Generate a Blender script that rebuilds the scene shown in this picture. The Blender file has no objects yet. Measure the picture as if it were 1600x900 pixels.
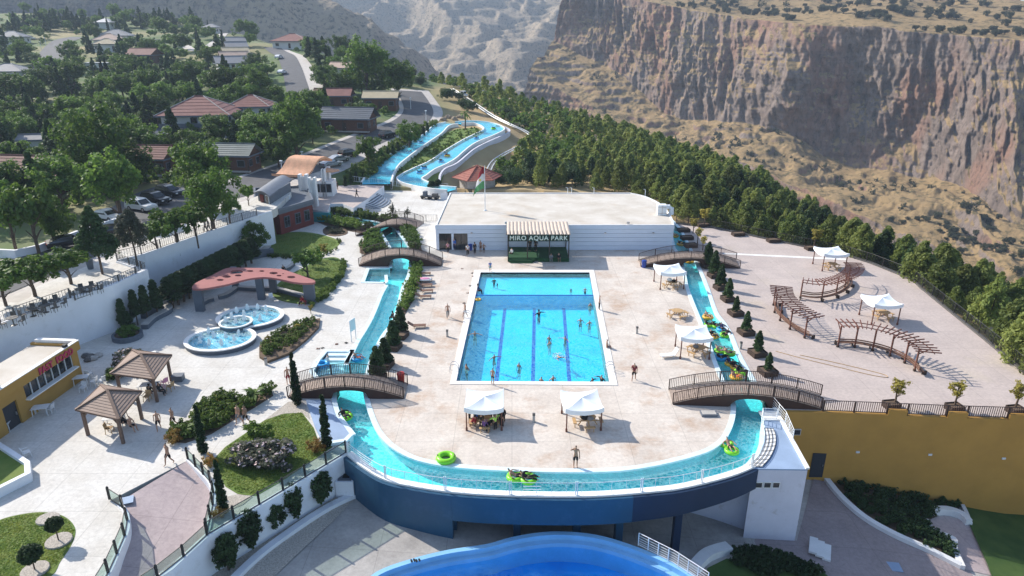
import bpy, bmesh, math, random
import numpy as np
from mathutils import Vector, Matrix, Euler
from mathutils.geometry import tessellate_polygon
random.seed(7); RNG = np.random.default_rng(11)
S = bpy.context.scene
COL = S.collection
R = math.radians
CAMZ, FOC, PITCH = 29.0, 1067.0, R(20.74)
cam = bpy.data.cameras.new('camera'); co = bpy.data.objects.new('camera', cam); COL.objects.link(co)
co.location = (0, 0, CAMZ); co.rotation_euler = (R(90) - PITCH, 0, 0)
cam.sensor_width = 36; cam.lens = FOC / 1600 * 36; cam.clip_start = 0.5; cam.clip_end = 8000
S.camera = co
SUN_EL = R(34)
SUN_DIR = Vector((-0.84 * math.cos(SUN_EL), 0.54 * math.cos(SUN_EL), math.sin(SUN_EL))).normalized()
W = bpy.data.worlds.new('World'); S.world = W; W.use_nodes = True
nt = W.node_tree; nt.nodes.clear()
sky = nt.nodes.new('ShaderNodeTexSky'); sky.sky_type = 'NISHITA'; sky.sun_disc = False
sky.sun_elevation = SUN_EL; sky.sun_rotation = math.atan2(SUN_DIR.x, SUN_DIR.y); sky.altitude = 600
sky.dust_density = 1.5
bg = nt.nodes.new('ShaderNodeBackground'); bg.inputs[1].default_value = 0.15
wo = nt.nodes.new('ShaderNodeOutputWorld')
nt.links.new(sky.outputs[0], bg.inputs[0]); nt.links.new(bg.outputs[0], wo.inputs[0])
sl = bpy.data.lights.new('sun', 'SUN'); sl.energy = 4.9; sl.angle = R(0.53); sl.color = (1, 0.93, 0.83)
so = bpy.data.objects.new('sun', sl); COL.objects.link(so)
so.rotation_euler = SUN_DIR.to_track_quat('Z', 'Y').to_euler(); so.location = (-60, 60, 90)
S.view_settings.view_transform = 'Standard'; S.view_settings.look = 'None'
S.view_settings.exposure = 0.6; S.view_settings.gamma = 1.0
S.render.engine = 'CYCLES'
S.cycles.max_bounces = 5; S.cycles.transparent_max_bounces = 12; S.cycles.volume_bounces = 0
S.cycles.diffuse_bounces = 3; S.cycles.glossy_bounces = 2; S.cycles.transmission_bounces = 3
S.cycles.caustics_reflective = False; S.cycles.caustics_refractive = False
S.cycles.use_denoising = True
CP, SP = math.cos(PITCH), math.sin(PITCH)
def ray(x, y):
    u = x - 800; v = y - 450
    return np.array((u, FOC * CP - v * SP, -(v * CP + FOC * SP)))
def P(x, y, z=0.0):
    d = ray(x, y); t = (z - CAMZ) / d[2]
    return Vector((d[0] * t, d[1] * t, z))
def proj(X, Y, Z):
    d = Y * CP + (CAMZ - Z) * SP
    return 800 + FOC * X / d, 450 + ((CAMZ - Z) * CP - Y * SP) * FOC / d
def atY(x, y, Y):
    d = ray(x, y); t = Y / d[1]
    return Vector((d[0] * t, Y, CAMZ + d[2] * t))
def march(x, y, f, t0=30, t1=900):
    d = ray(x, y); d = d / np.linalg.norm(d)
    t = np.linspace(t0, t1, 1800); X = d[0] * t; Y = d[1] * t; Z = CAMZ + d[2] * t
    g = f(X, Y); k = np.argmax(Z < g)
    if not (Z < g).any(): k = len(t) - 1
    return Vector((X[k], Y[k], float(g[k])))
def hgt(b, ytop):
    lo, hi = 0, 60
    for _ in range(40):
        m = (lo + hi) / 2
        if proj(b[0], b[1], b[2] + m)[1] > ytop: lo = m
        else: hi = m
    return m
def catm(pts, n=6, closed=False):
    pts = [Vector(p) for p in pts]; out = []; N = len(pts)
    rng = range(N if closed else N - 1)
    for i in rng:
        a = pts[(i - 1) % N] if closed or i > 0 else pts[0]; b = pts[i]; c = pts[(i + 1) % N]
        d = pts[(i + 2) % N] if closed or i + 2 < N else pts[-1]
        for k in range(n):
            t = k / n
            out.append(.5 * ((2 * b) + (c - a) * t + (2 * a - 5 * b + 4 * c - d) * t * t + (3 * b - a - 3 * c + d) * t ** 3))
    if not closed: out.append(pts[-1])
    return out
def vn(x, y, z=0.0, seed=0):
    x, y, z = np.broadcast_arrays(np.asarray(x, float), np.asarray(y, float), np.asarray(z, float))
    xi, yi, zi = np.floor(x).astype(np.int64), np.floor(y).astype(np.int64), np.floor(z).astype(np.int64)
    fx, fy, fz = x - xi, y - yi, z - zi
    s = lambda t: t * t * (3 - 2 * t)
    fx, fy, fz = s(fx), s(fy), s(fz)
    def h(a, b, c):
        n = (a * 374761393 + b * 668265263 + c * 2147483647 + seed * 974711) & 0x7fffffff
        n = ((n ^ (n >> 13)) * 1274126177) & 0x7fffffff
        return ((n ^ (n >> 16)) & 0xffff) / 65535.0
    r = 0
    for a in (0, 1):
        for b in (0, 1):
            for c in (0, 1):
                r = r + h(xi + a, yi + b, zi + c) * (fx if a else 1 - fx) * (fy if b else 1 - fy) * (fz if c else 1 - fz)
    return r * 2 - 1
def fbm(x, y, z=0.0, o=4, seed=0):
    r = 0; a = 1; f = 1
    for k in range(o):
        r = r + a * vn(x * f, y * f, z * f, seed + k * 7); a *= .5; f *= 2.03
    return r
def tag(o, label=None, cat=None, group=None, kind=None):
    if label: o['label'] = label
    if cat: o['category'] = cat
    if group: o['group'] = group
    if kind: o['kind'] = kind
    return o
def thing(name, label, cat, loc=(0, 0, 0), rz=0.0, group=None):
    o = bpy.data.objects.new(name, None); COL.objects.link(o); o.location = loc; o.rotation_euler = (0, 0, rz)
    o.empty_display_size = .3
    return tag(o, label, cat, group)
def link(name, me, parent=None, loc=None, rot=None, scale=None):
    o = bpy.data.objects.new(name, me); COL.objects.link(o)
    if parent: o.parent = parent
    if loc is not None: o.location = loc
    if rot is not None: o.rotation_euler = rot
    if scale is not None: o.scale = scale if hasattr(scale, '__len__') else (scale,) * 3
    return o
def copy_tree(o, parent=None, label=None, mats=None):
    c = o.copy(); COL.objects.link(c); c.parent = parent
    if label: c['label'] = label
    for ch in o.children: copy_tree(ch, c)
    return c
class MB:
    def __init__(s): s.v = []; s.f = []; s.m = []; s.M = Matrix.Identity(4)
    def add(s, vs, fs, mi=0):
        b = len(s.v)
        for p in vs: s.v.append(tuple(s.M @ Vector(p)))
        for f in fs: s.f.append(tuple(b + i for i in f)); s.m.append(mi)
    def box(s, c, size, rz=0, mi=0):
        x, y, z = (t / 2 for t in size); ca, sa = math.cos(rz), math.sin(rz)
        vs = [(c[0] + a * ca - b * sa, c[1] + a * sa + b * ca, c[2] + e) for a, b, e in
              [(-x, -y, -z), (x, -y, -z), (x, y, -z), (-x, y, -z), (-x, -y, z), (x, -y, z), (x, y, z), (-x, y, z)]]
        s.add(vs, [(0, 3, 2, 1), (4, 5, 6, 7), (0, 1, 5, 4), (1, 2, 6, 5), (2, 3, 7, 6), (3, 0, 4, 7)], mi)
    def bar(s, a, b, w, h=None, mi=0):
        a = Vector(a); b = Vector(b); h = h or w; d = b - a
        if d.length < 1e-6: return
        up = Vector((0, 0, 1)) if abs(d.normalized().z) < .95 else Vector((0, 1, 0))
        x = d.cross(up).normalized() * w / 2; y = x.cross(d).normalized() * h / 2
        s.add([a - x - y, a + x - y, a + x + y, a - x + y, b - x - y, b + x - y, b + x + y, b - x + y],
              [(0, 1, 2, 3), (7, 6, 5, 4), (4, 5, 1, 0), (5, 6, 2, 1), (6, 7, 3, 2), (7, 4, 0, 3)], mi)
    def prism(s, poly, z0, z1, holes=(), mi=0, sides=True, bottom=True, mside=None):
        poly = [Vector((p[0], p[1])) for p in poly]
        loops = [poly] + [[Vector((p[0], p[1])) for p in h] for h in holes]
        tris = tessellate_polygon([[p.to_3d() for p in l] for l in loops]); flat = [p for l in loops for p in l]
        def area(t): a, b, c = (flat[i] for i in t); return (b - a).cross(c - a)
        zt = (lambda p: z1) if not callable(z1) else z1
        top = [t if area(t) > 0 else (t[0], t[2], t[1]) for t in tris]
        s.add([(p.x, p.y, zt(p)) for p in flat], top, mi)
        if bottom: s.add([(p.x, p.y, z0) for p in flat], [(t[0], t[2], t[1]) for t in top], mi)
        if sides:
            for k, l in enumerate(loops):
                a = sum(l[i].cross(l[(i + 1) % len(l)]) for i in range(len(l)))
                if (a < 0) != (k > 0): l = l[::-1]
                n = len(l)
                vs = [(p.x, p.y, z0) for p in l] + [(p.x, p.y, zt(p)) for p in l]
                s.add(vs, [(i, (i + 1) % n, n + (i + 1) % n, n + i) for i in range(n)], mi if mside is None else mside)
    def tube(s, pts, r, n=6, mi=0, cap=True):
        pts = [Vector(p) for p in pts]; rs = r if hasattr(r, '__len__') else [r] * len(pts); vs = []; fs = []
        for i, p in enumerate(pts):
            d = (pts[min(i + 1, len(pts) - 1)] - pts[max(i - 1, 0)]).normalized()
            up = Vector((0, 0, 1)) if abs(d.z) < .9 else Vector((0, 1, 0))
            x = d.cross(up).normalized(); y = x.cross(d)
            for k in range(n):
                a = 2 * math.pi * k / n; vs.append(p + (x * math.cos(a) + y * math.sin(a)) * rs[i])
        for i in range(len(pts) - 1):
            for k in range(n):
                fs.append((i * n + k, i * n + (k + 1) % n, (i + 1) * n + (k + 1) % n, (i + 1) * n + k))
        if cap: fs += [tuple(range(n)), tuple((len(pts) - 1) * n + k for k in reversed(range(n)))]
        s.add(vs, fs, mi)
    def lathe(s, prof, c=(0, 0, 0), n=16, mi=0, sx=1, sy=1):
        vs = []; fs = []
        for r, z in prof:
            for k in range(n):
                a = 2 * math.pi * k / n; vs.append((c[0] + r * sx * math.cos(a), c[1] + r * sy * math.sin(a), c[2] + z))
        for i in range(len(prof) - 1):
            for k in range(n): fs.append((i * n + k, i * n + (k + 1) % n, (i + 1) * n + (k + 1) % n, (i + 1) * n + k))
        if prof[0][0] > 1e-4: fs.append(tuple(reversed(range(n))))
        if prof[-1][0] > 1e-4: fs.append(tuple((len(prof) - 1) * n + k for k in range(n)))
        s.add(vs, fs, mi)
    def strip(s, L, Rr, mi=0):
        n = len(L); s.add(list(L) + list(Rr), [(i, n + i, n + i + 1, i + 1) for i in range(n - 1)], mi)
    def wall(s, pts, z0, z1, t, mi=0, closed=False):
        """solid wall of thickness t centred on a path; z0/z1 numbers or functions of point"""
        pts = [Vector((p[0], p[1], 0)) for p in pts]; L, Q = offset(pts, t / 2, closed), offset(pts, -t / 2, closed)
        f0 = z0 if callable(z0) else (lambda p: z0); f1 = z1 if callable(z1) else (lambda p: z1)
        n = len(pts); vs = []
        for i in range(n):
            a, b = f0(pts[i]), f1(pts[i])
            vs += [(L[i].x, L[i].y, a), (Q[i].x, Q[i].y, a), (Q[i].x, Q[i].y, b), (L[i].x, L[i].y, b)]
        fs = []
        for i in range(n if closed else n - 1):
            j = (i + 1) % n
            for k in range(4): fs.append((i * 4 + k, i * 4 + (k + 1) % 4, j * 4 + (k + 1) % 4, j * 4 + k))
        if not closed: fs += [(3, 2, 1, 0), tuple((n - 1) * 4 + k for k in range(4))]
        s.add(vs, fs, mi)
    def mesh(s, name, mats, smooth=False):
        me = bpy.data.meshes.new(name); me.from_pydata(s.v, [], s.f)
        for m in (mats if isinstance(mats, (list, tuple)) else [mats]): me.materials.append(m)
        me.polygons.foreach_set('material_index', s.m)
        if smooth: me.polygons.foreach_set('use_smooth', [True] * len(me.polygons))
        me.validate(); me.update(); return me
    def obj(s, name, mats, parent=None, smooth=False, fix=False, **k):
        me = s.mesh(name, mats, smooth)
        if fix:
            bm = bmesh.new(); bm.from_mesh(me); bmesh.ops.recalc_face_normals(bm, faces=bm.faces); bm.to_mesh(me); bm.free()
        return link(name, me, parent, **k)
def offset(pts, d, closed=False):
    out = []; n = len(pts)
    for i in range(n):
        a = pts[(i - 1) % n] if closed or i > 0 else pts[0]; c = pts[(i + 1) % n] if closed or i < n - 1 else pts[-1]
        b = pts[i]
        t1 = (b - a); t2 = (c - b); t1.z = t2.z = 0
        t1 = t1.normalized() if t1.length > 1e-6 else t2.normalized(); t2 = t2.normalized() if t2.length > 1e-6 else t1
        n1 = Vector((-t1.y, t1.x, 0)); n2 = Vector((-t2.y, t2.x, 0)); m = (n1 + n2)
        m = m.normalized() if m.length > 1e-3 else n1
        out.append(b + m * d / max(.5, m.dot(n1)))
    return out
def structure(name, mb, m, smooth=False, **k): return tag(mb.obj(name, m, None, smooth, **k), kind='structure')
def along(pts, step):
    """points every step along a path, with direction"""
    out = []; acc = 0
    for a, b in zip(pts[:-1], pts[1:]):
        a = Vector(a); b = Vector(b); L = (b - a).length
        while acc <= L:
            out.append((a.lerp(b, acc / L), (b - a).normalized())); acc += step
        acc -= L
    return out
def plen(pts): return sum((Vector(b) - Vector(a)).length for a, b in zip(pts[:-1], pts[1:]))
MATS = {}
def mat(name, col, rough=.7, var=0.0, scale=1.0, col2=None, bump=0.0, bscale=20, metal=0, spec=.4, var2=None, stain=None, objrand=0.0, emit=None):
    m = bpy.data.materials.new(name); m.use_nodes = True; n = m.node_tree; b = n.nodes['Principled BSDF']; L = n.links.new
    b.inputs['Roughness'].default_value = rough; b.inputs['Metallic'].default_value = metal
    b.inputs['Specular IOR Level'].default_value = spec
    b.inputs['Base Color'].default_value = (*col, 1)
    tc = n.nodes.new('ShaderNodeNewGeometry')
    out = None
    def noise(sc, det=5, rg=.6, vec=None):
        t = n.nodes.new('ShaderNodeTexNoise'); t.inputs['Scale'].default_value = sc; t.inputs['Detail'].default_value = det
        t.inputs['Roughness'].default_value = rg; L(vec or tc.outputs['Position'], t.inputs['Vector']); return t.outputs['Fac']
    def ramp(f, a, c, lo=.35, hi=.65):
        r = n.nodes.new('ShaderNodeValToRGB'); e = r.color_ramp.elements; e[0].position = lo; e[1].position = hi
        e[0].color = (*a, 1); e[1].color = (*c, 1); L(f, r.inputs[0]); return r.outputs[0]
    if var or col2:
        c2 = col2 or tuple(min(1, c * (1 + var)) for c in col); c1 = col if col2 else tuple(c * (1 - var) for c in col)
        out = ramp(noise(scale), c1, c2)
    if stain:
        sc, scol, lo, hi, amt = stain
        f = noise(sc, 6, .7); mr = n.nodes.new('ShaderNodeMapRange'); L(f, mr.inputs[0])
        mr.inputs[1].default_value = lo; mr.inputs[2].default_value = hi; mr.inputs[4].default_value = amt
        mx = n.nodes.new('ShaderNodeMix'); mx.data_type = 'RGBA'; L(mr.outputs[0], mx.inputs[0])
        if out: L(out, mx.inputs[6])
        else: mx.inputs[6].default_value = (*col, 1)
        mx.inputs[7].default_value = (*scol, 1); out = mx.outputs[2]
    if objrand:
        oi = n.nodes.new('ShaderNodeObjectInfo'); hs = n.nodes.new('ShaderNodeHueSaturation')
        mr = n.nodes.new('ShaderNodeMapRange'); L(oi.outputs['Random'], mr.inputs[0]); mr.inputs[3].default_value = 1 - objrand; mr.inputs[4].default_value = 1 + objrand
        L(mr.outputs[0], hs.inputs['Value'])
        if out: L(out, hs.inputs['Color'])
        else: hs.inputs['Color'].default_value = (*col, 1)
        out = hs.outputs[0]
    if out: L(out, b.inputs['Base Color'])
    if bump:
        bp = n.nodes.new('ShaderNodeBump'); bp.inputs['Strength'].default_value = bump; bp.inputs['Distance'].default_value = .05
        L(noise(bscale, 4), bp.inputs['Height']); L(bp.outputs[0], b.inputs['Normal'])
    MATS[name] = m; return m
def leafmat(name, c1, c2, scale=.6, trans=.3, rnd=.25):
    m = mat(name, c1, .6, col2=c2, scale=scale, objrand=rnd, spec=.25); n = m.node_tree; b = n.nodes['Principled BSDF']
    tr = n.nodes.new('ShaderNodeBsdfTranslucent'); mx = n.nodes.new('ShaderNodeMixShader'); mx.inputs[0].default_value = trans
    src = b.inputs['Base Color'].links[0].from_socket
    hs = n.nodes.new('ShaderNodeHueSaturation'); hs.inputs['Value'].default_value = 1.5; hs.inputs['Hue'].default_value = .485; n.links.new(src, hs.inputs['Color'])
    n.links.new(hs.outputs[0], tr.inputs[0]); n.links.new(b.outputs[0], mx.inputs[1]); n.links.new(tr.outputs[0], mx.inputs[2])
    n.links.new(mx.outputs[0], n.nodes['Material Output'].inputs[0]); return m
def watermat(name, tint, wscale, bump, caustic_mix=.15, white=.0, dif=(.6, .9, .95)):
    m = bpy.data.materials.new(name); m.use_nodes = True; n = m.node_tree; n.nodes.clear(); L = n.links.new
    o = n.nodes.new('ShaderNodeOutputMaterial'); g = n.nodes.new('ShaderNodeNewGeometry')
    t1 = n.nodes.new('ShaderNodeTexNoise'); t1.inputs['Scale'].default_value = wscale; t1.inputs['Detail'].default_value = 3; t1.inputs['Distortion'].default_value = .8
    L(g.outputs['Position'], t1.inputs['Vector'])
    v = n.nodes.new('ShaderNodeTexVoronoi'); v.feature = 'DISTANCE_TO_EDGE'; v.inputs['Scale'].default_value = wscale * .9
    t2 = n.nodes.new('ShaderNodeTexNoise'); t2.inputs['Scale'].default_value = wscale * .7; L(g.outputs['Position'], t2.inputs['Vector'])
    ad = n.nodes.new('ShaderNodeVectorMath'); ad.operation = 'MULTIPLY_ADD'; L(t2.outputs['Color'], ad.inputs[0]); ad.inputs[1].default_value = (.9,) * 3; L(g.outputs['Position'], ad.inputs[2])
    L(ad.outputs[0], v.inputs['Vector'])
    bp = n.nodes.new('ShaderNodeBump'); bp.inputs['Strength'].default_value = bump; bp.inputs['Distance'].default_value = .12; L(t1.outputs[0], bp.inputs['Height'])
    gl = n.nodes.new('ShaderNodeBsdfGlossy'); gl.inputs['Roughness'].default_value = .08; L(bp.outputs[0], gl.inputs['Normal'])
    tr = n.nodes.new('ShaderNodeBsdfTransparent')
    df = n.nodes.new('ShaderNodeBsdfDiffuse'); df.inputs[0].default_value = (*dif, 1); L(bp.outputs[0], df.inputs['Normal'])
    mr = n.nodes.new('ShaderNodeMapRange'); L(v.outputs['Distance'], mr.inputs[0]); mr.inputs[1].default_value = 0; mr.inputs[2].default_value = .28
    mr.inputs[3].default_value = caustic_mix; mr.inputs[4].default_value = .0  # pale cell edges: caustic light net painted into the water colour
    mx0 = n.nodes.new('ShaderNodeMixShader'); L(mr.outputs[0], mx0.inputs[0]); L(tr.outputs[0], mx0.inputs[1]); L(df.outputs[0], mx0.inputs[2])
    tr.inputs[0].default_value = (*tint, 1)
    last = mx0
    if white:
        t3 = n.nodes.new('ShaderNodeTexNoise'); t3.inputs['Scale'].default_value = .45; t3.inputs['Detail'].default_value = 8; t3.inputs['Roughness'].default_value = .7; t3.inputs['Distortion'].default_value = 1.2
        L(g.outputs['Position'], t3.inputs['Vector']); mr2 = n.nodes.new('ShaderNodeMapRange'); L(t3.outputs[0], mr2.inputs[0])
        mr2.inputs[1].default_value = .55; mr2.inputs[2].default_value = .72; mr2.inputs[4].default_value = white
        mx1 = n.nodes.new('ShaderNodeMixShader'); L(mr2.outputs[0], mx1.inputs[0]); L(mx0.outputs[0], mx1.inputs[1]); L(df.outputs[0], mx1.inputs[2]); last = mx1
    fr = n.nodes.new('ShaderNodeLayerWeight'); L(bp.outputs[0], fr.inputs['Normal'])
    pw_ = n.nodes.new('ShaderNodeMath'); pw_.operation = 'POWER'; L(fr.outputs['Facing'], pw_.inputs[0]); pw_.inputs[1].default_value = 5
    ma = n.nodes.new('ShaderNodeMath'); ma.operation = 'MULTIPLY_ADD'; L(pw_.outputs[0], ma.inputs[0]); ma.inputs[1].default_value = .6; ma.inputs[2].default_value = .02
    mx = n.nodes.new('ShaderNodeMixShader'); L(ma.outputs[0], mx.inputs[0]); L(last.outputs[0], mx.inputs[1]); L(gl.outputs[0], mx.inputs[2]); L(mx.outputs[0], o.inputs[0])
    MATS[name] = m; return m
def glassmat(name, tint=(.75, .85, .82), refl=.12):
    m = bpy.data.materials.new(name); m.use_nodes = True; n = m.node_tree; n.nodes.clear(); L = n.links.new
    o = n.nodes.new('ShaderNodeOutputMaterial'); gl = n.nodes.new('ShaderNodeBsdfGlossy'); gl.inputs['Roughness'].default_value = .05
    tr = n.nodes.new('ShaderNodeBsdfTransparent'); tr.inputs[0].default_value = (*tint, 1)
    mx = n.nodes.new('ShaderNodeMixShader'); mx.inputs[0].default_value = refl; L(tr.outputs[0], mx.inputs[1]); L(gl.outputs[0], mx.inputs[2]); L(mx.outputs[0], o.inputs[0]); return m
def pavemat(name, c1, c2, rust=None, seed=0, line=-.06):
    m = mat(name, c1, .8, col2=c2, scale=.35, bump=.0, stain=rust, spec=.25)
    n = m.node_tree; b = n.nodes['Principled BSDF']; L = n.links.new; g = n.nodes.new('ShaderNodeNewGeometry')
    v = n.nodes.new('ShaderNodeTexVoronoi'); v.inputs['Scale'].default_value = 1.6; v.feature = 'DISTANCE_TO_EDGE'; L(g.outputs['Position'], v.inputs['Vector'])
    t = n.nodes.new('ShaderNodeTexNoise'); t.inputs['Scale'].default_value = 3.5; t.inputs['Detail'].default_value = 8; t.inputs['Roughness'].default_value = .75; L(g.outputs['Position'], t.inputs['Vector'])
    mp = n.nodes.new('ShaderNodeMapRange'); L(t.outputs[0], mp.inputs[0]); mp.inputs[1].default_value = .3; mp.inputs[2].default_value = .7; mp.inputs[3].default_value = .80; mp.inputs[4].default_value = 1.1
    v2 = n.nodes.new('ShaderNodeMapRange'); L(v.outputs['Distance'], v2.inputs[0]); v2.inputs[2].default_value = .06; v2.inputs[3].default_value = .9 - line; v2.inputs[4].default_value = 1
    mu = n.nodes.new('ShaderNodeMath'); mu.operation = 'MULTIPLY'; L(mp.outputs[0], mu.inputs[0]); L(v2.outputs[0], mu.inputs[1])
    br = n.nodes.new('ShaderNodeTexBrick'); L(g.outputs['Position'], br.inputs[0]); br.inputs['Scale'].default_value = .25; br.offset = 0; br.inputs['Mortar Size'].default_value = .006; br.inputs['Brick Width'].default_value = 1.1; br.inputs['Row Height'].default_value = 1.0; br.inputs['Mortar Smooth'].default_value = .3
    for k_, c_ in (('Color1', 1), ('Color2', .955), ('Mortar', .74)): br.inputs[k_].default_value = (c_, c_, c_, 1)
    m2 = n.nodes.new('ShaderNodeMath'); m2.operation = 'MULTIPLY'; L(br.outputs[0], m2.inputs[0]); L(mu.outputs[0], m2.inputs[1]); mu = m2
    hs = n.nodes.new('ShaderNodeHueSaturation'); L(b.inputs['Base Color'].links[0].from_socket, hs.inputs['Color']); L(mu.outputs[0], hs.inputs['Value'])
    L(hs.outputs[0], b.inputs['Base Color'])
    bp = n.nodes.new('ShaderNodeBump'); bp.inputs['Strength'].default_value = .35; bp.inputs['Distance'].default_value = .03; L(mu.outputs[0], bp.inputs['Height']); L(bp.outputs[0], b.inputs['Normal'])
    return m
M = MATS
pavemat('pool_paving', (.58, .51, .445), (.70, .635, .565), rust=(.2, (.44, .27, .16), .52, .70, .75))
pavemat('plaza_paving', (.59, .56, .51), (.70, .68, .64), line=-.03)
pavemat('terrace_paving', (.47, .40, .37), (.54, .46, .42), rust=(.1, (.55, .47, .35), .55, .7, .5))
pavemat('ramp_paving', (.44, .36, .36), (.52, .43, .42), line=-.02)
pavemat('low_paving', (.36, .34, .32), (.50, .47, .44))
pavemat('garden_path', (.30, .25, .25), (.36, .30, .30), line=0)
mat('concrete', (.42, .40, .37), .85, .12, 1.5, bump=.2)
mat('concrete_white', (.72, .72, .72), .75, .05, .8, bump=.05, stain=(.7, (.4, .38, .34), .6, .8, .4))
mat('wall_white', (.74, .76, .80), .7, .04, .5, stain=(.9, (.42, .40, .36), .56, .78, .4))
mat('building_white', (.70, .75, .84), .6, .03, .4)
mat('stained_white', (.62, .62, .70), .75, .06, .5, stain=(1.2, (.28, .24, .2), .58, .75, .5))
mat('roof_screed', (.50, .45, .38), .85, col2=(.62, .58, .52), scale=.35, stain=(.12, (.50, .36, .22), .58, .7, .5), bump=.1)
mat('coping', (.80, .80, .78), .6, .04, 2)
mat('pool_coping', (.80, .77, .72), .6, .06, 1.5, stain=(.8, (.6, .45, .33), .6, .75, .4))
mat('coping_blue', (.66, .80, .85), .5, .08, 1.2)
mat('slab_blue', (.27, .36, .50), .6, .1, .5, stain=(2, (.22, .3, .42), .6, .72, .6))
mat('pool_floor', (.01, .60, .88), .6, .12, .3)
mat('pool_shallow', (.20, .70, .90), .6, .08, .4)
mat('lane_blue', (.005, .06, .45), .6)
mat('river_floor', (.12, .78, .80), .6, .18, .35)
mat('river_floor_upper', (.08, .52, .70), .6, .1, .35)
mat('wave_floor', (.0, .40, 1.0), .5, .2, .25)
mat('wave_rim', (.24, .50, .76), .5, .08, .6)
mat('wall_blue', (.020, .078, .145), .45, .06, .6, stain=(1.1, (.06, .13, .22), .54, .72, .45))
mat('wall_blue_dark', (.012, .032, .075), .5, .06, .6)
mat('ochre_wall', (.46, .25, .055), .8, .07, .5, stain=(1.8, (.5, .36, .18), .66, .76, .35), bump=.05)
mat('ochre_kiosk', (.40, .23, .055), .7, .05, .8)
mat('asphalt', (.10, .10, .105), .85, .15, .6, bump=.1)
mat('sidewalk', (.50, .46, .42), .85, .1, .8)
mat('curb', (.58, .57, .54), .8)
mat('red_wall', (.15, .028, .024), .7, .1, .8)
mat('slate', (.105, .125, .155), .6, .08, 1)
mat('slate_light', (.13, .15, .185), .6, .08, 1)
mat('terracotta', (.64, .34, .20), .75, .15, 1.2)
mat('canopy_pink', (.34, .125, .115), .7, .06, .8)
mat('roof_tile_red', (.30, .10, .07), .7, .15, 1.5)
mat('dark_metal', (.02, .02, .022), .5)
mat('rail_brown', (.055, .032, .026), .5)
mat('rail_grey', (.10, .095, .09), .5)
mat('white_metal', (.75, .78, .80), .4)
mat('steel', (.5, .5, .52), .3, metal=.8)
mat('wood_brown', (.16, .085, .055), .7, .2, 3, bump=.2)
mat('wood_red', (.14, .055, .038), .6, .15, 3)
mat('wood_dark', (.05, .032, .024), .7, .2, 2)
mat('wood_light', (.45, .29, .14), .7, .15, 3)
mat('gazebo_roof', (.27, .195, .155), .75, .12, 1.5)
mat('gazebo_wood', (.15, .095, .07), .7, .15, 2)
mat('bridge_wood', (.30, .235, .195), .8, .15, 2)
mat('bridge_side', (.06, .028, .02), .7, .15, 2)
mat('tent_cloth', (.76, .80, .84), .6, .02, 1)
mat('shade_cloth', (.56, .47, .39), .8, .08, 2)
mat('green_turf', (.012, .065, .022), .9, .2, 6)
mat('sign_green', (.012, .035, .022), .7)
mat('letter_white', (.75, .72, .62), .5)
mat('letter_pink', (.42, .03, .09), .5)
mat('dark_glass', (.02, .025, .03), .12, spec=.8)
mat('door_dark', (.03, .035, .045), .5)
mat('black', (.01, .01, .01), .6)
mat('plastic_white', (.72, .73, .74), .45)
mat('plastic_blue', (.02, .06, .30), .45)
mat('plastic_red', (.5, .04, .03), .45)
mat('tube_green', (.22, .62, .03), .35)
mat('tube_yellow', (.72, .42, .04), .35)
mat('tube_blue', (.03, .35, .70), .35)
mat('tube_pink', (.75, .3, .45), .35)
mat('skin', (.42, .24, .16), .6, objrand=.25)
mat('hair', (.015, .011, .009), .6)
for nm, c in dict(black=(.012, .012, .014), navy=(.02, .03, .1), red=(.28, .02, .03), maroon=(.16, .02, .03), blue=(.05, .15, .5), white=(.7, .7, .7),
                  grey=(.18, .18, .19), green=(.1, .3, .12), purple=(.25, .12, .3), orange=(.65, .15, .05), pink=(.65, .3, .38), lime=(.4, .7, .1),
                  yellow=(.7, .5, .1), teal=(.03, .25, .28), brown=(.15, .08, .05)).items(): mat('cloth_' + nm, c, .85)
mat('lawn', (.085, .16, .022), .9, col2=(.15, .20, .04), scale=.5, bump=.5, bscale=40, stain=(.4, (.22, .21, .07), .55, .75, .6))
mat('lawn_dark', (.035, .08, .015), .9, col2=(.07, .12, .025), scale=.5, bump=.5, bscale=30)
mat('soil', (.13, .09, .06), .95, .2, 2, bump=.3)
mat('gravel', (.42, .38, .33), .95, .3, 12, bump=.6)
mat('bark', (.10, .07, .05), .9, .3, 4, bump=.5)
mat('rail_steel', (.35, .34, .33), .5)
mat('rock', (.28, .22, .16), .95, .25, 1.5, bump=.6, bscale=5)
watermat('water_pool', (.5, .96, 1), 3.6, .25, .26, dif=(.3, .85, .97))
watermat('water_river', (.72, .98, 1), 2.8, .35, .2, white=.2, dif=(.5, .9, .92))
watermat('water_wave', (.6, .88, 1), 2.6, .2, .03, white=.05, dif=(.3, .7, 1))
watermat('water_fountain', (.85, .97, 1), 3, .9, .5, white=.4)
M['glass_panel'] = glassmat('glass_panel')
mat('foam', (.85, .9, .92), .5)
leafmat('leaf_broad', (.045, .10, .016), (.10, .175, .03), trans=.4, rnd=.4)
leafmat('leaf_light', (.05, .12, .018), (.12, .20, .03))
leafmat('leaf_dark', (.024, .055, .018), (.05, .09, .03), rnd=.3)
leafmat('leaf_pine', (.10, .145, .034), (.19, .225, .06), scale=.12, rnd=.35, trans=.4)
leafmat('leaf_grey', (.05, .06, .04), (.09, .10, .065))
leafmat('leaf_cypress', (.010, .030, .010), (.025, .058, .016), scale=1.5)
leafmat('leaf_hedge', (.06, .12, .018), (.14, .21, .04), scale=1, trans=.4)
leafmat('leaf_yellow', (.22, .20, .035), (.35, .30, .06), scale=2)
leafmat('leaf_orange', (.28, .14, .03), (.30, .24, .05), scale=2)
leafmat('leaf_scrub', (.045, .052, .026), (.075, .08, .04), scale=.2)
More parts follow.
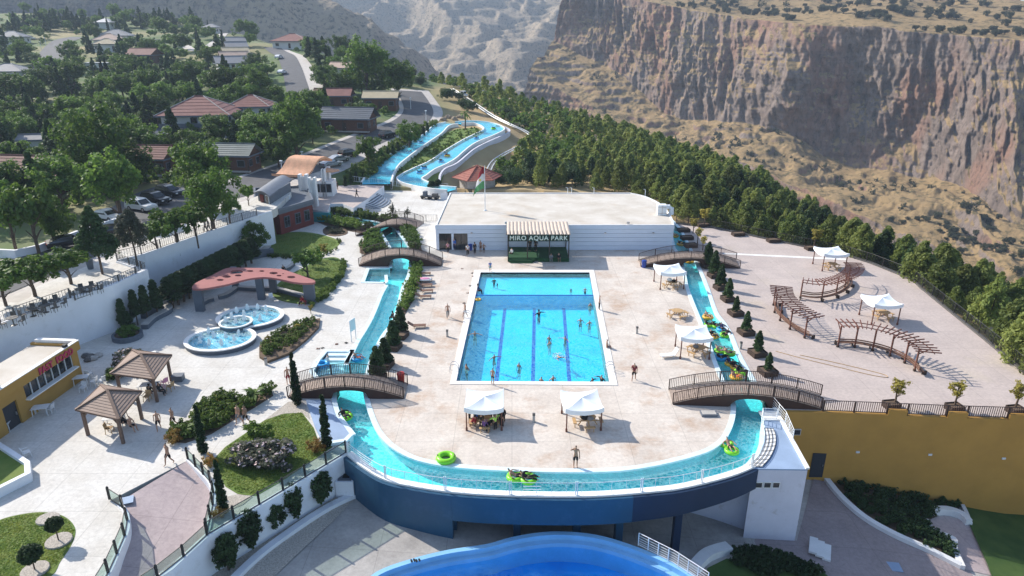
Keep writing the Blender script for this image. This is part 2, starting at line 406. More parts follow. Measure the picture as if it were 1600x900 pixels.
leafmat('leaf_red', (.06, .02, .02), (.10, .04, .03), scale=2)
mat('blossom', (.55, .42, .42), .7)
def terrain_mat():
    m = mat('terrain_ground', (.36, .26, .13), .95, col2=(.46, .35, .19), scale=.08, stain=(.05, (.20, .15, .10), .5, .75, .6), bump=.6, bscale=1.5)
    n = m.node_tree; b = n.nodes['Principled BSDF']; L = n.links.new
    at = n.nodes.new('ShaderNodeAttribute'); at.attribute_name = 'green'
    src = b.inputs['Base Color'].links[0].from_socket
    mx = n.nodes.new('ShaderNodeMix'); mx.data_type = 'RGBA'; L(at.outputs['Fac'], mx.inputs[0]); L(src, mx.inputs[6])
    t = n.nodes.new('ShaderNodeTexNoise'); t.inputs['Scale'].default_value = .12; g = n.nodes.new('ShaderNodeNewGeometry'); L(g.outputs['Position'], t.inputs[0]); t.inputs['Detail'].default_value = 6
    r = n.nodes.new('ShaderNodeValToRGB'); r.color_ramp.elements[0].position = .4; r.color_ramp.elements[1].position = .62
    r.color_ramp.elements[0].color = (.07, .13, .03, 1); r.color_ramp.elements[1].color = (.13, .15, .06, 1); L(t.outputs[0], r.inputs[0])
    L(r.outputs[0], mx.inputs[7]); L(mx.outputs[2], b.inputs['Base Color'])
    return m
terrain_mat()
def cliff_mat(name, rock1, rock2, red, grass, green, hi=.55, lo=.35, strata=0.25):
    m = bpy.data.materials.new(name); m.use_nodes = True; n = m.node_tree; b = n.nodes['Principled BSDF']; L = n.links.new
    b.inputs['Roughness'].default_value = .95; b.inputs['Specular IOR Level'].default_value = .15
    g = n.nodes.new('ShaderNodeNewGeometry')
    def mapn(scale, sc, det=6, rg=.65, dist=0):
        mp = n.nodes.new('ShaderNodeMapping'); mp.inputs['Scale'].default_value = scale; L(g.outputs['Position'], mp.inputs[0])
        t = n.nodes.new('ShaderNodeTexNoise'); t.inputs['Scale'].default_value = sc; t.inputs['Detail'].default_value = det; t.inputs['Roughness'].default_value = rg; t.inputs['Distortion'].default_value = dist
        L(mp.outputs[0], t.inputs[0]); return t.outputs[0]
    def ramp(f, stops):
        r = n.nodes.new('ShaderNodeValToRGB'); e = r.color_ramp.elements
        while len(e) < len(stops): e.new(.5)
        for k, (p, c) in enumerate(stops): e[k].position = p; e[k].color = (*c, 1)
        L(f, r.inputs[0]); return r.outputs[0]
    def mix(f, a, c):
        x = n.nodes.new('ShaderNodeMix'); x.data_type = 'RGBA'; L(f, x.inputs[0])
        for s, v in ((6, a), (7, c)):
            if isinstance(v, tuple): x.inputs[s].default_value = (*v, 1)
            else: L(v, x.inputs[s])
        return x.outputs[2]
    def mr(f, a, c, d=0, e=1):
        x = n.nodes.new('ShaderNodeMapRange'); L(f, x.inputs[0])
        for k, v in zip((1, 2, 3, 4), (a, c, d, e)): x.inputs[k].default_value = v
        return x.outputs[0]
    streak = mapn((1, 1, .3), .07, 9, .72, .6); big = mapn((1, 1, .6), .018, 4, .55)
    base = ramp(streak, [(.32, rock1), (.5, rock2), (.68, tuple(c * 1.25 for c in rock2))])
    fine = mapn((1, 1, .6), .3, 9, .78)
    c = mix(mr(big, .47, .60), base, red)
    c = mix(mr(fine, .5, .36, 0, .7), c, tuple(x * .35 for x in rock1))
    st = mapn((.12, .12, 1), .32, 5, .6)
    c = mix(mr(st, .52, .62, 0, strata), c, tuple(x * .5 for x in rock1))
    sx = n.nodes.new('ShaderNodeSeparateXYZ'); L(g.outputs['Normal'], sx.inputs[0])
    gn = mapn((1, 1, 1), .12, 7, .7); add = n.nodes.new('ShaderNodeMath'); add.operation = 'MULTIPLY_ADD'; L(gn, add.inputs[0]); add.inputs[1].default_value = .5; L(sx.outputs[2], add.inputs[2])
    gr = mix(mr(mapn((1, 1, 1), .2, 6, .7), .5, .62), grass, green)
    c = mix(mr(add.outputs[0], lo + .25, hi + .25), c, gr)
    L(c, b.inputs['Base Color'])
    bp = n.nodes.new('ShaderNodeBump'); bp.inputs['Strength'].default_value = 1; bp.inputs['Distance'].default_value = 2.5
    L(fine, bp.inputs['Height']); L(bp.outputs[0], b.inputs['Normal']); MATS[name] = m; return m
cliff_mat('cliff_rock', (.15, .118, .10), (.27, .215, .185), (.31, .185, .135), (.40, .28, .145), (.15, .125, .065), strata=.22, lo=.56, hi=.74)
cliff_mat('far_rock', (.11, .105, .11), (.19, .175, .17), (.22, .19, .165), (.37, .30, .22), (.09, .09, .075), strata=.8, lo=.36, hi=.5)
# ================================================================ LARGE STRUCTURE
LBa = [(500,333),(530,343),(560,350),(585,356),(591,361),(598,372),(607,388),(609,408),(608,418)]
LBb = [(604,446),(596,460),(588,480),(580,498),(570,516),(560,532),(550,552),(541,568)]
LBc = [(519,613),(520,630),(526,650),(536,664),(549,681)]
ARC = [(546,700),(573,723),(605,742),(650,755),(710,764),(795,769),(920,770),(1000,765),(1070,756),(1130,741),(1165,724),(1181,706),(1187,690),(1188,672),(1190,655),(1196,635),(1199,618)]
RRB = [(1186,602),(1177,586),(1170,575),(1157,550),(1147,525),(1135,505),(1122,487),(1109,450),(1095,417),(1085,398),(1080,385),(1073,372),(1065,357),(1053,345),(1042,335)]
RBa = [(506,328),(535,335),(562,341),(592,347),(612,353),(622,360),(632,372),(641,386),(644,407),(641,430),(632,450),(620,497),(600,527),(585,560),(576,590),(575,612),(582,640),(592,665),(603,682),(622,699),(655,715),(707,725),(795,731),(920,733),(1000,727),(1087,707),(1120,690),(1134,670),(1141,647),(1140,625),(1126,597),(1112,562),(1104,537),(1090,500),(1080,475),(1071,450),(1066,425),(1060,402),(1052,389)]
BLD_R = [(1052,389),(1049,372),(1045,358),(1040,347),(1030,336)]
w = lambda L, z=0: [P(a, b, z) for a, b in L]
flat = lambda L: [Vector((p[0], p[1], 0)) for p in L]
LA, LB2, LC, ARCw, RRw = (catm(w(q), 4) for q in (LBa, LBb, LBc, ARC, RRB))
RBw = catm(w(RBa), 4); BR = w(BLD_R)
BASIN = w([(573,419),(564,442),(601,443)])
STEPS = w([(551,547),(507,547),(494,562),(483,581),(498,600)])
PW = w([(751,426),(921,426),(952,597),(713,596)]); PX0, PX1 = (PW[0].x + PW[3].x) / 2, (PW[1].x + PW[2].x) / 2
PY1, PY0 = PW[0].y, PW[2].y
pool_hole = [tuple(PW[i])[:2] for i in (3, 2, 1, 0)]
ZP = 4.5
WALL_T = [P(-120,560,ZP), P(0,511,ZP), P(115,469,ZP), P(175,450,ZP), P(229,425,ZP)]
WALL_B = [P(184,410,ZP), P(225,400,ZP), P(300,374,ZP), P(350,357,ZP), P(402,340,ZP)]
FENCE = w([(1056,350),(1112,356),(1192,373),(1255,386),(1325,401),(1360,412),(1395,426),(1425,438),(1437,450),(1475,481),(1537,531),(1599,583),(1680,650)])
YW = w([(1199,612),(1222,640),(1285,641),(1382,645),(1475,649),(1600,653),(1690,656)])
cps = []
RIDGE = [(1,560,-420),(120,520,0),(230,500,0),(330,470,0),(400,400,0),(480,345,0),(560,300,0),(640,270,0)]
rx_ = [-520] + [(x - 800) / FOC * y * 1.0 for x, y, _ in RIDGE]; ry_ = [560] + [y for x, y, _ in RIDGE]
for y in range(40, 661, 45):
    for x in range(-460, -20, 50):
        if x > -20 - (y - 100) * .12 and y > 150: continue
        if y > np.interp(x, rx_, ry_) - 8: continue
        cps.append((x, y, ZP - .12 + .09 * max(0, y - 150) + (.015 * max(0, -x - 200))))
for a in [(640,90,270,14),(720,115,262,9),(800,132,258,4.5),(900,165,240,-1.5),(1000,200,220,-6),(1100,235,190,-8.5),(1200,262,165,-9),(1300,320,135,-11),(1400,370,115,-12),(1500,410,100,-12),(1600,430,92,-11),(1750,480,80,-11)]:
    x, y, Y, z = a; d = ray(x, y); X = d[0] * Y / d[1]
    cps.append((X, Y, z)); L = math.hypot(.75, .66)
    for s, dz in ((30, -26), (80, -75), (150, -125), (260, -140)): cps.append((X + .75 * s, Y + .66 * s, z + dz if dz > -100 else dz))
for p in FENCE[1:]:
    cps.append((p.x + 1.6, p.y + 1.2, -1.4)); cps.append((p.x + 9, p.y + 7, -4.0))
for x, y, z in ((788,203,4.3),(769,225,3.1),(742,239,2.3),(716,261,1.2),(697,270,.8)):
    p = P(x, y, z); cps += [tuple(p), (p.x - 1.5, p.y + 1.5, z), (p.x + 2.4, p.y - 1.2, z - 3.2), (p.x + 7, p.y - 3, z - 3.4)]
for (x, y, z) in [(590,285,.3),(650,292,.1),(690,293,0),(760,290,-.2),(850,292,-.4),(950,296,-.4),(1030,320,-.7),(740,200,4.6),(690,200,4.6),(640,240,2.6),(840,222,.5),(700,160,7.5),(760,165,5.8),(650,130,11),(850,240,.3),(900,240,0),(950,260,-1.2),(1000,290,-1.6),(560,285,1.6),(760,262,.4),(560,250,2.9),(600,235,3.5)]:
    p = P(x, y, z); cps.append(tuple(p))
for x, y in zip(rx_[:-1], ry_[:-1]):
    z = ZP - .12 + .09 * (y - 150) + (.015 * max(0, -x - 200)); cps.append((x, y, z))
    for s_, dz in ((35, -10), (80, -45), (150, -95)): cps.append((x + .35 * s_, y + .94 * s_, z + dz))
cps = np.array(cps)
def _k(A, B): return np.sqrt(((A[:, None, :] - B[None, :, :]) ** 2).sum(-1) + 4)
K = _k(cps[:, :2], cps[:, :2]); n_ = len(cps); Aug = np.zeros((n_ + 3, n_ + 3)); Aug[:n_, :n_] = K + np.eye(n_) * -.3
Aug[:n_, n_] = 1; Aug[:n_, n_ + 1:] = cps[:, :2]; Aug[n_, :n_] = 1; Aug[n_ + 1:, :n_] = cps[:, :2].T
SOL = np.linalg.solve(Aug, np.concatenate([cps[:, 2], np.zeros(3)]))
def inpoly(X, Y, poly):
    X = np.asarray(X, float); Y = np.asarray(Y, float); c = np.zeros(X.shape, bool); n = len(poly)
    for i in range(n):
        x1, y1 = poly[i][0], poly[i][1]; x2, y2 = poly[i - 1][0], poly[i - 1][1]
        if y1 == y2: continue
        c ^= ((y1 > Y) != (y2 > Y)) & (X < (x2 - x1) * (Y - y1) / (y2 - y1) + x1)
    return c
BACK = w([(1000,322),(985,312),(840,304),(706,301),(650,297),(560,297),(500,303),(470,315)])
COMPLEX = [tuple(p)[:2] for p in ([P(-200,590,ZP)] + WALL_T[1:] + WALL_B[:] + [P(430,328,ZP)] + BACK[::-1] + [FENCE[0]] + FENCE[1:] + [Vector((75, 25, 0)), Vector((75, 5, 0)), Vector((-75, 5, 0))])]
HX, HY = np.arange(-905, 906, 3.0), np.arange(-155, 770, 3.0); _gx, _gy = np.meshgrid(HX, HY); _q = np.stack([_gx.ravel(), _gy.ravel()], 1)
HG = np.concatenate([_k(_q[i:i + 20000], cps[:, :2]) @ SOL[:n_] + SOL[n_] + _q[i:i + 20000] @ SOL[n_ + 1:] for i in range(0, len(_q), 20000)])
HG = np.maximum(HG.reshape(_gx.shape), -150)
def hill(X, Y):
    u = np.clip((np.asarray(X, float) + 905) / 3, 0, len(HX) - 1.001); v = np.clip((np.asarray(Y, float) + 155) / 3, 0, len(HY) - 1.001)
    i, j = u.astype(int), v.astype(int); a, b = u - i, v - j
    return (HG[j, i] * (1 - a) + HG[j, i + 1] * a) * (1 - b) + (HG[j + 1, i] * (1 - a) + HG[j + 1, i + 1] * a) * b
def ground(X, Y):
    z = hill(X, Y)
    return np.where(inpoly(X, Y, COMPLEX), 0.0, z)
GP = lambda x, y, dz=0: march(x, y, ground, 55, 720) + Vector((0, 0, dz))
gz = lambda p: float(hill(np.array([p[0]]), np.array([p[1]]))[0])
xs = np.concatenate([np.linspace(-900, -240, 34)[:-1], np.linspace(-240, -90, 60)[:-1], np.linspace(-90, 150, 161)[:-1], np.linspace(150, 330, 60)[:-1], np.linspace(330, 900, 24)])
ys = np.concatenate([np.linspace(-150, 30, 10)[:-1], np.linspace(30, 180, 101)[:-1], np.linspace(180, 420, 96)[:-1], np.linspace(420, 760, 50)])
GX, GY = np.meshgrid(xs, ys); GZ = hill(GX, GY)
cut = inpoly(GX, GY, COMPLEX)
for a, b in ((1.7, 0), (1.7, -1.7), (0, -1.7), (1.7, 1.7)): cut |= inpoly(GX + a, GY + b, COMPLEX) & (GX < -30) & (GY < 99)
bump_ = fbm(GX / 9, GY / 9, 0, 4, 3) * .5
GZ = GZ + np.where(GX > 0, bump_, 0) - np.where(GX <= 0, .06, .1)
GZ = np.where(cut, -12.5, GZ)
def grid_mesh(name, X, Y, Z, m, attr=None, smooth=True):
    ny, nx = X.shape; V = np.stack([X, Y, Z], -1).reshape(-1, 3)
    I = np.arange(nx * ny).reshape(ny, nx); F = np.stack([I[:-1, :-1], I[:-1, 1:], I[1:, 1:], I[1:, :-1]], -1).reshape(-1, 4)
    me = bpy.data.meshes.new(name); me.vertices.add(len(V)); me.vertices.foreach_set('co', V.ravel().astype(np.float32))
    me.loops.add(F.size); me.loops.foreach_set('vertex_index', F.ravel().astype(np.int32)); me.polygons.add(len(F))
    me.polygons.foreach_set('loop_start', (np.arange(len(F)) * 4).astype(np.int32))
    me.materials.append(m); me.update(calc_edges=True)
    if smooth: me.polygons.foreach_set('use_smooth', np.ones(len(F), bool))
    if attr is not None:
        a = me.attributes.new('green', 'FLOAT', 'POINT'); a.data.foreach_set('value', attr.ravel().astype(np.float32))
    return tag(link(name, me), kind='structure')
edge = -12 - (GY - 100) * .02
green = np.clip((edge - GX) / 14, 0, 1) * np.clip(.95 + fbm(GX / 30, GY / 30, 0, 3, 9) * .5, .2, 1)
grid_mesh('hillside', GX, GY, GZ, M['terrain_ground'], green)
def rows_to_pts(row, zoff=0): return np.array([tuple(atY(x, y, Y)) for x, y, Y in row])
TOP = [(886,-45,770),(925,-30,755),(960,-14,735),(1005,0,700),(1060,12,665),(1110,20,640),(1165,28,610),(1240,36,570),(1320,42,530),(1400,48,500),(1480,54,480),(1560,60,460),(1640,66,440),(1760,78,415)]
BASE = [(866,62,752),(915,88,722),(960,112,690),(1000,140,655),(1048,182,610),(1100,188,585),(1150,190,560),(1235,205,530),(1300,250,500),(1380,272,470),(1470,285,440),(1540,300,415),(1620,330,395),(1750,365,370)]
LEDG = [(828,108,690),(860,132,670),(910,158,640),(950,182,610),(1010,215,560),(1075,236,520),(1135,246,490),(1215,275,450),(1290,312,410),(1370,345,370),(1450,378,340),(1530,400,320),(1610,425,300),(1750,470,280)]
def resample(a, n):
    d = np.r_[0, np.cumsum(np.linalg.norm(np.diff(a[:, :2], axis=0), axis=1))]; t = np.linspace(0, d[-1], n)
    return np.stack([np.interp(t, d, a[:, k]) for k in range(3)], 1)
def curve_rs(row, n):
    a = np.array([tuple(p) for p in catm([Vector(atY(*r)) for r in row], 8)]); m = len(row) - 1
    idx = np.linspace(0, 8 * m, n); return np.stack([np.interp(idx, np.arange(len(a)), a[:, k]) for k in range(3)], 1)
NC = 620
T_, B_, L_ = curve_rs(TOP, NC), curve_rs(BASE, NC), curve_rs(LEDG, NC)
L2 = L_.copy(); L2[:, 0] -= 8; L2[:, 1] -= 14; L2[:, 2] -= 34
L3 = L_.copy(); L3[:, 0] -= 50; L3[:, 1] -= 60; L3[:, 2] -= 75
L4 = L_.copy(); L4[:, 0] -= 90; L4[:, 1] -= 90; L4[:, 2] = -150
PB = T_.copy(); PB[:, 0] += 20; PB[:, 1] += 60; PB[:, 2] += 9
PC = T_.copy(); PC[:, 0] += 160; PC[:, 1] += 420; PC[:, 2] += 66
PD = T_.copy(); PD[:, 0] += 350; PD[:, 1] += 900; PD[:, 2] += 120
secs = [(L4, L3, 8), (L3, L2, 14), (L2, L_, 24), (L_, B_, 60), (B_, T_, 150), (T_, PB, 12), (PB, PC, 50), (PC, PD, 20)]
rows = []; zone = []
for k, (A, Bq, n) in enumerate(secs):
    for i in range(n):
        t = i / n; rows.append(A * (1 - t) + Bq * t); zone.append(k + t)
rows.append(PD); zone.append(8); C3 = np.array(rows); zone = np.array(zone)[:, None] * np.ones(NC)
nx_, ny_ = .55, -.83
X, Y, Z = C3[..., 0].copy(), C3[..., 1].copy(), C3[..., 2].copy()
face = np.clip(1 - np.abs(zone - 4.5) / .62, 0, 1) ** .5
led = np.clip(1 - np.abs(zone - 2.5) / .6, 0, 1) ** .5; tal = np.clip(1 - np.abs(zone - 3.5) / .7, 0, 1)
al = np.arange(NC)[None, :] * .95 + Z * .08
big = fbm(X / 55, Y / 55, Z / 160, 3, 1); mid = 1 - np.abs(fbm(al / 17, 0, Z / 42, 5, 2)) * 2; fin = fbm(al / 4, 0, Z / 8, 4, 5)
strat = fbm(X / 60, Y / 60, Z / 4.5, 3, 21)
dsp = face * (big * 11 + mid * 6 + fin * 2.8 + strat * 1.3) + led * (fin * 2.5 + strat * 4 + big * 4)
X = X - dsp * .45; Y = Y - dsp * .85
tn = fbm(X / 26, Y / 26, 0, 5, 8); tn2 = fbm(X / 7, Y / 7, Z / 5, 4, 12)
stepz = Z + tn * 7
terr = (np.floor(stepz / 7) * 7 + 7 * np.clip(((stepz / 7) % 1) * 3 - 1.2, 0, 1)) - stepz
Z = Z + tal * (tn * 6 + tn2 * 1.6 + terr * .55) + np.clip(zone - 5.05, 0, 1) * (fbm(X / 60, Y / 60, 0, 3, 4) * 5)
cols = np.arange(NC)[None, :] / (NC - 1) * 13
tf = np.clip(zone - 4, 0, 1)
spur = np.exp(-((cols - 11.8) / 1.0) ** 2) * np.clip(1 - tf * 1.25, 0, 1) * np.where(zone >= 3.2, 1, np.clip(zone - 2.2, 0, 1))
sp2 = np.exp(-((cols - 6.9) / .55) ** 2) * face
X = X - spur * 32 - sp2 * 9; Y = Y - spur * 46 - sp2 * 13
bay = np.exp(-((cols - 9.1) / 1.3) ** 2) * face; X = X + bay * 12; Y = Y + bay * 22
grid_mesh('canyon_cliff', X, Y, Z, M['cliff_rock'], smooth=False)
CL = (X, Y, Z, zone)
e0 = np.stack([X[:, 0], Y[:, 0], Z[:, 0]], 1); E_ = np.array([e0 + np.array([s * 3.2, s * 6.5, -abs(s) * .0]) for s in np.linspace(0, 60, 50)])
nn = fbm(E_[..., 0] / 20, E_[..., 1] / 20, E_[..., 2] / 30, 4, 31) * np.minimum(np.arange(50)[:, None] / 6, 1)
E_[..., 0] -= nn * 7
grid_mesh('canyon_cliff_end', E_[::-1, :, 0], E_[::-1, :, 1], E_[::-1, :, 2], M['cliff_rock'], smooth=False)
def mountain(name, x0, x1, y0, y1, nx, ny, fz, m):
    XX, YY = np.meshgrid(np.linspace(x0, x1, nx), np.linspace(y0, y1, ny)); ZZ = fz(XX, YY); return grid_mesh(name, XX, YY, ZZ, m, smooth=False)
def far_z(X, Y):
    r = (Y - 1150) * .40 - 125 + .10 * (X + 150) * 0
    rid = (1 - np.abs(fbm(X / 260 + Y / 700, Y / 420, 0, 4, 41))) * 48 + fbm(X / 60, Y / 60, 0, 5, 44) * 9
    gul = np.abs(fbm((X - Y * .35) / 130, Y / 900, 0, 4, 47)) * -34
    z = r + rid + gul; s = 16.0; q = z + fbm(X / 90, Y / 90, 0, 3, 48) * 14
    return z + ((np.floor(q / s) * s + s * np.clip((q / s % 1) * 2.5 - .9, 0, 1)) - q) * .95
mountain('far_mountain', -1100, 1000, 1150, 2300, 460, 280, far_z, M['far_rock'])
def left_z(X, Y):
    sky_ = np.interp(X, [-900, -480, -300, -220, -160, -110, -60, 0], [240, 190, 130, 75, 38, 12, -40, -90])
    ridge = 830; up = np.clip((Y - 640) / 150, 0, 1)
    z = -60 + (sky_ + 60) * (up * up * (3 - 2 * up)) - np.clip(Y - ridge, 0, 400) * .5
    return z + fbm(X / 60, Y / 60, 0, 5, 51) * 9 + (1 - np.abs(fbm(X / 45, Y / 110, 0, 4, 53))) * 12 - 8
mountain('left_hill', -900, 40, 620, 1000, 330, 150, left_z, M['far_rock'])
g = MB(); g.add([(-1150, 500, -152), (1500, 500, -152), (1500, 2350, -152), (-1150, 2350, -152)], [(0, 1, 2, 3)]); structure('gorge_floor', g, M['far_rock'])
# ================================================================ DECKS, WATER, WALLS
back = w([(480,322),(478,304),(505,300),(560,297),(640,298),(706,301),(840,304),(985,312),(1010,324),(1030,336)])
center = RBw + BR + back[::-1]
c1 = MB(); c1.prism(center, -1.6, 0, holes=[pool_hole], bottom=False); structure('pool_deck', c1, M['pool_paving'])
WB = [Vector((p.x, p.y, 0)) for p in (WALL_T + WALL_B)]
rampL = w([(172,782),(186,790),(197,803),(199,828),(187,858),(172,893),(150,930)])
rampR = w([(294,719),(312,737),(328,757),(334,780),(330,805),(324,832)])
front = w([(541,705)])
left_poly = flat([P(-200, 960)]) + rampL[::-1] + rampR + front + [LC[-1]] + LC[::-1] + STEPS[::-1] + LB2[::-1] + BASIN[::-1] + LA[::-1] + [P(478,334)] + WB[::-1] + [Vector((-75, 45, 0))]
lp = MB(); lp.prism(left_poly, -3.2, 0, bottom=False); structure('garden_plaza', lp, M['plaza_paving'])
bp_ = MB(); bp_.prism(w([(592,346),(561,340),(500,327),(482,322),(505,301),(640,299),(703,302),(684,352),(683,388),(700,402),(655,402),(645,372),(625,356)]), 0, .012, bottom=False); structure('back_plaza_paving', bp_, M['plaza_paving'])
terr_poly = RRw + FENCE + YW[::-1]
tp = MB(); tp.prism(terr_poly, -9.6, 0, bottom=False); structure('pergola_terrace', tp, M['terrace_paving'])
tl = MB(); tl.prism([P(1130,397), P(1130,395), P(1322,404), P(1322,406.5)], .0, .01, bottom=False); structure('terrace_drain', tl, M['coping'])
STEPW = [(P(551,547)), P(507,547), P(494,562), P(483,581), P(498,600)]
outer = [LA[0]] + LA[1:] + BASIN + LB2 + STEPW + LC + ARCw + RRw
water_poly = flat(outer) + flat(BR[::-1]) + flat(RBw[::-1])
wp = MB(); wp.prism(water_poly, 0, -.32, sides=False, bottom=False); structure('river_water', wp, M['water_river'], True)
fp = MB(); fp.prism(water_poly, 0, -1.15, sides=False, bottom=False); structure('river_floor', fp, M['river_floor'])
iw = MB()
for path in (RBw + BR,): iw.wall(offset(path, .0), -1.2, -.01, .12)
for path in (LA, LB2, STEPW, LC): iw.wall(path, -1.2, -.01, .12)
for path in (RRw,): iw.wall(path, -1.2, -.01, .12)
structure('river_lining', iw, M['coping_blue'])
cp_ = MB()
for path, d in ((RBw, -.2), (LA, .2), ([LA[-1]] + BASIN[:3], .2), (LB2, .0), (STEPW, .2), (LC, .15), (RRw, .28), (BR, -.1)):
    cp_.wall(offset(path, d), -.1, .05, .42)
cp_.wall([P(601,443), P(604,440), P(603,430)], -1.1, .05, .4); cp_.wall([P(551,547), P(544,560), P(540,571)], -1.1, .05, .45)
structure('river_coping', cp_, M['coping_blue'])
ss = thing('river_steps', 'pale blue submerged steps leading into the lazy river beside the arched footbridge', 'steps', P(525, 556))
for k in range(5):
    a, b = P(511 - k * 4.2, 552 + k * 5.0), P(548 - k * 1.6, 552 + k * 5.0); q = MB(); zt = -.08 - k * .17
    q.box(((a.x + b.x) / 2 - ss.location.x, (a.y + b.y) / 2 - ss.location.y, (zt - 1.15) / 2), ((b - a).length, .62, zt + 1.15)); q.obj('step', M['coping_blue'], ss)
pf = MB(); ysh = 1 - (459 - 426) / (597 - 426) * 1.0
ysh = (P(0, 459).y - PY0) / (PY1 - PY0)
PQ = lambda u, v, z=0: PW[3].lerp(PW[2], u).lerp(PW[0].lerp(PW[1], u), v) + Vector((0, 0, z))
def quad(mb, u0, v0, u1, v1, z0, z1, mi=0): mb.prism([PQ(u0, v0), PQ(u1, v0), PQ(u1, v1), PQ(u0, v1)], z0, z1, mi=mi)
quad(pf, 0, 0, 1, ysh, -1.7, -1.5); quad(pf, 0, ysh, 1, 1, -1.7, -.6, 1); quad(pf, -.0, ysh - .012, 1, ysh, -1.7, -.15, 0); quad(pf, 0, ysh - .009, 1, ysh - .003, -.15, -.10, 2)
for k in (1, 2, 3): quad(pf, k / 4 - .013, .03, k / 4 + .013, ysh - .03, -1.5, -1.49, 2)
for u0, v0, u1, v1 in ((-.01, -.01, 1.01, .0), (-.01, 1, 1.01, 1.01), (-.01, 0, 0, 1), (1, 0, 1.01, 1)):
    quad(pf, u0, v0, u1, v1, -1.7, -.45, 0); quad(pf, u0, v0, u1, v1, -.45, -.02, 2)
pool = thing('swimming_pool', 'large rectangular swimming pool with dark blue lane lines and a shallow far end', 'swimming pool', (0, 0, 0))
pf.obj('basin', [M['pool_floor'], M['pool_shallow'], M['lane_blue'], M['coping_blue']], pool)
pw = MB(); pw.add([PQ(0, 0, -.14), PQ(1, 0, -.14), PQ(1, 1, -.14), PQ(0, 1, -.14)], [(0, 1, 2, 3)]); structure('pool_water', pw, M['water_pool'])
OW = w([(703,600.5),(965,602.5),(928,422),(741,422)]); cw = MB()
for a_, b_ in ((0, 1), (1, 2), (2, 3), (3, 0)):
    ii = [PW[3], PW[2], PW[1], PW[0]]; cw.prism([OW[a_], OW[b_], ii[b_], ii[a_]], -.05, .05)
cw.obj('pool_edge', M['pool_coping'], pool)
x0, y0, y1 = PW[3].x, PY0, PY1; x1 = PW[2].x
for (x, y, sx, lab) in ((x0 - .2, y0 + 2.0, 1, 'near left corner'), (x1 + .2, y0 + 2.0, -1, 'near right corner'), (PQ(0, .52).x - .2, P(0, 498).y, 1, 'middle of the left edge')):
    t = thing('pool_ladder', 'curved steel pool ladder rails at the ' + lab + ' of the swimming pool', 'ladder', (x, y, 0), 0, 'pool ladders')
    for dy in (-.28, .28):
        q = MB(); q.tube([(-.5 * sx, dy, 0.05), (-.5 * sx, dy, .6), (-.3 * sx, dy, .85), (0, dy, .85), (.25 * sx, dy, .55), (.3 * sx, dy, -1)], .03, 6); q.obj('handrail', M['steel'], t)
def ZL(X): return np.interp(X, [-14, -4.1, 3, 11.5, 17, 21, 25.5, 30, 41, 60], [-2.75, -3.55, -4.4, -5.35, -6.1, -6.3, -6.5, -7.2, -9.2, -9.6])
def low(X, Y): return ZL(X)
GL = lambda x, y, dz=0: march(x, y, low, 20, 200) + Vector((0, 0, dz))
arc_out = catm(w([(541,711),(570,733),(602,751),(645,761),(707,770),(795,775.5),(920,776.5),(1025,769),(1075,762),(1142,745),(1180,730)]), 5)
bw = thing('blue_retaining_wall', 'long curved blue painted wall carrying the front sweep of the lazy river', 'wall', (0, 0, 0))
ci = [i for i, p in enumerate(arc_out) if p.x <= P(708, 770).x][-1]
cj = [i for i, p in enumerate(arc_out) if p.x <= P(998, 771).x][-1]
q = MB(); q.wall(offset(arc_out[:ci + 1], -.15), lambda p: float(ZL(p.x)) - .4, -.04, .3); q.obj('wall_section', M['wall_blue'], bw)
q = MB(); q.wall(offset(arc_out[ci:cj + 1], -.15), -2.05, -.04, .3); q.obj('wall_section', M['wall_blue'], bw)
bot = lambda p: -2.05 + .35 * max(0, (p.x - arc_out[cj].x) / 8)
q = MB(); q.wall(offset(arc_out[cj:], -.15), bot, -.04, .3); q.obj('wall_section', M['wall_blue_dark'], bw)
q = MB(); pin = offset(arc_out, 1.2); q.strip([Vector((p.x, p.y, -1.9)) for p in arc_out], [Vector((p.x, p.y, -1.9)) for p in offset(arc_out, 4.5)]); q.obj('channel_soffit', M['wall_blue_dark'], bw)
q = MB(); inner = [Vector((p.x, p.y, 0)) for p in offset(arc_out, .32)]; q.wall(offset(arc_out, .22), -1.2, .1, .5); q.obj('parapet_coping', M['coping'], bw)
for px in (707, 808, 905, 974):
    p = P(px, 774 if px > 720 else 769); d = .5 if px > 720 else .3
    q = MB(); q.box((p.x, p.y + .9, (-2.0 + float(ZL(p.x)) - .3) / 2), (d, .8, -float(ZL(p.x)) + .3 - 2.0)); q.obj('pier', M['wall_blue'], bw)
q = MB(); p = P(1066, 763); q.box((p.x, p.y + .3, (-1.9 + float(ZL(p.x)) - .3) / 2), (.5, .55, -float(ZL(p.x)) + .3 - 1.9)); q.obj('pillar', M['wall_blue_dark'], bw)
q = MB(); xa, xb = P(712, 770).x, P(1000, 770).x
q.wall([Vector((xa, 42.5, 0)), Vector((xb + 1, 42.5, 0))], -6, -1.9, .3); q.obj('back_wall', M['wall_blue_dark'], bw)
for xx, ln in ((1010, 4.8),): pass
q = MB(); q.box((P(917,803).x - .2, arc_out[ci].y - .6, -1.35), (.42, .12, .12)); l_ = q.obj('lamp', M['plastic_white'], bw)
l_.location = (0, P(917, 775).y - arc_out[ci].y + .38, 0)
uw = thing('under_deck_wall', 'white curved wall under the deck behind the lone blue pillar', 'wall', (0, 0, 0))
q = MB(); cw_ = catm([atY(985, 800, 43.0), atY(1050, 805, 43.2), atY(1110, 815, 42.6), atY(1182, 838, 41.2)], 5)
q.wall(cw_, -6.6, -1.6, .3); q.obj('wall_panel', M['stained_white'], uw)
mh = thing('machine_house', 'white stained concrete pump house with pale blue roof beside the river bend', 'building', (0, 0, 0))
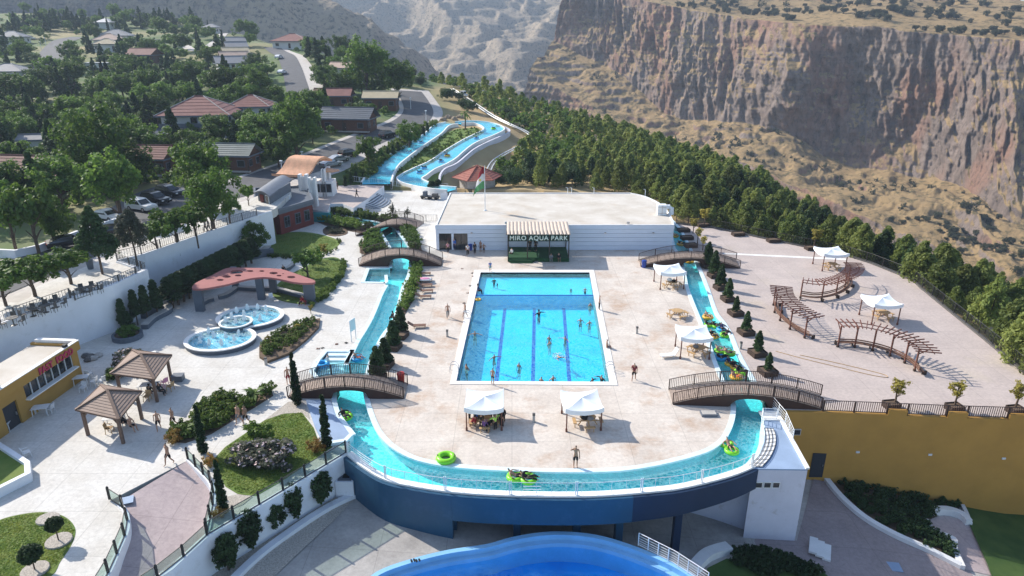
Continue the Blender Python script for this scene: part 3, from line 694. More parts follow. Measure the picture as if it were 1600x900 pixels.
mp_ = [P(1177,732), P(1262,733), P(1222,660), P(1207,632), P(1199,634), P(1193,655), P(1196,672), P(1194,690), P(1188,707)]
mp_ = [Vector((p.x, p.y, 0)) for p in mp_]; q = MB(); q.prism(mp_, -6.6, -.13); q.obj('walls', M['stained_white'], mh)
q = MB(); q.prism(mp_, -.13, -.02); q.obj('roof', M['slab_blue'], mh)
q = MB(); q.wall([mp_[1], mp_[2], mp_[3]], -.02, .12, .25); q.obj('roof_kerb', M['coping'], mh)
a, b = mp_[0], mp_[1]
for k in range(3):
    q = MB(); xx = a.x + .25 + k * .62; q.box((xx + .28, a.y - .03, -1.35), (.56, .12, .5)); f = q.obj('window', M['coping'], mh)
    q = MB(); q.box((xx + .28, a.y - .08, -1.35), (.44, .06, .38)); q.obj('pane', M['dark_glass'], f)
q = MB(); q.prism(w([(1160,727),(1165,724),(1181,706),(1187,690),(1188,672),(1190,655),(1196,635),(1203,634),(1199,655),(1201,672),(1200,690),(1193,707),(1183,731)]), -1.2, -.035); structure('river_ledge', q, M['coping_blue'])
gr = thing('river_grating', 'dark wire grating over white slabs beside the river bend', 'grating', (0, 0, 0))
ga = catm(w([(1170,729),(1184,716),(1193,700),(1196,685),(1194,670)]), 5); gb = catm(w([(1191,730),(1203,716),(1211,698),(1212,683),(1208,671)]), 5)
q = MB(); q.strip([Vector((p.x, p.y, .06)) for p in ga], [Vector((p.x, p.y, .06)) for p in gb]); q.obj('slab', M['coping'], gr)
q = MB()
for t in (0, .33, .66, 1): q.tube([a.lerp(b, t) + Vector((0, 0, .1)) for a, b in zip(ga, gb)], .02, 4)
for i in range(0, len(ga), 2): q.tube([ga[i] + Vector((0, 0, .1)), gb[i] + Vector((0, 0, .1))], .018, 4)
q.obj('mesh_bars', M['dark_metal'], gr)
yw = thing('ochre_wall', 'tall ochre painted retaining wall below the pergola terrace', 'wall', (0, 0, 0))
q = MB(); yo = [Vector((p.x, p.y, 0)) for p in YW[1:]]; q.wall(offset(yo, -.16), -10, -.03, .3); q.obj('wall_face', M['ochre_wall'], yw)
def along_yw(px): return P(px, np.interp(px, [1199,1222,1285,1382,1475,1600,1690], [612,640,641,645,649,653,656]))
for a, b in ((1385,1414),(1478,1508),(1573,1605)):
    pa, pb = along_yw(a), along_yw(b); q = MB(); q.wall([pa + Vector((0, -.17, 0)), pb + Vector((0, -.17, 0))], -.03, .42, .3); q.obj('raised_bay', M['ochre_wall'], yw)
def on_front(px, py, Y): return atY(px, py, Y)
dy = along_yw(1275).y - .34; q = MB(); p0, p1 = on_front(1267,745,dy), on_front(1288,708,dy); q.box(((p0.x + p1.x) / 2, dy, (p0.z + p1.z) / 2), (1.1, .12, p1.z - p0.z)); d_ = q.obj('door', M['door_dark'], yw)
q = MB(); q.box(((p0.x + p1.x) / 2 + .4, dy - .09, (p0.z + p1.z) / 2), (.05, .06, .15)); q.obj('handle', M['steel'], d_)
q = MB(); p = on_front(1244,675,dy); q.box((p.x, dy, p.z), (.75, .1, .55)); f = q.obj('window', M['curb'], yw); q = MB(); q.box((p.x, dy - .04, p.z), (.62, .08, .43)); q.obj('pane', M['dark_glass'], f)
for px, py in ((1340,706),(1453,710),(1568,716)):
    p = on_front(px, py, along_yw(px).y - .35); q = MB(); q.box((p.x, p.y, p.z), (.28, .16, .16)); q.obj('wall_lamp', M['plastic_white'], yw)
tk = thing('terrace_kerb', 'low dark kerb under the far fence of the pergola terrace', 'kerb', (0, 0, 0)); q = MB(); q.wall(offset(FENCE, .1), -3, .18, .3); q.obj('kerb_run', M['rail_grey'], tk)
lx = np.concatenate([np.linspace(-60, -16, 12), np.linspace(-14, 60, 38)]);
def drape(name, poly, m, dz, f=low, step=1.2, kind='structure', **k):
    q = MB(); pts = []; n = len(poly)
    for i in range(n):
        a, b = poly[i], poly[(i + 1) % n]; c = max(1, int((b - a).length / step))
        for j in range(c): pts.append(a.lerp(b, j / c))
    tr = tessellate_polygon([[Vector((p.x, p.y, 0)) for p in pts]]); bm = bmesh.new()
    vs = [bm.verts.new((p.x, p.y, 0)) for p in pts]
    for t in tr:
        try: bm.faces.new([vs[i] for i in t])
        except ValueError: pass
    L = [(max(p.x for p in pts) - min(p.x for p in pts))]
    x0_, x1_ = min(p.x for p in pts), max(p.x for p in pts); y0_, y1_ = min(p.y for p in pts), max(p.y for p in pts); st = max(step * 1.6, (x1_ - x0_) / 40)
    xx = x0_ + st
    while xx < x1_: bmesh.ops.bisect_plane(bm, geom=bm.verts[:] + bm.edges[:] + bm.faces[:], plane_co=(xx, 0, 0), plane_no=(1, 0, 0)); xx += st
    if f is not low:
        yy = y0_ + st
        while yy < y1_: bmesh.ops.bisect_plane(bm, geom=bm.verts[:] + bm.edges[:] + bm.faces[:], plane_co=(0, yy, 0), plane_no=(0, 1, 0)); yy += st
    X_ = np.array([v.co.x for v in bm.verts]); Y_ = np.array([v.co.y for v in bm.verts]); Z_ = f(X_, Y_) + dz
    for v, z in zip(bm.verts, Z_): v.co.z = z
    bmesh.ops.recalc_face_normals(bm, faces=bm.faces)
    if sum(fc.normal.z for fc in bm.faces) < 0: bmesh.ops.reverse_faces(bm, faces=bm.faces)
    me = bpy.data.meshes.new(name); bm.to_mesh(me); bm.free(); me.materials.append(m); o = link(name, me)
    return tag(o, kind=kind) if kind else o
Lw = lambda L: [GL(a, b) for a, b in L]
RIM = catm([P(a, b, -2.75) for a, b in [(560,925),(590,896),(640,877),(700,862),(760,853),(800,842),(840,835),(880,833),(930,838),(980,852),(1040,876),(1085,902),(1120,930)]], 4)
RIM = [Vector((RIM[0].x - 3, 14, -2.75)), Vector((RIM[0].x - 2, 24, -2.75))] + RIM + [Vector((RIM[-1].x + 2, 24, -2.75)), Vector((RIM[-1].x + 2, 14, -2.75))]
drape('lower_plaza', [Vector((x, y, 0)) for x, y in ((60, 14), (60, 60), (-60, 60), (-60, 14))] + [Vector((p.x, p.y, 0)) for p in RIM], M['low_paving'], 0)
drape('lower_path', Lw([(1180,842),(1245,845),(1272,745),(1290,745),(1330,790),(1390,830),(1500,870),(1520,900),(1540,935),(1100,935),(1080,900),(1170,868)]), M['garden_path'], .012)
drape('shrub_bed_soil', Lw([(1290,748),(1340,757),(1420,770),(1492,778),(1500,800),(1470,805),(1448,815),(1452,830),(1484,843),(1498,878),(1440,860),(1360,818),(1330,790)]), M['soil'], .03)
drape('side_path', Lw([(1452,812),(1475,806),(1500,812),(1515,822),(1540,880),(1548,900),(1505,890),(1490,845),(1458,830),(1450,820)]), M['ramp_paving'], .03)
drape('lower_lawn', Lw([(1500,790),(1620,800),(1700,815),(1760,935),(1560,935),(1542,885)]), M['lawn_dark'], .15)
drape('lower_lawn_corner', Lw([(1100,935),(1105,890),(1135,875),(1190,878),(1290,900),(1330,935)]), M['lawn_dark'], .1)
def kerb(name, label, pix, h, t, m, f=GL, cat='kerb', smooth=True, base=None):
    pts = [f(a, b) for a, b in pix]; pts = catm(pts, 4) if smooth and len(pts) > 2 else pts
    tt = thing(name, label, cat, pts[0]); o = pts[0]; zf = lambda p: float(ZL(p.x + o.x)) if base is None else base
    q = MB(); q.wall([p - o for p in pts], lambda p: zf(p) - o.z - .3, lambda p: zf(p) - o.z + h, t); q.obj('kerb_run', m, tt); return tt
kerb('garden_kerb', 'white curved kerb between the dark path and the ivy bed under the ochre wall', [(1287,747),(1312,778),(1350,812),(1400,840),(1450,862),(1500,888)], .35, .45, M['concrete_white'])
kerb('garden_kerb', 'white hooked kerb round the pink path end in the ivy bed', [(1455,803),(1480,803),(1500,810),(1512,822)], .6, .5, M['concrete_white'])
kerb('garden_kerb', 'white kerb along the near side of the ivy bed beside the pink path', [(1446,816),(1456,832),(1488,846),(1490,862),(1502,890)], .35, .4, M['concrete_white'])
kerb('garden_kerb', 'narrow white kerb dropping from the ochre wall past the ivy bed', [(1494,779),(1506,800),(1515,822)], .35, .3, M['concrete_white'])
kerb('garden_kerb', 'low white curved kerb round the clipped hedge beside the wave pool', [(1085,892),(1105,872),(1138,861)], .55, .8, M['concrete_white'])
es = thing('garden_steps', 'three pale steps on the dark path below the white pump house', 'steps', GL(1280, 862))
for k in range(3):
    q = MB(); q.box((k * .42 - .4, -k * .2 + .2, .36 - k * .14), (.55, 1.7, .16), R(-25)); q.obj('step', M['concrete_white'], es)
mc = thing('manhole_cover', 'pale square cover set in the dark path by the kerb', 'manhole cover', GL(1395, 886)); q = MB(); q.box((0, 0, .03), (1.1, .9, .04), R(-8)); q.obj('cover', M['slab_blue'], mc)
lw_pts = w([(322,838),(430,775),(541,709)])
wt = thing('lawn_retaining_wall', 'white retaining wall under the glass fence, dropping to the lower plaza', 'wall', (0, 0, 0))
q = MB(); q.wall([P(541,709), P(430,776), P(324,838)], -3.4, .12, .35); q.obj('wall_face', M['wall_white'], wt)
q = MB(); pr = [P(324, 838), GL(270, 893), GL(240, 925)];
q.wall([Vector((p.x, p.y, 0)) for p in [P(324,838), P(268,890,-.5), P(205,945,-1.4)]], -3.6, lambda p: .12 - max(0, (P(324,838).y - p.y)) * .22, .35); q.obj('wall_face', M['wall_white'], wt)
drape('planter_soil', Lw([(556,757),(541,752),(325,900),(300,935),(395,935),(520,815),(560,775)]), M['gravel'], .03)
kerb('planter_kerb', 'long pale kerb between the shrub strip and the lower plaza', [(557,775),(515,795),(450,838),(400,876),(350,925)], .3, .5, M['wall_white'])
vb = thing('vent_box', 'white concrete vent box with a square opening at the end of the blue wall', 'vent box', GL(543, 772)); q = MB(); q.box((0, 0, .7), (1.3, 1.2, 1.5)); q.obj('box', M['wall_white'], vb)
q = MB(); q.box((0, 0, 1.47), (1.0, .9, .06)); q.obj('cover', M['slate'], vb); q = MB(); q.box((.05, .05, 1.53), (.5, .45, .05)); q.obj('hatch', M['black'], vb)
rA, rB = (P(190,775) + P(294,719)) / 2, 0
def rampz(X, Y):
    X = np.asarray(X, float); a = P(185,783); b = P(294,719); d = (b - a).normalized(); nrm = Vector((d.y, -d.x, 0))
    return -np.clip(((X - a.x) * nrm.x + (Y - a.y) * nrm.y), 0, 99) * .15
rp = [P(185,785), P(294,719), P(312,737), P(330,757), P(336,780), P(332,806), P(326,836), P(270,893,-.7), P(190,960,-2), P(100,985,-2.4), P(150,930), P(172,893), P(187,858), P(199,828), P(197,803)]
drape('ramp', [Vector((p.x, p.y, 0)) for p in rp], M['ramp_paving'], .004, f=rampz, step=.8)
rw_ = thing('ramp_wall', 'low white curved wall on the left side of the pink ramp', 'wall', (0, 0, 0)); q = MB()
q.wall(catm(w([(187,790),(197,803),(199,828),(187,858),(172,893),(150,930)]), 4), -3.4, .12, .3); q.obj('wall_face', M['wall_white'], rw_)
rw2 = thing('ramp_wall', 'low white curved wall on the right side of the pink ramp beside the lawn', 'wall', (0, 0, 0)); q = MB()
q.wall(catm(w([(294,719),(312,737),(330,757),(334,780),(330,805),(324,832)]), 4), -3, .12, .3); q.obj('wall_face', M['wall_white'], rw2)
mc = thing('manhole_cover', 'pale square cover at the top of the pink ramp', 'manhole cover', P(198, 782)); q = MB(); q.box((0, 0, .02), (.8, .8, .04), R(25)); q.obj('cover', M['slab_blue'], mc)
sb = thing('blue_slab', 'wedge of pale blue concrete between the river and the lawn', 'slab', (0, 0, 0)); q = MB(); q.prism(w([(478,626),(517,627),(524,650),(535,664),(548,682),(540,690),(503,691),(492,668)]), -.02, .1, bottom=False); q.obj('slab_top', M['slab_blue'], sb)
q = MB(); q.wall(w([(549,682),(540,691),(503,697)]), -1.2, .22, .35); q.obj('slab_kerb', M['coping_blue'], sb)
wv = thing('wave_pool', 'deep blue wave pool with a curved light blue rim in the near foreground', 'swimming pool', (0, 0, 0))
q = MB(); q.wall(RIM, -6.6, -2.75, .35); q.obj('rim', M['wave_rim'], wv)
q = MB(); q.wall(offset(RIM, -.35 - .0), -5.5, -3.15, .35); q.obj('inner_rim', M['wave_rim'], wv)
wpl = [Vector((p.x, p.y, 0)) for p in offset(RIM, -.3)]
q = MB(); q.prism(wpl, 0, -4.7, sides=False, bottom=False); q.obj('basin_floor', M['wave_floor'], wv)
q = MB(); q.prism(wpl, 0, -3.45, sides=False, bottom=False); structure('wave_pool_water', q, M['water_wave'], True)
for k in range(2):
    sh = thing('flip_flops', ('left' if k == 0 else 'right') + ' pair of black flip-flops left on the wave pool rim', 'flip-flops', P(645 + k * 8, 876, -2.75), R(20), 'footwear on the wave pool rim')
    for s in (-1, 1):
        q = MB(); q.prism([(s * .09 - .05, -.12), (s * .09 + .05, -.12), (s * .09 + .055, .1), (s * .09, .15), (s * .09 - .055, .1)], 0, .04); q.tube([(s * .09 - .04, 0, .04), (s * .09, .05, .08), (s * .09 + .04, 0, .04)], .012, 4); q.obj('flip_flop', M['black'], sh)
def prom(X, Y): return np.full(np.shape(X), ZP)
pwall = thing('promenade_wall', 'high white retaining wall below the promenade, behind the fast food kiosk', 'wall', (0, 0, 0))
q = MB(); q.wall([p for p in WALL_T], -.1, ZP + .35, .4); q.obj('wall_face', M['wall_white'], pwall)
q = MB(); q.wall([WALL_T[-1], WALL_B[0]], 0, ZP + .2, .35); q.obj('wall_face', M['wall_white'], pwall)
pw2 = thing('promenade_wall', 'white retaining wall behind the row of dark hedges', 'wall', (0, 0, 0)); q = MB(); q.wall(WALL_B + [P(424,333,ZP)], -.1, ZP + .3, .35); q.obj('wall_face', M['wall_white'], pw2)
# ================================================================ BUILDINGS
def frame_of(A, B):
    d = (B - A); return d.length, math.atan2(d.y, d.x)
BW0, BW1 = P(682, 391), P(1050, 390.5); HB = 3.65
bd = thing('pool_building', 'long low white building with a flat pale roof behind the pool', 'building', (0, 0, 0))
fl, fr_ = Vector((BW0.x, BW0.y, 0)), Vector((BW1.x, BW1.y, 0))
bkl = P(703, 301, HB); bkr = P(985, 301, HB)
curve = catm([bkr, P(1010, 307, HB), P(1035, 320, HB), P(1049, 338, HB), Vector((fr_.x, fr_.y + .01, HB))], 4)
outl = [fl] + [fr_] + [Vector((p.x, p.y, 0)) for p in curve[::-1][1:]] + [Vector((bkl.x, bkl.y, 0))]
nC = 5
dl = (fr_ - fl); L_b = dl.length; ang = math.atan2(dl.y, dl.x)
doors = [(.16 * 7.5 / 4.6 - .03, 2.15), (2.75, 2.5)]
def fb(mb, x, z, wd, h, dep=.2, off=0, mi=0):
    c = fl + dl.normalized() * (x + wd / 2) + Vector((-dl.normalized().y, dl.normalized().x, 0)) * off; mb.box((c.x, c.y, z + h / 2), (wd, dep, h), ang, mi)
D1 = (P(686.5,391).x - fl.x, P(706,391).x - fl.x); D2 = (P(709.5,391).x - fl.x, P(731,391).x - fl.x)
body = MB(); inn = [fl + Vector((0, .35, 0)), fr_ + Vector((0, .35, 0))] + outl[2:]; body.prism(inn, 0, HB - .3, bottom=False); body.obj('walls', M['building_white'], bd)
for k in range(nC):
    hgt_ = (HB - .62) / nC; z = k * hgt_
    for a, b in ((0, D1[0]), (D1[1], D2[0]), (D2[1], L_b)) if z < 2.3 else ((0, L_b),):
        q = MB(); fb(q, a, z + .015, b - a, hgt_ - .03, .3, .15); q.obj('facade_panel', M['building_white'], bd)
q = MB(); fb(q, -.05, HB - .6, L_b + .1, .5, .36, .12); q.obj('fascia', M['building_white'], bd)
for D in (D1, D2):
    q = MB(); fb(q, D[0], 0, D[1] - D[0], 2.45, .06, .3); dd = q.obj('door', M['dark_glass'], bd)
    q = MB(); fb(q, D[0] + .0, 2.38, D[1] - D[0], .07, .1, .22); fb(q, (D[0] + D[1]) / 2, 0, .07, 2.4, .1, .22); q.obj('door_frame', M['dark_metal'], dd)
rf = MB(); rf.prism(outl, HB - .3, HB - .12, bottom=False); rf.obj('roof', M['roof_screed'], bd)
par = MB(); lp_ = [fl] + [fr_] + outl[2:]; par.wall(offset(lp_, .1, True), HB - .3, HB, .22, closed=True); par.obj('parapet', M['concrete_white'], bd)
for px, py, wd in ((1008, 305, .3), (928, 302, .3), (893, 302, .25), (887, 302, .25)):
    p = P(px, py, HB); q = MB(); q.tube([p - Vector((0, 0, .2)), p + Vector((0, 0, .9)), p + Vector((-.3, 0, 1.0))], .05, 6); q.obj('roof_pipe', M['white_metal'], bd)
for px in (879, 982, 791):
    p = P(px, 350, HB + .1); q = MB(); q.box((p.x, p.y + .3, HB + .18), (.4, .2, .3)); q.tube([(p.x, p.y + .3, HB - .1), (p.x, p.y + .3, HB + .1)], .04); q.obj('floodlight', M['steel'], bd)
for px in (737, 946, 1021):
    p = atY(px, 364, fl.y - .05); q = MB(); q.box((p.x, p.y, p.z), (.28, .14, .14)); q.obj('wall_lamp', M['steel'], bd)
ac = thing('air_conditioner', 'large white box air cooler with a bent duct on the right edge of the roof', 'air cooler', P(1033, 335, HB - .12)); q = MB(); q.box((0, 0, .75), (1.3, 1.1, 1.5)); q.obj('cabinet', M['white_metal'], ac)
q = MB(); q.box((.0, -.57, .8), (.06, .05, 1.3)); q.box((0, -.57, .3), (1.2, .04, .05)); q.box((0, -.57, 1.2), (1.2, .04, .05)); q.obj('grille', M['steel'], ac)
q = MB(); q.tube([(.5, 0, 1.1), (1.1, 0, 1.15), (1.45, 0, .9), (1.5, 0, 0)], .36, 8); q.obj('duct', M['white_metal'], ac)
fp_ = thing('flagpole', 'slender white flagpole on the roof with a drooping red, white and green flag', 'flagpole', P(758, 329, HB - .12)); q = MB()
H_ = hgt(fp_.location, 259); q.tube([(0, 0, 0), (0, 0, H_)], [.07, .05], 8); q.lathe([(.25, 0), (.2, .1), (.08, .15)], n=10); q.obj('pole', M['white_metal'], fp_)
q = MB();
def flagv(u, v):  # hanging in folds
    return Vector((-.1 - u * 1.7 * (.45 + .55 * v) - .05 * math.sin(u * 9), .25 * math.sin(u * 7 + v * 2), H_ - .1 - v * 3.3 - u * u * 1.3))
for band, (m_, v0, v1) in enumerate((('cloth_red', 0, 1 / 3), ('cloth_white', 1 / 3, 2 / 3), ('cloth_green', 2 / 3, 1))):
    q = MB()
    for i in range(10):
        for j in range(3):
            a, b = i / 10, (i + 1) / 10; c, d = v0 + (v1 - v0) * j / 3, v0 + (v1 - v0) * (j + 1) / 3
            q.add([flagv(a, c) * 1.0, flagv(b, c), flagv(b, d), flagv(a, d)], [(0, 1, 2, 3)])
    q.obj('flag_stripe', M[m_], fp_)
q = MB(); c = flagv(.5, .5) + Vector((0, -.06, 0))
pts = []
for k in range(42):
    a = 2 * math.pi * k / 42; r = .24 if k % 2 else .15; pts.append(c + Vector((r * math.cos(a), 0, r * math.sin(a))))
q.add(pts, [tuple(range(42))]); q.obj('sun_emblem', M['cloth_yellow'], fp_)
def text_mesh(s, size, depth=.04, spacing=1.0, bold=0.0):
    cu = bpy.data.curves.new('lettering', 'FONT'); cu.body = s; cu.size = size; cu.extrude = depth; cu.align_x = 'CENTER'; cu.space_character = spacing; cu.offset = bold
    o = bpy.data.objects.new('lettering', cu); COL.objects.link(o); me = bpy.data.meshes.new_from_object(o.evaluated_get(bpy.context.evaluated_depsgraph_get()))
    bpy.data.objects.remove(o); return me
def letters(me, m, parent, loc, scale):
    me.materials.clear(); me.materials.append(M[m]); bm = bmesh.new(); bm.from_mesh(me); bmesh.ops.remove_doubles(bm, verts=bm.verts, dist=1e-5); bm.verts.index_update(); left = set(bm.verts)
    while left:
        st = [left.pop()]; isl = set(st)
        while st:
            for e in st.pop().link_edges:
                for v in e.verts:
                    if v in left: left.discard(v); isl.add(v); st.append(v)
        b2 = bm.copy(); keep = {v.index for v in isl}; b2.verts.ensure_lookup_table(); bmesh.ops.delete(b2, geom=[v for v in b2.verts if v.index not in keep], context='VERTS')
        mm = bpy.data.meshes.new('letter'); b2.to_mesh(mm); b2.free(); mm.materials.append(M[m]); link('letter', mm, parent, loc, (R(90), 0, 0), scale)
    bm.free()
kA, kB = P(793, 408.5), P(889, 408.5); kd = 1.9
ko = thing('shade_kiosk', 'dark green stage with a tan ribbed shade roof against the white building', 'kiosk', (kA + kB) / 2); wk = (kB - kA).length; o = ko.location
zt = hgt(kA, 371); zr = hgt(P(793, 408.5), 367)
for sx in (-1, -.36, .36, 1):
    q = MB(); q.box((sx * (wk / 2 - .08), 0, zr / 2), (.13, .13, zr)); q.obj('post', M['wood_dark'], ko)
yb = fl.y - o.y - .1
for sx in (-1, 1):
    q = MB(); q.box((sx * (wk / 2 - .08), yb - .1, zr / 2), (.13, .13, zr)); q.obj('post', M['wood_dark'], ko)
q = MB(); q.box((0, yb / 2, .28), (wk - .1, yb - .1, .5)); q.obj('stage', M['green_turf'], ko)
for k in range(3):
    q = MB(); q.box((-wk / 4 - .2, -.15 - k * .26, .2 - k * .07), (wk / 2 - .6 - k * .3, .26, .4 - k * .13)); q.obj('step', M['green_turf'], ko)
q = MB(); q.box((wk / 4, -.1, .26), (wk / 2, .3, .5)); q.obj('stage_front', M['green_turf'], ko)
q = MB(); q.box((0, .05, zr - .45), (wk - .1, .1, .85)); sg = q.obj('sign_board', M['sign_green'], ko)
me = text_mesh('MIRO AQUA PARK', .72, .03, 1.12, .012); letters(me, 'letter_white', sg, (0, -.04, zr - .70), (wk * .90 / 6.3,) * 3)
nS = 17
q = MB(); q.box((0, yb / 2, zr + .06), (wk + .2, .1, .1)); q.box((0, .0, zr + .06), (wk + .2, .12, .14)); q.box((0, yb, zr + .06), (wk + .2, .12, .14)); q.obj('beam', M['wood_dark'], ko)
for k in range(nS):
    a = -wk / 2 - .1 + k * (wk + .2) / nS; s_ = (wk + .2) / nS; vs = []; ny_ = 2
    q = MB(); L = []; Rr = []
    for t in range(5):
        u = t / 4; vs.append((a + u * s_, .13 + .1 * math.sin(u * math.pi)))
    for (xa, za), (xb, zb) in zip(vs[:-1], vs[1:]): q.add([(xa, -.45, zr + za), (xb, -.45, zr + zb), (xb, yb + .15, zr + zb + .25), (xa, yb + .15, zr + za + .25), (xa, -.45, zr + za - .03), (xb, -.45, zr + zb - .03), (xb, yb + .15, zr + zb + .22), (xa, yb + .15, zr + za + .22)], [(0, 1, 2, 3), (7, 6, 5, 4), (0, 4, 5, 1), (2, 6, 7, 3)])
    q.obj('shade_panel', M['shade_cloth'], ko)
    q = MB(); q.box((a, yb / 2 - .1, zr + .17), (.06, yb + .8, .1)); q.obj('rafter', M['wood_dark'], ko)
fA, fB = P(-60, 730), P(131, 592); Lf, af = frame_of(fA, fB); hF = 3.5
ff = thing('fast_food_kiosk', 'ochre fast food kiosk with a white flat roof and a long serving window', 'kiosk', fB, af)
zlen = Lf; q = MB(); q.box((-zlen / 2, 2.0, .0 + 1.2), (zlen, 3.9, 2.4));
ZW0, ZW1 = .95, 2.15
def onfront(px, py):  # x,z on the kiosk's front plane
    d = ray(px, py); n = Vector((-math.sin(af), math.cos(af), 0)); t = (fB.x * n.x + fB.y * n.y) / (d[0] * n.x + d[1] * n.y)
    X = Vector((d[0] * t, d[1] * t, CAMZ + d[2] * t)); r = X - fB; return r.x * math.cos(af) + r.y * math.sin(af), X.z
wx0, wz0 = onfront(40, 617); wx1, wz1 = onfront(117, 578); wx0b, wt = onfront(36, 592); wx1b, wt2 = onfront(112, 554)
wz, wtop = (wz0 + wz1) / 2, (wt + wt2) / 2
dx0, _ = onfront(30, 641); dx1, _ = onfront(7, 652)
segs = [(-zlen, dx1), (dx0, wx0), (wx1, 0)]
q = MB()
for a, b in segs: q.box(((a + b) / 2, .15, hF / 2), (abs(b - a), .3, hF))
q.box(((wx0 + wx1) / 2, .15, wz / 2), (wx1 - wx0, .3, wz)); q.box(((wx0 + wx1) / 2, .15, (wtop + hF) / 2), (wx1 - wx0, .3, hF - wtop)); q.box(((dx0 + dx1) / 2, .15, (2.1 + hF) / 2), (abs(dx1 - dx0), .3, hF - 2.1))
q.box((-.15, 2.1, hF / 2), (.3, 3.6, hF)); q.obj('walls', M['ochre_kiosk'], ff)
q = MB(); q.box((-zlen / 2, -.12, hF - .2), (zlen + .3, .3, .8)); q.box((.12, 1.8, hF - .2), (.3, 3.6, .8)); q.obj('fascia', M['ochre_kiosk'], ff)
q = MB(); q.box((-zlen / 2, 2.0, hF - .25), (zlen - .3, 3.8, .1)); q.obj('roof', M['roof_screed'], ff)
q = MB(); q.box((-zlen / 2, -.12, hF + .23), (zlen + .34, .34, .06)); q.box((.12, 1.8, hF + .23), (.34, 3.5, .06)); q.obj('parapet_cap', M['coping'], ff); q = MB(); q.box((-.06, 1.9, hF), (.1, 3.4, .5)); q.obj('parapet_lining', M['concrete_white'], ff)
q = MB(); q.box(((wx0 + wx1) / 2, .2, (wz + wtop) / 2), (wx1 - wx0, .05, wtop - wz)); wn = q.obj('window', M['dark_glass'], ff)
nP = 7
for k in range(nP + 1):
    q = MB(); q.box((wx0 + (wx1 - wx0) * k / nP, .1, (wz + wtop) / 2), (.035, .1, wtop - wz)); q.obj('mullion', M['white_metal'], wn)
q = MB(); q.box(((wx0 + wx1) / 2, -.15, wz - .04), (wx1 - wx0 + .2, .5, .1)); q.obj('counter', M['coping'], ff)
q = MB(); q.box(((dx0 + dx1) / 2, .2, 1.05), (abs(dx1 - dx0), .08, 2.1)); d_ = q.obj('door', M['door_dark'], ff); q = MB(); q.box((dx0 - .2, .12, 1.0), (.06, .1, .25)); q.obj('handle', M['steel'], d_)
tx0, _ = onfront(52, 566); tx1, _ = onfront(106, 545)
me = text_mesh('FAST  FOOD', .8, .05, 1.05, .02); letters(me, 'letter_pink', ff, ((tx0 + tx1) / 2, -.33, hF - .52), ((tx1 - tx0) / 4.45, .95, 1))
q = MB(); q.box((-1.3, -.1, hF + .38), (.35, .3, .22)); q.obj('floodlight', M['black'], ff); q = MB(); q.box((wx0 - 2.2, .1, hF + .36), (.4, .35, .24)); q.obj('roof_box', M['white_metal'], ff)
rb = thing('red_pavilion', 'dark red walled pavilion with slate grey roof deck and curved grey upper room', 'building', (0, 0, 0))
c0, c1_, c2_, c3_ = P(440,367), P(491,350), P(478,322), P(398,340)
c0.z = c1_.z = c2_.z = c3_.z = 0; red = [P(404,362), c0, c1_, P(482,326), P(404,330)]; red = [Vector((p.x, p.y, 0)) for p in red]
zd = 3.7; q = MB(); q.prism(red, 0, zd - .5, bottom=False); q.obj('walls', M['red_wall'], rb)
q = MB(); q.prism([Vector((p.x, p.y, 0)) for p in offset(red, -.25, True)], zd - .5, zd, bottom=True); q.obj('roof_deck', M['slate'], rb)
q = MB(); q.wall(offset(red, -.12, True), zd, zd + .35, .25, closed=True); q.obj('parapet', M['slate_light'], rb)
def plane_box(mb, A, B, t, z, wd, h, dep=.1, mi=0):
    L, an = frame_of(A, B); c = A.lerp(B, t); n = Vector((math.sin(an), -math.cos(an), 0)); c = c + n * .0; mb.box((c.x, c.y, z), (wd, dep, h), an, mi)
for A, B, t in ((red[0], red[1], .55), (red[1], red[2], .2), (red[1], red[2], .52), (red[1], red[2], .8)):
    q = MB(); plane_box(q, A, B, t, 1.75, 1.15, 1.75, .16); f = q.obj('window', M['slate'], rb); q = MB(); plane_box(q, A, B, t, 1.75, .95, 1.5, .24); q.obj('pane', M['dark_glass'], f)
    q = MB(); plane_box(q, A, B, t, 1.75, .05, 1.5, .3); plane_box(q, A, B, t, 1.95, .95, .05, .3); q.obj('sash_bar', M['slate'], f)
u = [P(405,322,zd), P(424,327,zd), P(456,306,zd), P(437,298,zd)]; u = [Vector((p.x, p.y, 0)) for p in u]
q = MB(); q.prism(u, zd, zd + 2.2, bottom=False); q.obj('upper_room', M['slate'], rb)
q = MB(); plane_box(q, u[0], u[1], .35, zd + 1.0, .9, 1.9, .2); q.obj('red_panel', M['red_wall'], rb); q = MB(); plane_box(q, u[0], u[1], .8, zd + 1.1, .8, 1.9, .22); f = q.obj('window', M['white_metal'], rb); q = MB(); plane_box(q, u[0], u[1], .8, zd + 1.1, .6, 1.7, .3); q.obj('pane', M['dark_glass'], f)
q = MB(); A_, B_ = u[0].lerp(u[0], 0), u[1]
e1 = (u[3] - u[0]); e2 = (u[1] - u[0]); NR = 14; ring = []
for k in range(NR + 1):
    t = k / NR; zc = zd + 2.35 + .55 * math.sin(t * math.pi * 1.15) ** 2 * (1 if t > .1 else 1)
    p = u[0] + e2 * (-.25 + 1.35 * t); ring.append((p - e1 * .06, p + e1 * 1.05, zd + 2.25 + .45 * math.sin(-.4 + t * 3.6)))
vs = []
for a, b, z in ring: vs += [(a.x, a.y, z), (b.x, b.y, z), (b.x, b.y, z - .22), (a.x, a.y, z - .22)]
fs = []
for k in range(NR):
    for j in range(4): fs.append((k * 4 + j, k * 4 + (j + 1) % 4, k * 4 + 4 + (j + 1) % 4, k * 4 + 4 + j))
fs += [(0, 1, 2, 3), (NR * 4 + 3, NR * 4 + 2, NR * 4 + 1, NR * 4)]
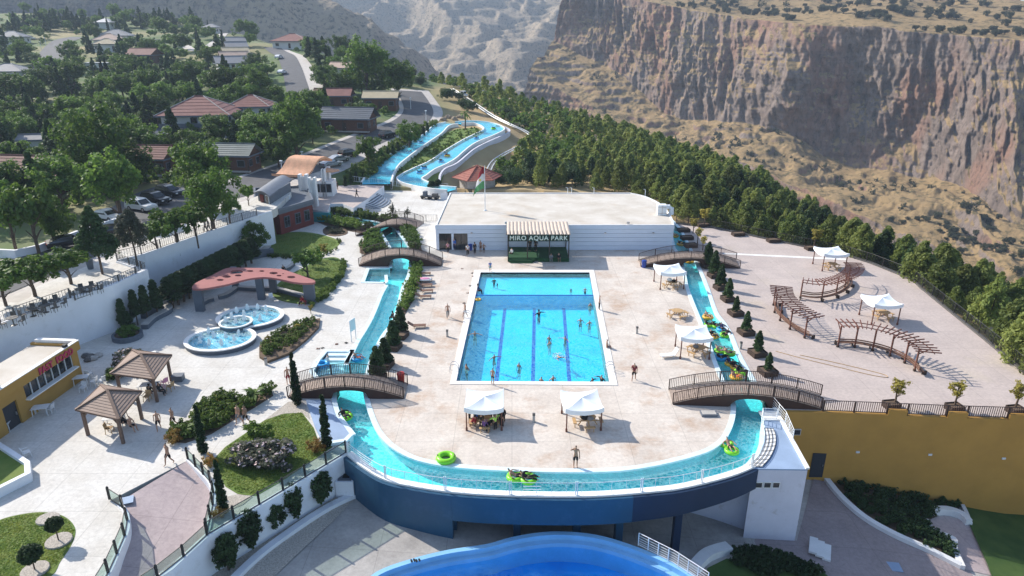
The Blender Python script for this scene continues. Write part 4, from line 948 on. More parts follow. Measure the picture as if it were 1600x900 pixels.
q.add(vs, fs); q.obj('curved_roof', M['slate_light'], rb, fix=True)
for px, py in ((441, 317), (449, 312)):
    p = P(px, py, zd); t = thing('air_conditioner', ('nearer' if px == 441 else 'farther') + ' white condenser unit on the grey roof deck of the red pavilion', 'air conditioner', p, R(30), 'condensers on the roof deck'); q = MB(); q.box((0, 0, .35), (.85, .35, .65)); q.obj('case', M['white_metal'], t); q = MB(); q.lathe([(.24, 0), (.24, .03)], (0, -.18, .35), 12); f_ = q.obj('fan_guard', M['slate'], t)
    f_.rotation_euler = (R(90), 0, 0); f_.location = (0, -.18 + .35, .35 + .18)
gh = thing('gatehouse', 'gatehouse with a curled terracotta wave roof on tall pale grey fins', 'gatehouse', (0, 0, 0))
zg = 1.6; g0 = [P(466,305,zg), P(505,308,zg), P(519,295,zg), P(482,292,zg)]
up = thing('upper_terrace', 'raised terrace round the gatehouse above the curved steps', 'terrace', (0, 0, 0))
ut = catm(w([(600,346.5),(584,338),(572,326),(590,308),(618,298)], 0), 4)
UTP = [P(455,330,0), P(475,338,0), P(516,342), P(519,326), P(545,318,0), P(575,322), P(572,328)]
upl = [P(455,322,zg), P(472,325,zg), P(512,331,zg), P(516,318,zg), P(535,318,zg), P(552,325,zg), P(575,310,zg), P(590,298,zg), P(600,290,zg), P(560,289,zg), P(500,291,zg), P(455,300,zg)]
upl = [Vector((p.x, p.y, 0)) for p in upl]; q = MB(); q.prism(upl, -.1, zg, bottom=False, mside=1); q.obj('paving', [M['terrace_paving'], M['wall_white']], up)
gc = P(492, 300, zg); s_ = 1.0
L_g, a_g = frame_of(Vector((P(468,322,zg).x, P(468,322,zg).y, 0)), Vector((P(520,300,zg).x, P(520,300,zg).y, 0)))
def wpx(px, py, z): p = P(px, py, z); return Vector((p.x, p.y, 0))
for px, py, wd in ((478,316,1.6),(492,322,1.2),(509,306,.6),(516,302,.6)):
    p = P(px, py, zg); q = MB()
    for k in (-1, 1): q.box((p.x + k * wd * .35, p.y, zg + 2.4), (wd * .28, 1.0, 4.8))
    q.box((p.x, p.y, zg + 2.2), (wd * .5, .5, 4.4)); q.obj('fin', M['concrete_white'], gh)
p = P(503, 306, zg); q = MB(); q.box((p.x, p.y + 1, zg + 1.3), (4.2, 3.0, 2.6)); q.obj('booth', M['concrete_white'], gh)
for k in range(4):
    q = MB(); q.box((p.x - 1.5 + k * 1.0, p.y - .53, zg + 1.5), (.9, .1, 1.5)); f = q.obj('window', M['slate'], gh); q = MB(); q.box((p.x - 1.5 + k * 1.0, p.y - .58, zg + 1.5), (.74, .06, 1.3)); q.obj('pane', M['dark_glass'], f)
NR = 24; q = MB(); vs = []; fs = []
zl0 = 4.3 + zg
for k in range(NR + 1):
    t = k / NR
    s = -3.2 + 9.0 * t; z = zl0 + 2.35 / (1 + math.exp(-(s - .6) * 1.5)) - .35 * math.exp(-((s + 2.2) / 1.0) ** 2) - (.4 * max(0, s - 4))
    c = P(486, 300, zg); an = R(38); dx, dy = math.cos(an), math.sin(an)
    c = Vector((c.x - 1.0 + dx * s * .55, c.y - 3.0 + dy * s, z)); n2 = Vector((.96, -.28, 0)) * 3.0
    vs += [c - n2, c + n2, c + n2 - Vector((0, 0, .35)), c - n2 - Vector((0, 0, .35))]
for k in range(NR):
    for j in range(4): fs.append((k * 4 + j, k * 4 + (j + 1) % 4, k * 4 + 4 + (j + 1) % 4, k * 4 + 4 + j))
fs += [(0, 1, 2, 3), (NR * 4 + 3, NR * 4 + 2, NR * 4 + 1, NR * 4)]
q.add(vs, fs); q.obj('wave_roof', M['terracotta'], gh, fix=True)
p = P(518, 300, zg); q = MB(); q.tube([(p.x - .4, p.y - 1.5, zg + 4.6), (p.x + 1.1, p.y - 1.5, zg + 3.95), (p.x + 2.0, p.y - 1.4, zg + 4.25)], [1.2, .9, .5], 8); o_ = q.obj('small_roof', M['terracotta'], gh); o_.scale = (1, 1, .3); o_.location.z = (zg + 4.2) * .7
tw = thing('cascade_wall', 'dark teal tiled wall of the waterfall basin below the gatehouse', 'wall', (0, 0, 0)); q = MB(); q.wall([P(470,345,0), P(517,347.5,0)], -.5, 1.55, .3); q.obj('wall_face', M['cloth_teal'], tw)
sc = thing('curved_steps', 'fan of curved grey steps between the gatehouse terrace and the back plaza', 'steps', (0, 0, 0))
inn_ = [P(552,314,zg), P(560,308,zg), P(572,300.5,zg), P(582,298.5,zg)]; out_ = [P(583,327,0), P(598,325,0), P(609,318,0), P(610,312,0)]
inn_ = catm([Vector((p.x, p.y, 0)) for p in inn_], 4); out_ = catm([Vector((p.x, p.y, 0)) for p in out_], 4); nst = 9
for k in range(nst):
    t0 = k / nst; t1 = (k + 1) / nst; z = zg * (1 - t0) - .08; a = [i.lerp(o2, t0) for i, o2 in zip(inn_, out_)]; b = [i.lerp(o2, t1) for i, o2 in zip(inn_, out_)]
    q = MB(); n = len(a); vs = [(p.x, p.y, z) for p in a] + [(p.x, p.y, z) for p in b] + [(p.x, p.y, -.05) for p in b]
    q.add(vs, [(i, n + i, n + i + 1, i + 1) for i in range(n - 1)] + [(n + i, 2 * n + i, 2 * n + i + 1, n + i + 1) for i in range(n - 1)], 0); q.obj('step', M['concrete_white'], sc)
    q = MB(); vs = [(p.x, p.y + .0, z + .01) for p in [i.lerp(o2, t1 - .045) for i, o2 in zip(inn_, out_)]] + [(p.x, p.y, z + .01) for p in b] + [(p.x * 1.0, p.y - .012, z - .12) for p in b]
    q.add(vs, [(i, n + i, n + i + 1, i + 1) for i in range(n - 1)] + [(n + i, 2 * n + i, 2 * n + i + 1, n + i + 1) for i in range(n - 1)]); q.obj('nosing', M['slate'], sc)
kc = P(746, 293, 0); tk = thing('tiled_kiosk', 'small kiosk with a red tiled hipped roof behind the white building', 'kiosk', kc)
rr = (P(785, 293, 0) - P(708, 293, 0)).length / 2; q = MB()
q.lathe([(rr * .72, 0), (rr * .72, 2.3)], n=6); q.obj('walls', M['concrete'], tk)
nT = 6
rz0, rz1 = 2.2, 2.2 + 2.1
for s in range(6):
    a0, a1 = 2 * math.pi * s / 6 + R(10), 2 * math.pi * (s + 1) / 6 + R(10)
    pa, pb = Vector((rr * 1.02 * math.cos(a0), rr * 1.02 * math.sin(a0), rz0)), Vector((rr * 1.02 * math.cos(a1), rr * 1.02 * math.sin(a1), rz0)); ap = Vector((0, 0, rz1))
    for k in range(8):
        q = MB(); t0, t1 = k / 8, (k + 1) / 8; o_ = Vector((0, 0, .06)); l0, l1, r0, r1 = pa.lerp(ap, t0), pa.lerp(ap, t1), pb.lerp(ap, t0), pb.lerp(ap, t1)
        vs = [l0 + o_, r0 + o_, r1, l1, l0 - o_, r0 - o_]; q.add(vs, [(0, 1, 2, 3), (4, 5, 1, 0)]); q.obj('tile_course', M['roof_tile_red'], tk)
    q = MB(); q.tube([pa + Vector((0, 0, .05)), ap + Vector((0, 0, .1))], .1, 6); q.obj('ridge', M['roof_tile_red'], tk)
# ================================================================ BRIDGES, RAILS, CANOPIES, PERGOLAS
def fence_run(root, pts, h, post_gap, bar_gap, m, postw=.06, barw=.03, top=.05, z=None, bottom=True, close_posts=True, barname='baluster', low=.08):
    """rail along pts (z in the points): posts as parts, rails, and the thin bars joined"""
    o = root.location
    pts = [Vector(p) - o for p in pts]; L = plen(pts)
    for p, d in along(pts, L / max(1, round(L / post_gap)) - 1e-4):
        q = MB(); q.box((0, 0, h / 2), (postw, postw, h)); me = root.get('_pm')
        ob = q.obj('post', m, root); ob.location = p
    q = MB()
    q.tube([p + Vector((0, 0, h)) for p in pts], top / 2, 4)
    if bottom: q.tube([p + Vector((0, 0, low)) for p in pts], top / 2, 4)
    q.obj('rail', m, root)
    if bar_gap:
        q = MB()
        for p, d in along(pts, bar_gap): q.bar(p + Vector((0, 0, low)), p + Vector((0, 0, h)), barw)
        tag(q.obj(barname, m, root), kind='stuff')
def bridge(label, fl_, fr2, bl, br, rise, op0, op1, optop, rail=.98, nP=26):
    A, B = P(*fl_), P(*fr2); C, D = P(*bl), P(*br); t = thing('footbridge', label, 'footbridge', A, 0, 'arched footbridges over the river'); o = t.location
    def prof(u): # smooth hump
        return rise * (1 - abs(2 * u - 1) ** 1.9) if True else 0
    Lb = (B - A).length; ux = lambda px, A=A, B=B: (px - fl_[0]) / (fr2[0] - fl_[0])
    u0, u1 = ux(op0), ux(op1)
    for k in range(nP):
        a, b = k / nP, (k + 1) / nP; q = MB(); vs = []
        for u in (a + .0015, b - .0015):
            f = A.lerp(B, u) - o; g = C.lerp(D, u) - o
            for p in (f, g): vs += [(p.x, p.y, prof(u) + .12), (p.x, p.y, prof(u) + .04)]
        q.add(vs, [(0, 4, 6, 2), (1, 3, 7, 5), (0, 1, 5, 4), (2, 6, 7, 3), (0, 2, 3, 1), (4, 5, 7, 6)]); q.obj('plank', M['bridge_wood'], t)
    for side, (E0, E1) in enumerate(((A, B), (C, D))):
        q = MB(); n = 40; vs = []; fs = []
        for i in range(n + 1):
            u = i / n; p = E0.lerp(E1, u) - o; zt = prof(u) + .06
            zb = -.02
            if u0 < u < u1: c = (u0 + u1) / 2; zb = optop * math.sqrt(max(0, 1 - ((u - c) / ((u1 - u0) / 2)) ** 2)) ** .55 if optop else -.02
            if u0 < u < u1: zb = min(zb, zt - .16)
            for s in (0, 1): vs += [(p.x, p.y + s * .12 - .06, zt), (p.x, p.y + s * .12 - .06, min(zb, zt - .02))]
        for i in range(n):
            b = i * 4; fs += [(b, b + 1, b + 5, b + 4), (b + 2, b + 6, b + 7, b + 3), (b, b + 4, b + 6, b + 2), (b + 1, b + 3, b + 7, b + 5)]
        q.add(vs, fs); q.obj('side_beam', M['bridge_side'], t, fix=True)
        pts = [E0.lerp(E1, i / 30) + Vector((0, 0, prof(i / 30) + .1)) for i in range(31)]
        fence_run(t, pts, rail, Lb / 6, .155, M['rail_brown'], .08, .035, .07)
    for u in (u0, u1):
        p = A.lerp(B, u) - o; p2 = C.lerp(D, u) - o; q = MB(); q.bar(Vector((p.x, p.y, -.5)), Vector((p2.x, p2.y, -.5)), .2, 1.0); q.obj('abutment', M['bridge_side'], t)
    return t
bridge('long arched wooden footbridge at the near left, beside the tall cypress', (450,622), (631,623), (462,601), (637,602), 1.0, 518, 576, .78)
bridge('long arched wooden footbridge at the near right, reaching the ochre wall', (1051,632), (1283,640), (1045,610), (1282,619), 1.05, 1143, 1199, .78)
bridge('arched footbridge at the far left between the hedges, left of the white building', (561,416), (690,416), (566,402), (692,406), 1.45, 609, 643, 1.1, nP=20)
bridge('arched footbridge at the far right, at the corner of the white building', (1001,417), (1156,419.5), (998,408), (1150,407), 1.2, 1066, 1098, .95, nP=20)
t_ = bridge('small farthest footbridge on the left, over the narrow stream', (556,369), (651,357), (590,352), (662,349), 1.0, 590, 618, .8, nP=16)
wr = thing('white_railing', 'long white steel railing along the outer edge of the river bend', 'railing', (0, 0, 0))
rp_ = [p + Vector((0, 0, .1)) for p in offset(arc_out, .1)]; L = plen(rp_)
q = MB(); q.tube([p + Vector((0, 0, .95)) for p in rp_], .022, 5); q.obj('handrail', M['white_metal'], wr)
q = MB()
nl = max(2, int(len(rp_) * .16))
for h in (.2, .38, .56, .75): q.tube([p + Vector((0, 0, h)) for p in rp_[:nl]], .02, 4)
for p, d in along(rp_, 1.0): q.bar(p, p + Vector((0, 0, .95)), .022)
tag(q.obj('bar', M['white_metal'], wr), kind='stuff')
for p, d in along(rp_, 4.4):
    for s in (0, .12): q = MB(); q.bar(p + d * s, p + d * s + Vector((0, 0, 1.05)), .06); q.obj('post', M['white_metal'], wr)
xx = [p for p in rp_ if P(817,770).x < p.x < P(845,770).x]
q = MB(); a, b = P(817,770), P(845,770); ya = min(rp_, key=lambda p: abs(p.x - a.x)).y
for h in (.15, .4, .65): q.bar(Vector((a.x, ya, h + .1)), Vector((b.x, ya, h + .1)), .03)
q.obj('gate', M['white_metal'], wr)
g2 = thing('white_railing', 'short white railing and small gate at the right end of the river bend', 'railing', (0, 0, 0))
for pp in ([(1205,636),(1226,661),(1238,690)], [(1190,655),(1213,656)], [(1190,662),(1190,655)]):
    pts = [p + Vector((0, 0, .05)) for p in w(pp)]; fence_run(g2, pts, .95, 1.2, 0, M['white_metal'], .05, .03, .05)
    q = MB()
    for h in (.3, .5, .7): q.tube([p + Vector((0, 0, h)) for p in pts], .018, 4)
    q.obj('mid_rail', M['white_metal'], g2)
pl = thing('gate_platform', 'small white platform beside the river under the near right footbridge', 'platform', P(1200, 650)); q = MB(); q.box((.1, 0, .02), (1.3, 1.4, .12)); q.obj('platform_top', M['coping'], pl)
g3 = thing('white_railing', 'white five-bar railing descending beside the wave pool', 'railing', (0, 0, 0))
pts = [P(997,852,-2.75), P(1052,880,-2.75), P(1105,915,-2.75)]; fence_run(g3, pts, 1.0, .75, 0, M['white_metal'], .05, .03, .06)
q = MB()
for h in (.22, .4, .58, .78): q.tube([p + Vector((0, 0, h)) for p in pts], .02, 4)
q.obj('mid_rail', M['white_metal'], g3)
for k, (a, b, zb) in enumerate(((1285,1333,0), (1333,1384,0), (1384,1416,.42), (1416,1477,0), (1477,1509,.42), (1509,1573,0), (1573,1604,.42), (1604,1670,0))):
    pa, pb = along_yw(a), along_yw(b); rt = thing('wall_top_railing', 'brown balustrade panel %s on top of the ochre wall' % ['nearest the footbridge', 'second from the footbridge', 'over the first raised bay', 'between the first and second raised bays', 'over the second raised bay', 'between the second and third raised bays', 'over the third raised bay', 'past the right edge of the photo'][k], 'railing', pa, 0, 'balustrade on the ochre wall')
    fence_run(rt, [pa + Vector((0, -.1, zb)), pb + Vector((0, -.1, zb))], .98 - zb, 9, .17, M['rail_brown'], .12, .04, .07)
df = thing('perimeter_fence', 'dark metal fence along the far rim of the pergola terrace', 'fence', (0, 0, 0))
fence_run(df, [p + Vector((0, 0, .18)) for p in offset(FENCE, .1)], 1.15, 2.6, .22, M['dark_metal'], .08, .03, .06)
def glass_fence(label, pts, h=1.0, gap=1.9, zoff=.1, drop=None):
    t = thing('glass_balustrade', label, 'balustrade', (0, 0, 0)); L = plen(pts); n = max(1, round(L / gap)); st = list(along(pts, L / n - 1e-4)); ps = [p for p, d in st]
    if drop: ps = [Vector((p.x, p.y, drop(p))) for p in ps]
    for p in ps:
        q = MB(); q.box((0, 0, h / 2), (.12, .12, h)); q.lathe([(.07, h), (.04, h + .06), (0, h + .08)], n=6); ob = q.obj('post', M['dark_metal'], t); ob.location = p + Vector((0, 0, zoff))
    for a, b in zip(ps[:-1], ps[1:]):
        q = MB(); a = a + Vector((0, 0, zoff)); b = b + Vector((0, 0, zoff)); d = (b - a); s = d * .05
        q.bar(a + s + Vector((0, 0, h * .5)), b - s + Vector((0, 0, h * .5)), .02, h * .78); q.obj('glass_pane', M['glass_panel'], t)
        q = MB(); q.bar(a + Vector((0, 0, h * .93)), b + Vector((0, 0, h * .93)), .04); q.obj('top_rail', M['dark_metal'], t); q = MB(); q.bar(a + Vector((0, 0, .05)), b + Vector((0, 0, .05)), .05); q.obj('bottom_rail', M['dark_metal'], t)
    return t
glass_fence('glass balustrade with dark posts between the lawn and the white retaining wall', [P(541,709), P(430,776), P(324,838)], 1.0, 1.75)
gl_ = catm(w([(172,782),(187,790),(197,803),(199,828),(187,858),(172,893),(150,930)]), 4)
glass_fence('glass balustrade with dark posts along the left side of the pink ramp', gl_, .95, 1.5)
glass_fence('glass balustrade with dark posts around the lawn side of the pink ramp', catm(w([(294,719),(312,737),(330,757),(334,780),(330,805),(324,832)]), 4), .95, 1.3)
glass_fence('glass balustrade at the bottom edge of the photo right of the ramp', [P(324,838), P(268,890,-.5), P(205,945,-1.4)], .85, 1.5, drop=lambda p: -max(0, (P(324,838).y - p.y)) * .22)
def iron(label, pts, h=1.0):
    t = thing('iron_railing', label, 'railing', (0, 0, 0)); fence_run(t, pts, h, 2.6, .3, M['rail_grey'], .1, .03, .06); o = t.location
    q = MB()
    for p, d in along(pts, .6):
        c = p + Vector((0, 0, h * .62)); s = Vector((-d.y, d.x, 0))
        q.tube([c + d * .16 * math.cos(a) + Vector((0, 0, .16 * math.sin(a))) for a in np.linspace(0, 2 * math.pi, 9)], .015, 3, cap=False)
    tag(q.obj('scroll_work', M['rail_grey'], t), kind='stuff')
iron('ornate iron railing on the promenade above the fast food kiosk', [p + Vector((0, 0, .35)) for p in [WALL_T[0], WALL_T[1], P(112,471,ZP)]])
iron('ornate iron railing round the corner balcony of the promenade', [p + Vector((0, 0, .05)) for p in [P(118,470,ZP), P(175,450,ZP), P(229,425,ZP), P(184,410,ZP)]])
iron('ornate iron railing along the promenade above the dark hedge row', [p + Vector((0, 0, .3)) for p in WALL_B])
bf = thing('plaza_fence', 'thin dark fence of posts between the hedge and the back plaza', 'fence', (0, 0, 0))
fence_run(bf, w([(522,306),(530,320),(545,330),(575,337),(610,343),(645,346),(683,346)]), 1.1, 1.8, .35, M['rail_grey'], .08, .02, .04)
bf2 = thing('plaza_fence', 'glassy grey railing at the foot of the lazy river slopes', 'fence', (0, 0, 0)); fence_run(bf2, [GP(a, b) + Vector((0, 0, .1)) for a, b in ((548,291),(580,293),(620,294),(660,294),(700,297))], 1.0, 1.8, .4, M['white_metal'], .06, .02, .04)
def tent(label, c4, tent_h=2.0, m='tent_cloth', rz=0, w_=2.6, peak=.34):
    t = thing('canopy_tent', label, 'canopy tent', c4, rz, 'white canopy tents on wooden posts'); a = w_ / 2
    for sx in (-1, 1):
        for sy in (-1, 1):
            q = MB(); q.box((0, 0, tent_h / 2), (.09, .09, tent_h)); ps = q.obj('post', M['wood_red'], t); ps.location = (sx * a * .96, sy * a * .96, 0)
            q = MB(); q.box((0, 0, .12), (.15, .15, .24)); q.obj('foot', M['wood_red'], ps)
    n = 8
    def hgtf(x, y): # x,y in -1..1
        r = max(abs(x), abs(y)); m_ = min(abs(x), abs(y)); ridge = 1 - r
        k = 1 - (m_ / r if r > 1e-6 else 1)
        return tent_h + .12 + peak * ridge - .18 * k * (r * (1 - r) * 2.2 + .25 * r) + .22 * (m_ * r) ** 3
    for s in range(4):
        q = MB(); vs = []; fs = []
        for i in range(n + 1):
            r = i / n
            for j in range(n + 1):
                u = -1 + 2 * j / n; x, y = r, r * u
                for _ in range(s): x, y = -y, x
                vs.append((x * a * 1.06, y * a * 1.06, hgtf(x, y)))
        for i in range(n):
            for j in range(n): k = i * (n + 1) + j; fs.append((k, k + n + 1, k + n + 2, k + 1))
        q.add(vs, fs); q.obj('canopy_panel', M[m], t, True, fix=False)
        q = MB(); L = []; Q = []
        for j in range(n + 1):
            u = -1 + 2 * j / n; x, y = 1, u
            for _ in range(s): x, y = -y, x
            z = hgtf(x, y); L.append(Vector((x * a * 1.065, y * a * 1.065, z))); Q.append(Vector((x * a * 1.075, y * a * 1.075, z - .36 - .02 * math.sin(j * 2))))
        q.strip(Q, L); q.obj('valance', M[m], t)
        q = MB(); q.tube([(x_, y_, tent_h + .02) for x_, y_ in (((-a, -a), (a, -a)), ((a, -a), (a, a)), ((a, a), (-a, a)), ((-a, a), (-a, -a)))[s]], .03, 4); q.obj('frame_bar', M['wood_red'], t)
    return t
def tent_at(label, fpx, fpy, bpx, **k):
    A, B = P(fpx[0], fpx[1]), P(bpx[0], bpx[1]); w_ = (B - A).length; L, an = frame_of(A, B); c = (A + B) / 2 + Vector((-math.sin(an), math.cos(an), 0)) * w_ / 2
    return tent(label, c, rz=an, w_=w_, **k)
tent_at('white canopy tent in front of the pool, sheltering a crowd of people', (728,673), None, (785,673), tent_h=1.75)
tent_at('white canopy tent in front of the pool, over a round table with bags', (884,675), None, (940,673), tent_h=1.75)
tent_at('white canopy tent right of the pool beside the river, with a lounger at its foot', (1062,561), None, (1109,562), tent_h=2.0)
tent_at('white canopy tent by the far right footbridge', (1031,453), None, (1069,452), tent_h=1.95)
tent_at('white canopy tent farthest out on the terrace, by the curved pergola end', (1284,424), None, (1321,424), tent_h=2.1)
tent_at('white canopy tent in the middle of the terrace between two pergolas', (1361,508), None, (1403,508), tent_h=2.1)
def picnic(label, loc, s=1.0, load=None):
    t = thing('picnic_table', label, 'picnic table', loc, random.uniform(0, 1), 'wooden picnic tables'); q = MB(); q.lathe([(.62, .70), (.65, .72), (.65, .76), (0, .77)], n=8); q.obj('tabletop', M['wood_light'], t)
    for k in range(4):
        a = k * math.pi / 2; c, s_ = math.cos(a), math.sin(a); q = MB(); q.box((c * 1.05, s_ * 1.05, .44), (.26, .85, .05), a); q.obj('bench', M['wood_light'], t)
        q = MB(); q.bar((c * .1, s_ * .1, .38), (c * 1.1, s_ * 1.1, .38), .06); q.bar((c * .35, s_ * .35, .7), (c * .75, s_ * .75, 0), .07); q.bar((c * 1.05 - s_ * .3, s_ * 1.05 + c * .3, .42), (c * 1.05 - s_ * .3, s_ * 1.05 + c * .3, 0), .06); q.bar((c * 1.05 + s_ * .3, s_ * 1.05 - c * .3, .42), (c * 1.05 + s_ * .3, s_ * 1.05 - c * .3, 0), .06); q.obj('leg_frame', M['wood_light'], t)
    t.scale = (s,) * 3
    return t
picnic('light wooden picnic table standing alone beside the river, right of the pool', P(1058, 495))
picnic('wooden picnic table under the tent by the far right footbridge', P(1050, 449)); picnic('wooden picnic table under the tent beside the river, by the lounger', P(1091, 553))
picnic('wooden picnic table under the right-hand tent in front of the pool, loaded with dark bags', P(918, 664))
picnic('wooden picnic table under the farthest terrace tent', P(1299, 420)); picnic('wooden picnic table under the middle terrace tent', P(1379, 497))
picnic('wooden picnic table hidden among the crowd under the left tent', P(757, 665))
def sack(name, label, loc, m, s=.3, cat='bag'):
    t = thing(name, label, cat, loc); q = MB(); q.lathe([(s * .7, 0), (s, s * .35), (s * .8, s * .8), (s * .3, s * 1.1), (0, s * 1.15)], n=9, sy=.75); q.obj('bag_body', m, t, True); q = MB(); q.tube([(-s * .4, 0, s), (-s * .2, 0, s * 1.5), (s * .2, 0, s * 1.5), (s * .4, 0, s)], .02, 4); q.obj('handle', m, t)
for k, (px, py, m, s, nm) in enumerate(((914,655,'cloth_black',.34,'black bag on the left of the loaded picnic table'), (922,656,'cloth_grey',.3,'dark grey bag on the right of the loaded picnic table'), (1046,439,'cloth_white',.34,'pale bag on the table under the far right tent'), (1053,440,'cloth_black',.26,'black bag on the table under the far right tent'), (1087,543,'cloth_grey',.28,'grey bag on the table under the tent beside the river'))):
    p = P(px, py, .77); sack('bag', nm, p, M[m], s)
def pergola(label, pts_px, zt, half, n_posts, n_sl, bench_side, base_z=0, slat_step=.5, tall=2.25):
    path = catm(w(pts_px), 10); L = plen(path); t = thing('curved_pergola', label, 'pergola', path[0], 0, 'curved slatted pergolas on the terrace'); o = t.location; path = [p - o for p in path]
    A_ = offset(path, half); B_ = offset(path, -half)
    for k, side in enumerate((path if bench_side else path,)):
        q = MB(); q.tube([p + Vector((0, 0, tall)) for p in offset(path, half * .55)], .05, 4); q.obj('beam', M['wood_red'], t); q = MB(); q.tube([p + Vector((0, 0, tall)) for p in offset(path, -half * .55)], .05, 4); q.obj('beam', M['wood_red'], t)
    for p, d in along(path, slat_step):
        nrm = Vector((-d.y, d.x, 0)); q = MB(); q.bar(Vector((0, 0, 0)) - nrm * half * 1.25, nrm * half * 1.25, .085, .09); ob = q.obj('slat', M['wood_red'], t); ob.location = p + Vector((0, 0, tall + .09))
    for p, d in along(offset(path, -half * .55 * bench_side), L / (n_posts - 1) * .985):
        nrm = Vector((-d.y, d.x, 0)) * bench_side; q = MB(); q.bar((0, 0, 0), (0, 0, tall), .12); q.bar(Vector((0, 0, tall - .55)), nrm * half * 1.0 + Vector((0, 0, tall)), .07); ps = q.obj('post', M['wood_red'], t); ps.location = p
        q = MB(); q.box((0, 0, .1), (.2, .2, .2)); q.obj('foot', M['wood_dark'], ps)
    bp = offset(path, half * .15 * bench_side)
    for s in range(3):
        off = offset(path, (-half * .45 + s * .17) * bench_side); q = MB(); n = len(off); q.wall(off, .40, .45, .14); q.obj('seat_slat', M['wood_brown'], t)
    for s in range(2):
        off = offset(path, (-half * .55) * bench_side); q = MB(); q.wall(off, .58 + s * .2, .70 + s * .2, .04); q.obj('back_slat', M['wood_brown'], t)
    for p, d in along(bp, L / (n_posts - 1) * .985):
        q = MB(); q.box((0, 0, .2), (.1, .4, .4), math.atan2(d.y, d.x)); ob = q.obj('bench_leg', M['wood_dark'], t); ob.location = p
    return t
def lev(L, z): return [(a, b) for a, b in L]
pergola('curved pergola nearest the river planters, with a solid backed bench', [(1216,478),(1219,492),(1232,507),(1250,520),(1269,530)], 2.25, .95, 5, 0, 1)
pergola('curved pergola curling round the far terrace tent, with an open bench', [(1250,468),(1275,471),(1302,467),(1322,458),(1331,446),(1325,437)], 2.25, .85, 6, 0, -1)
pergola('longest curved pergola in the near middle of the terrace, sweeping towards the ochre wall', [(1306,539),(1334,540),(1362,545),(1390,553),(1415,564),(1433,576),(1443,588)], 2.25, .85, 7, 0, 1)
def gazebo(label, A, B, C, D, h=2.25):
    """four corner posts"""
    ps = [P(*a) for a in (A, B, C, D)]; c = sum(ps, Vector()) / 4; t = thing('gazebo', label, 'gazebo', c, 0, 'brown timber gazebos'); ps = [p - c for p in ps]
    for i, p in enumerate(ps):
        q = MB(); q.bar(p, p + Vector((0, 0, h)), .2); q.obj('post', M['gazebo_wood'], t)
        for j in (1, -1):
            d = (ps[(i + j) % 4] - p).normalized(); q = MB(); q.bar(p + Vector((0, 0, h - .65)), p + d * .65 + Vector((0, 0, h)), .09); q.obj('brace', M['gazebo_wood'], t)
    for i in range(4):
        a, b = ps[i], ps[(i + 1) % 4]; q = MB(); q.bar(a * 1.06 + Vector((0, 0, h + .02 + (i % 2) * .03)), b * 1.06 + Vector((0, 0, h + .02 + (i % 2) * .03)), .12, .2); q.obj('beam', M['gazebo_wood'], t)
    ap = Vector((0, 0, h + 1.05)); ov = 1.22
    for i in range(4):
        a, b = ps[i] * ov + Vector((0, 0, h + .1)), ps[(i + 1) % 4] * ov + Vector((0, 0, h + .1)); nb = 9
        for k in range(nb):
            t0, t1 = k / nb, (k + 1) / nb; up_ = Vector((0, 0, .035)); l0, l1, r0, r1 = a.lerp(ap, t0), a.lerp(ap, t1), b.lerp(ap, t0), b.lerp(ap, t1)
            q = MB(); q.add([l0 + up_, r0 + up_, r1, l1, l0 - up_, r0 - up_], [(0, 1, 2, 3), (4, 5, 1, 0)] if True else []); q.obj('roof_board', M['gazebo_roof'], t)
        q = MB(); q.bar(a + Vector((0, 0, .06)), ap + Vector((0, 0, .06)), .2, .07); q.obj('hip_board', M['gazebo_wood'], t)
        q = MB(); q.bar(a, b, .05, .14); q.obj('eave_board', M['gazebo_wood'], t)
    return t
gazebo('square brown gazebo nearer the camera, in front of the kiosk door', (138,680), (193,693), (222,655), (170,646))
gazebo('square brown gazebo farther back, beside the flowering shrub', (190,620), (246,628), (268,595), (218,588))
cvx = lambda x, y, z=0: P(230 + x / 5.714, 400 + y / 5.714, z)
zc = hgt(cvx(465, 500), 400 + 285 / 5.714)
cn = thing('curved_canopy', 'pinkish red curved canopy with round holes on slate grey pillars behind the fountains', 'canopy', (0, 0, 0))
out = catm([cvx(a, b, zc) for a, b in [(400,278),(440,236),(560,180),(660,128),(735,104),(880,105),(1060,108),(1200,118),(1330,158),(1420,190),(1492,216),(1490,236),(1400,240),(1300,230),(1180,204),(1060,188),(950,195),(850,215),(720,250),(600,274),(500,290),(420,292)]], 4, closed=True)
holes = []
for hx, hy, rx, ry in [(800,140,57,17),(710,183,38,11),(652,213,32,9),(812,173,30,9),(920,134,30,8),(1024,134,24,7),(1129,152,38,11),(1177,175,23,7),(1286,188,38,11),(1213,157,9,3)]:
    holes.append([cvx(hx + rx * math.cos(a), hy + ry * math.sin(a), zc) for a in np.linspace(0, 2 * math.pi, 17)[:-1]])
q = MB(); q.prism(out, zc - .22, zc, holes=holes); q.obj('canopy_slab', M['canopy_pink'], cn)
for x, y, wd in ((468, 500, .95), (1015, 396, .8), (1125, 333, .8), (785, 290, .7), (1452, 430, 1.2)):
    p = cvx(x, y); q = MB(); q.box((p.x, p.y + .3, (zc - .22) / 2), (wd, .45, zc - .22)); q.obj('pillar', M['slate'], cn)
def bench(label, pts, m=M['slate'], h=.42, t=.5, cat='bench', name='curved_bench', cap=True):
    pts = catm(pts, 5); b = thing(name, label, cat, pts[0]); o = b.location; pts = [p - o for p in pts]; q = MB(); q.wall(pts, -.0, h, t); q.obj('base', m, b)
    if cap: q = MB(); q.wall(pts, h, h + .06, t + .08); q.obj('seat', M['concrete'], b)
bench('slate curved bench under the left of the round-holed canopy', [cvx(640,385), cvx(700,370), cvx(760,335), cvx(800,300)])
bench('short slate bench beside the leftmost canopy pillar', [cvx(490,440), cvx(550,410), cvx(600,400)])
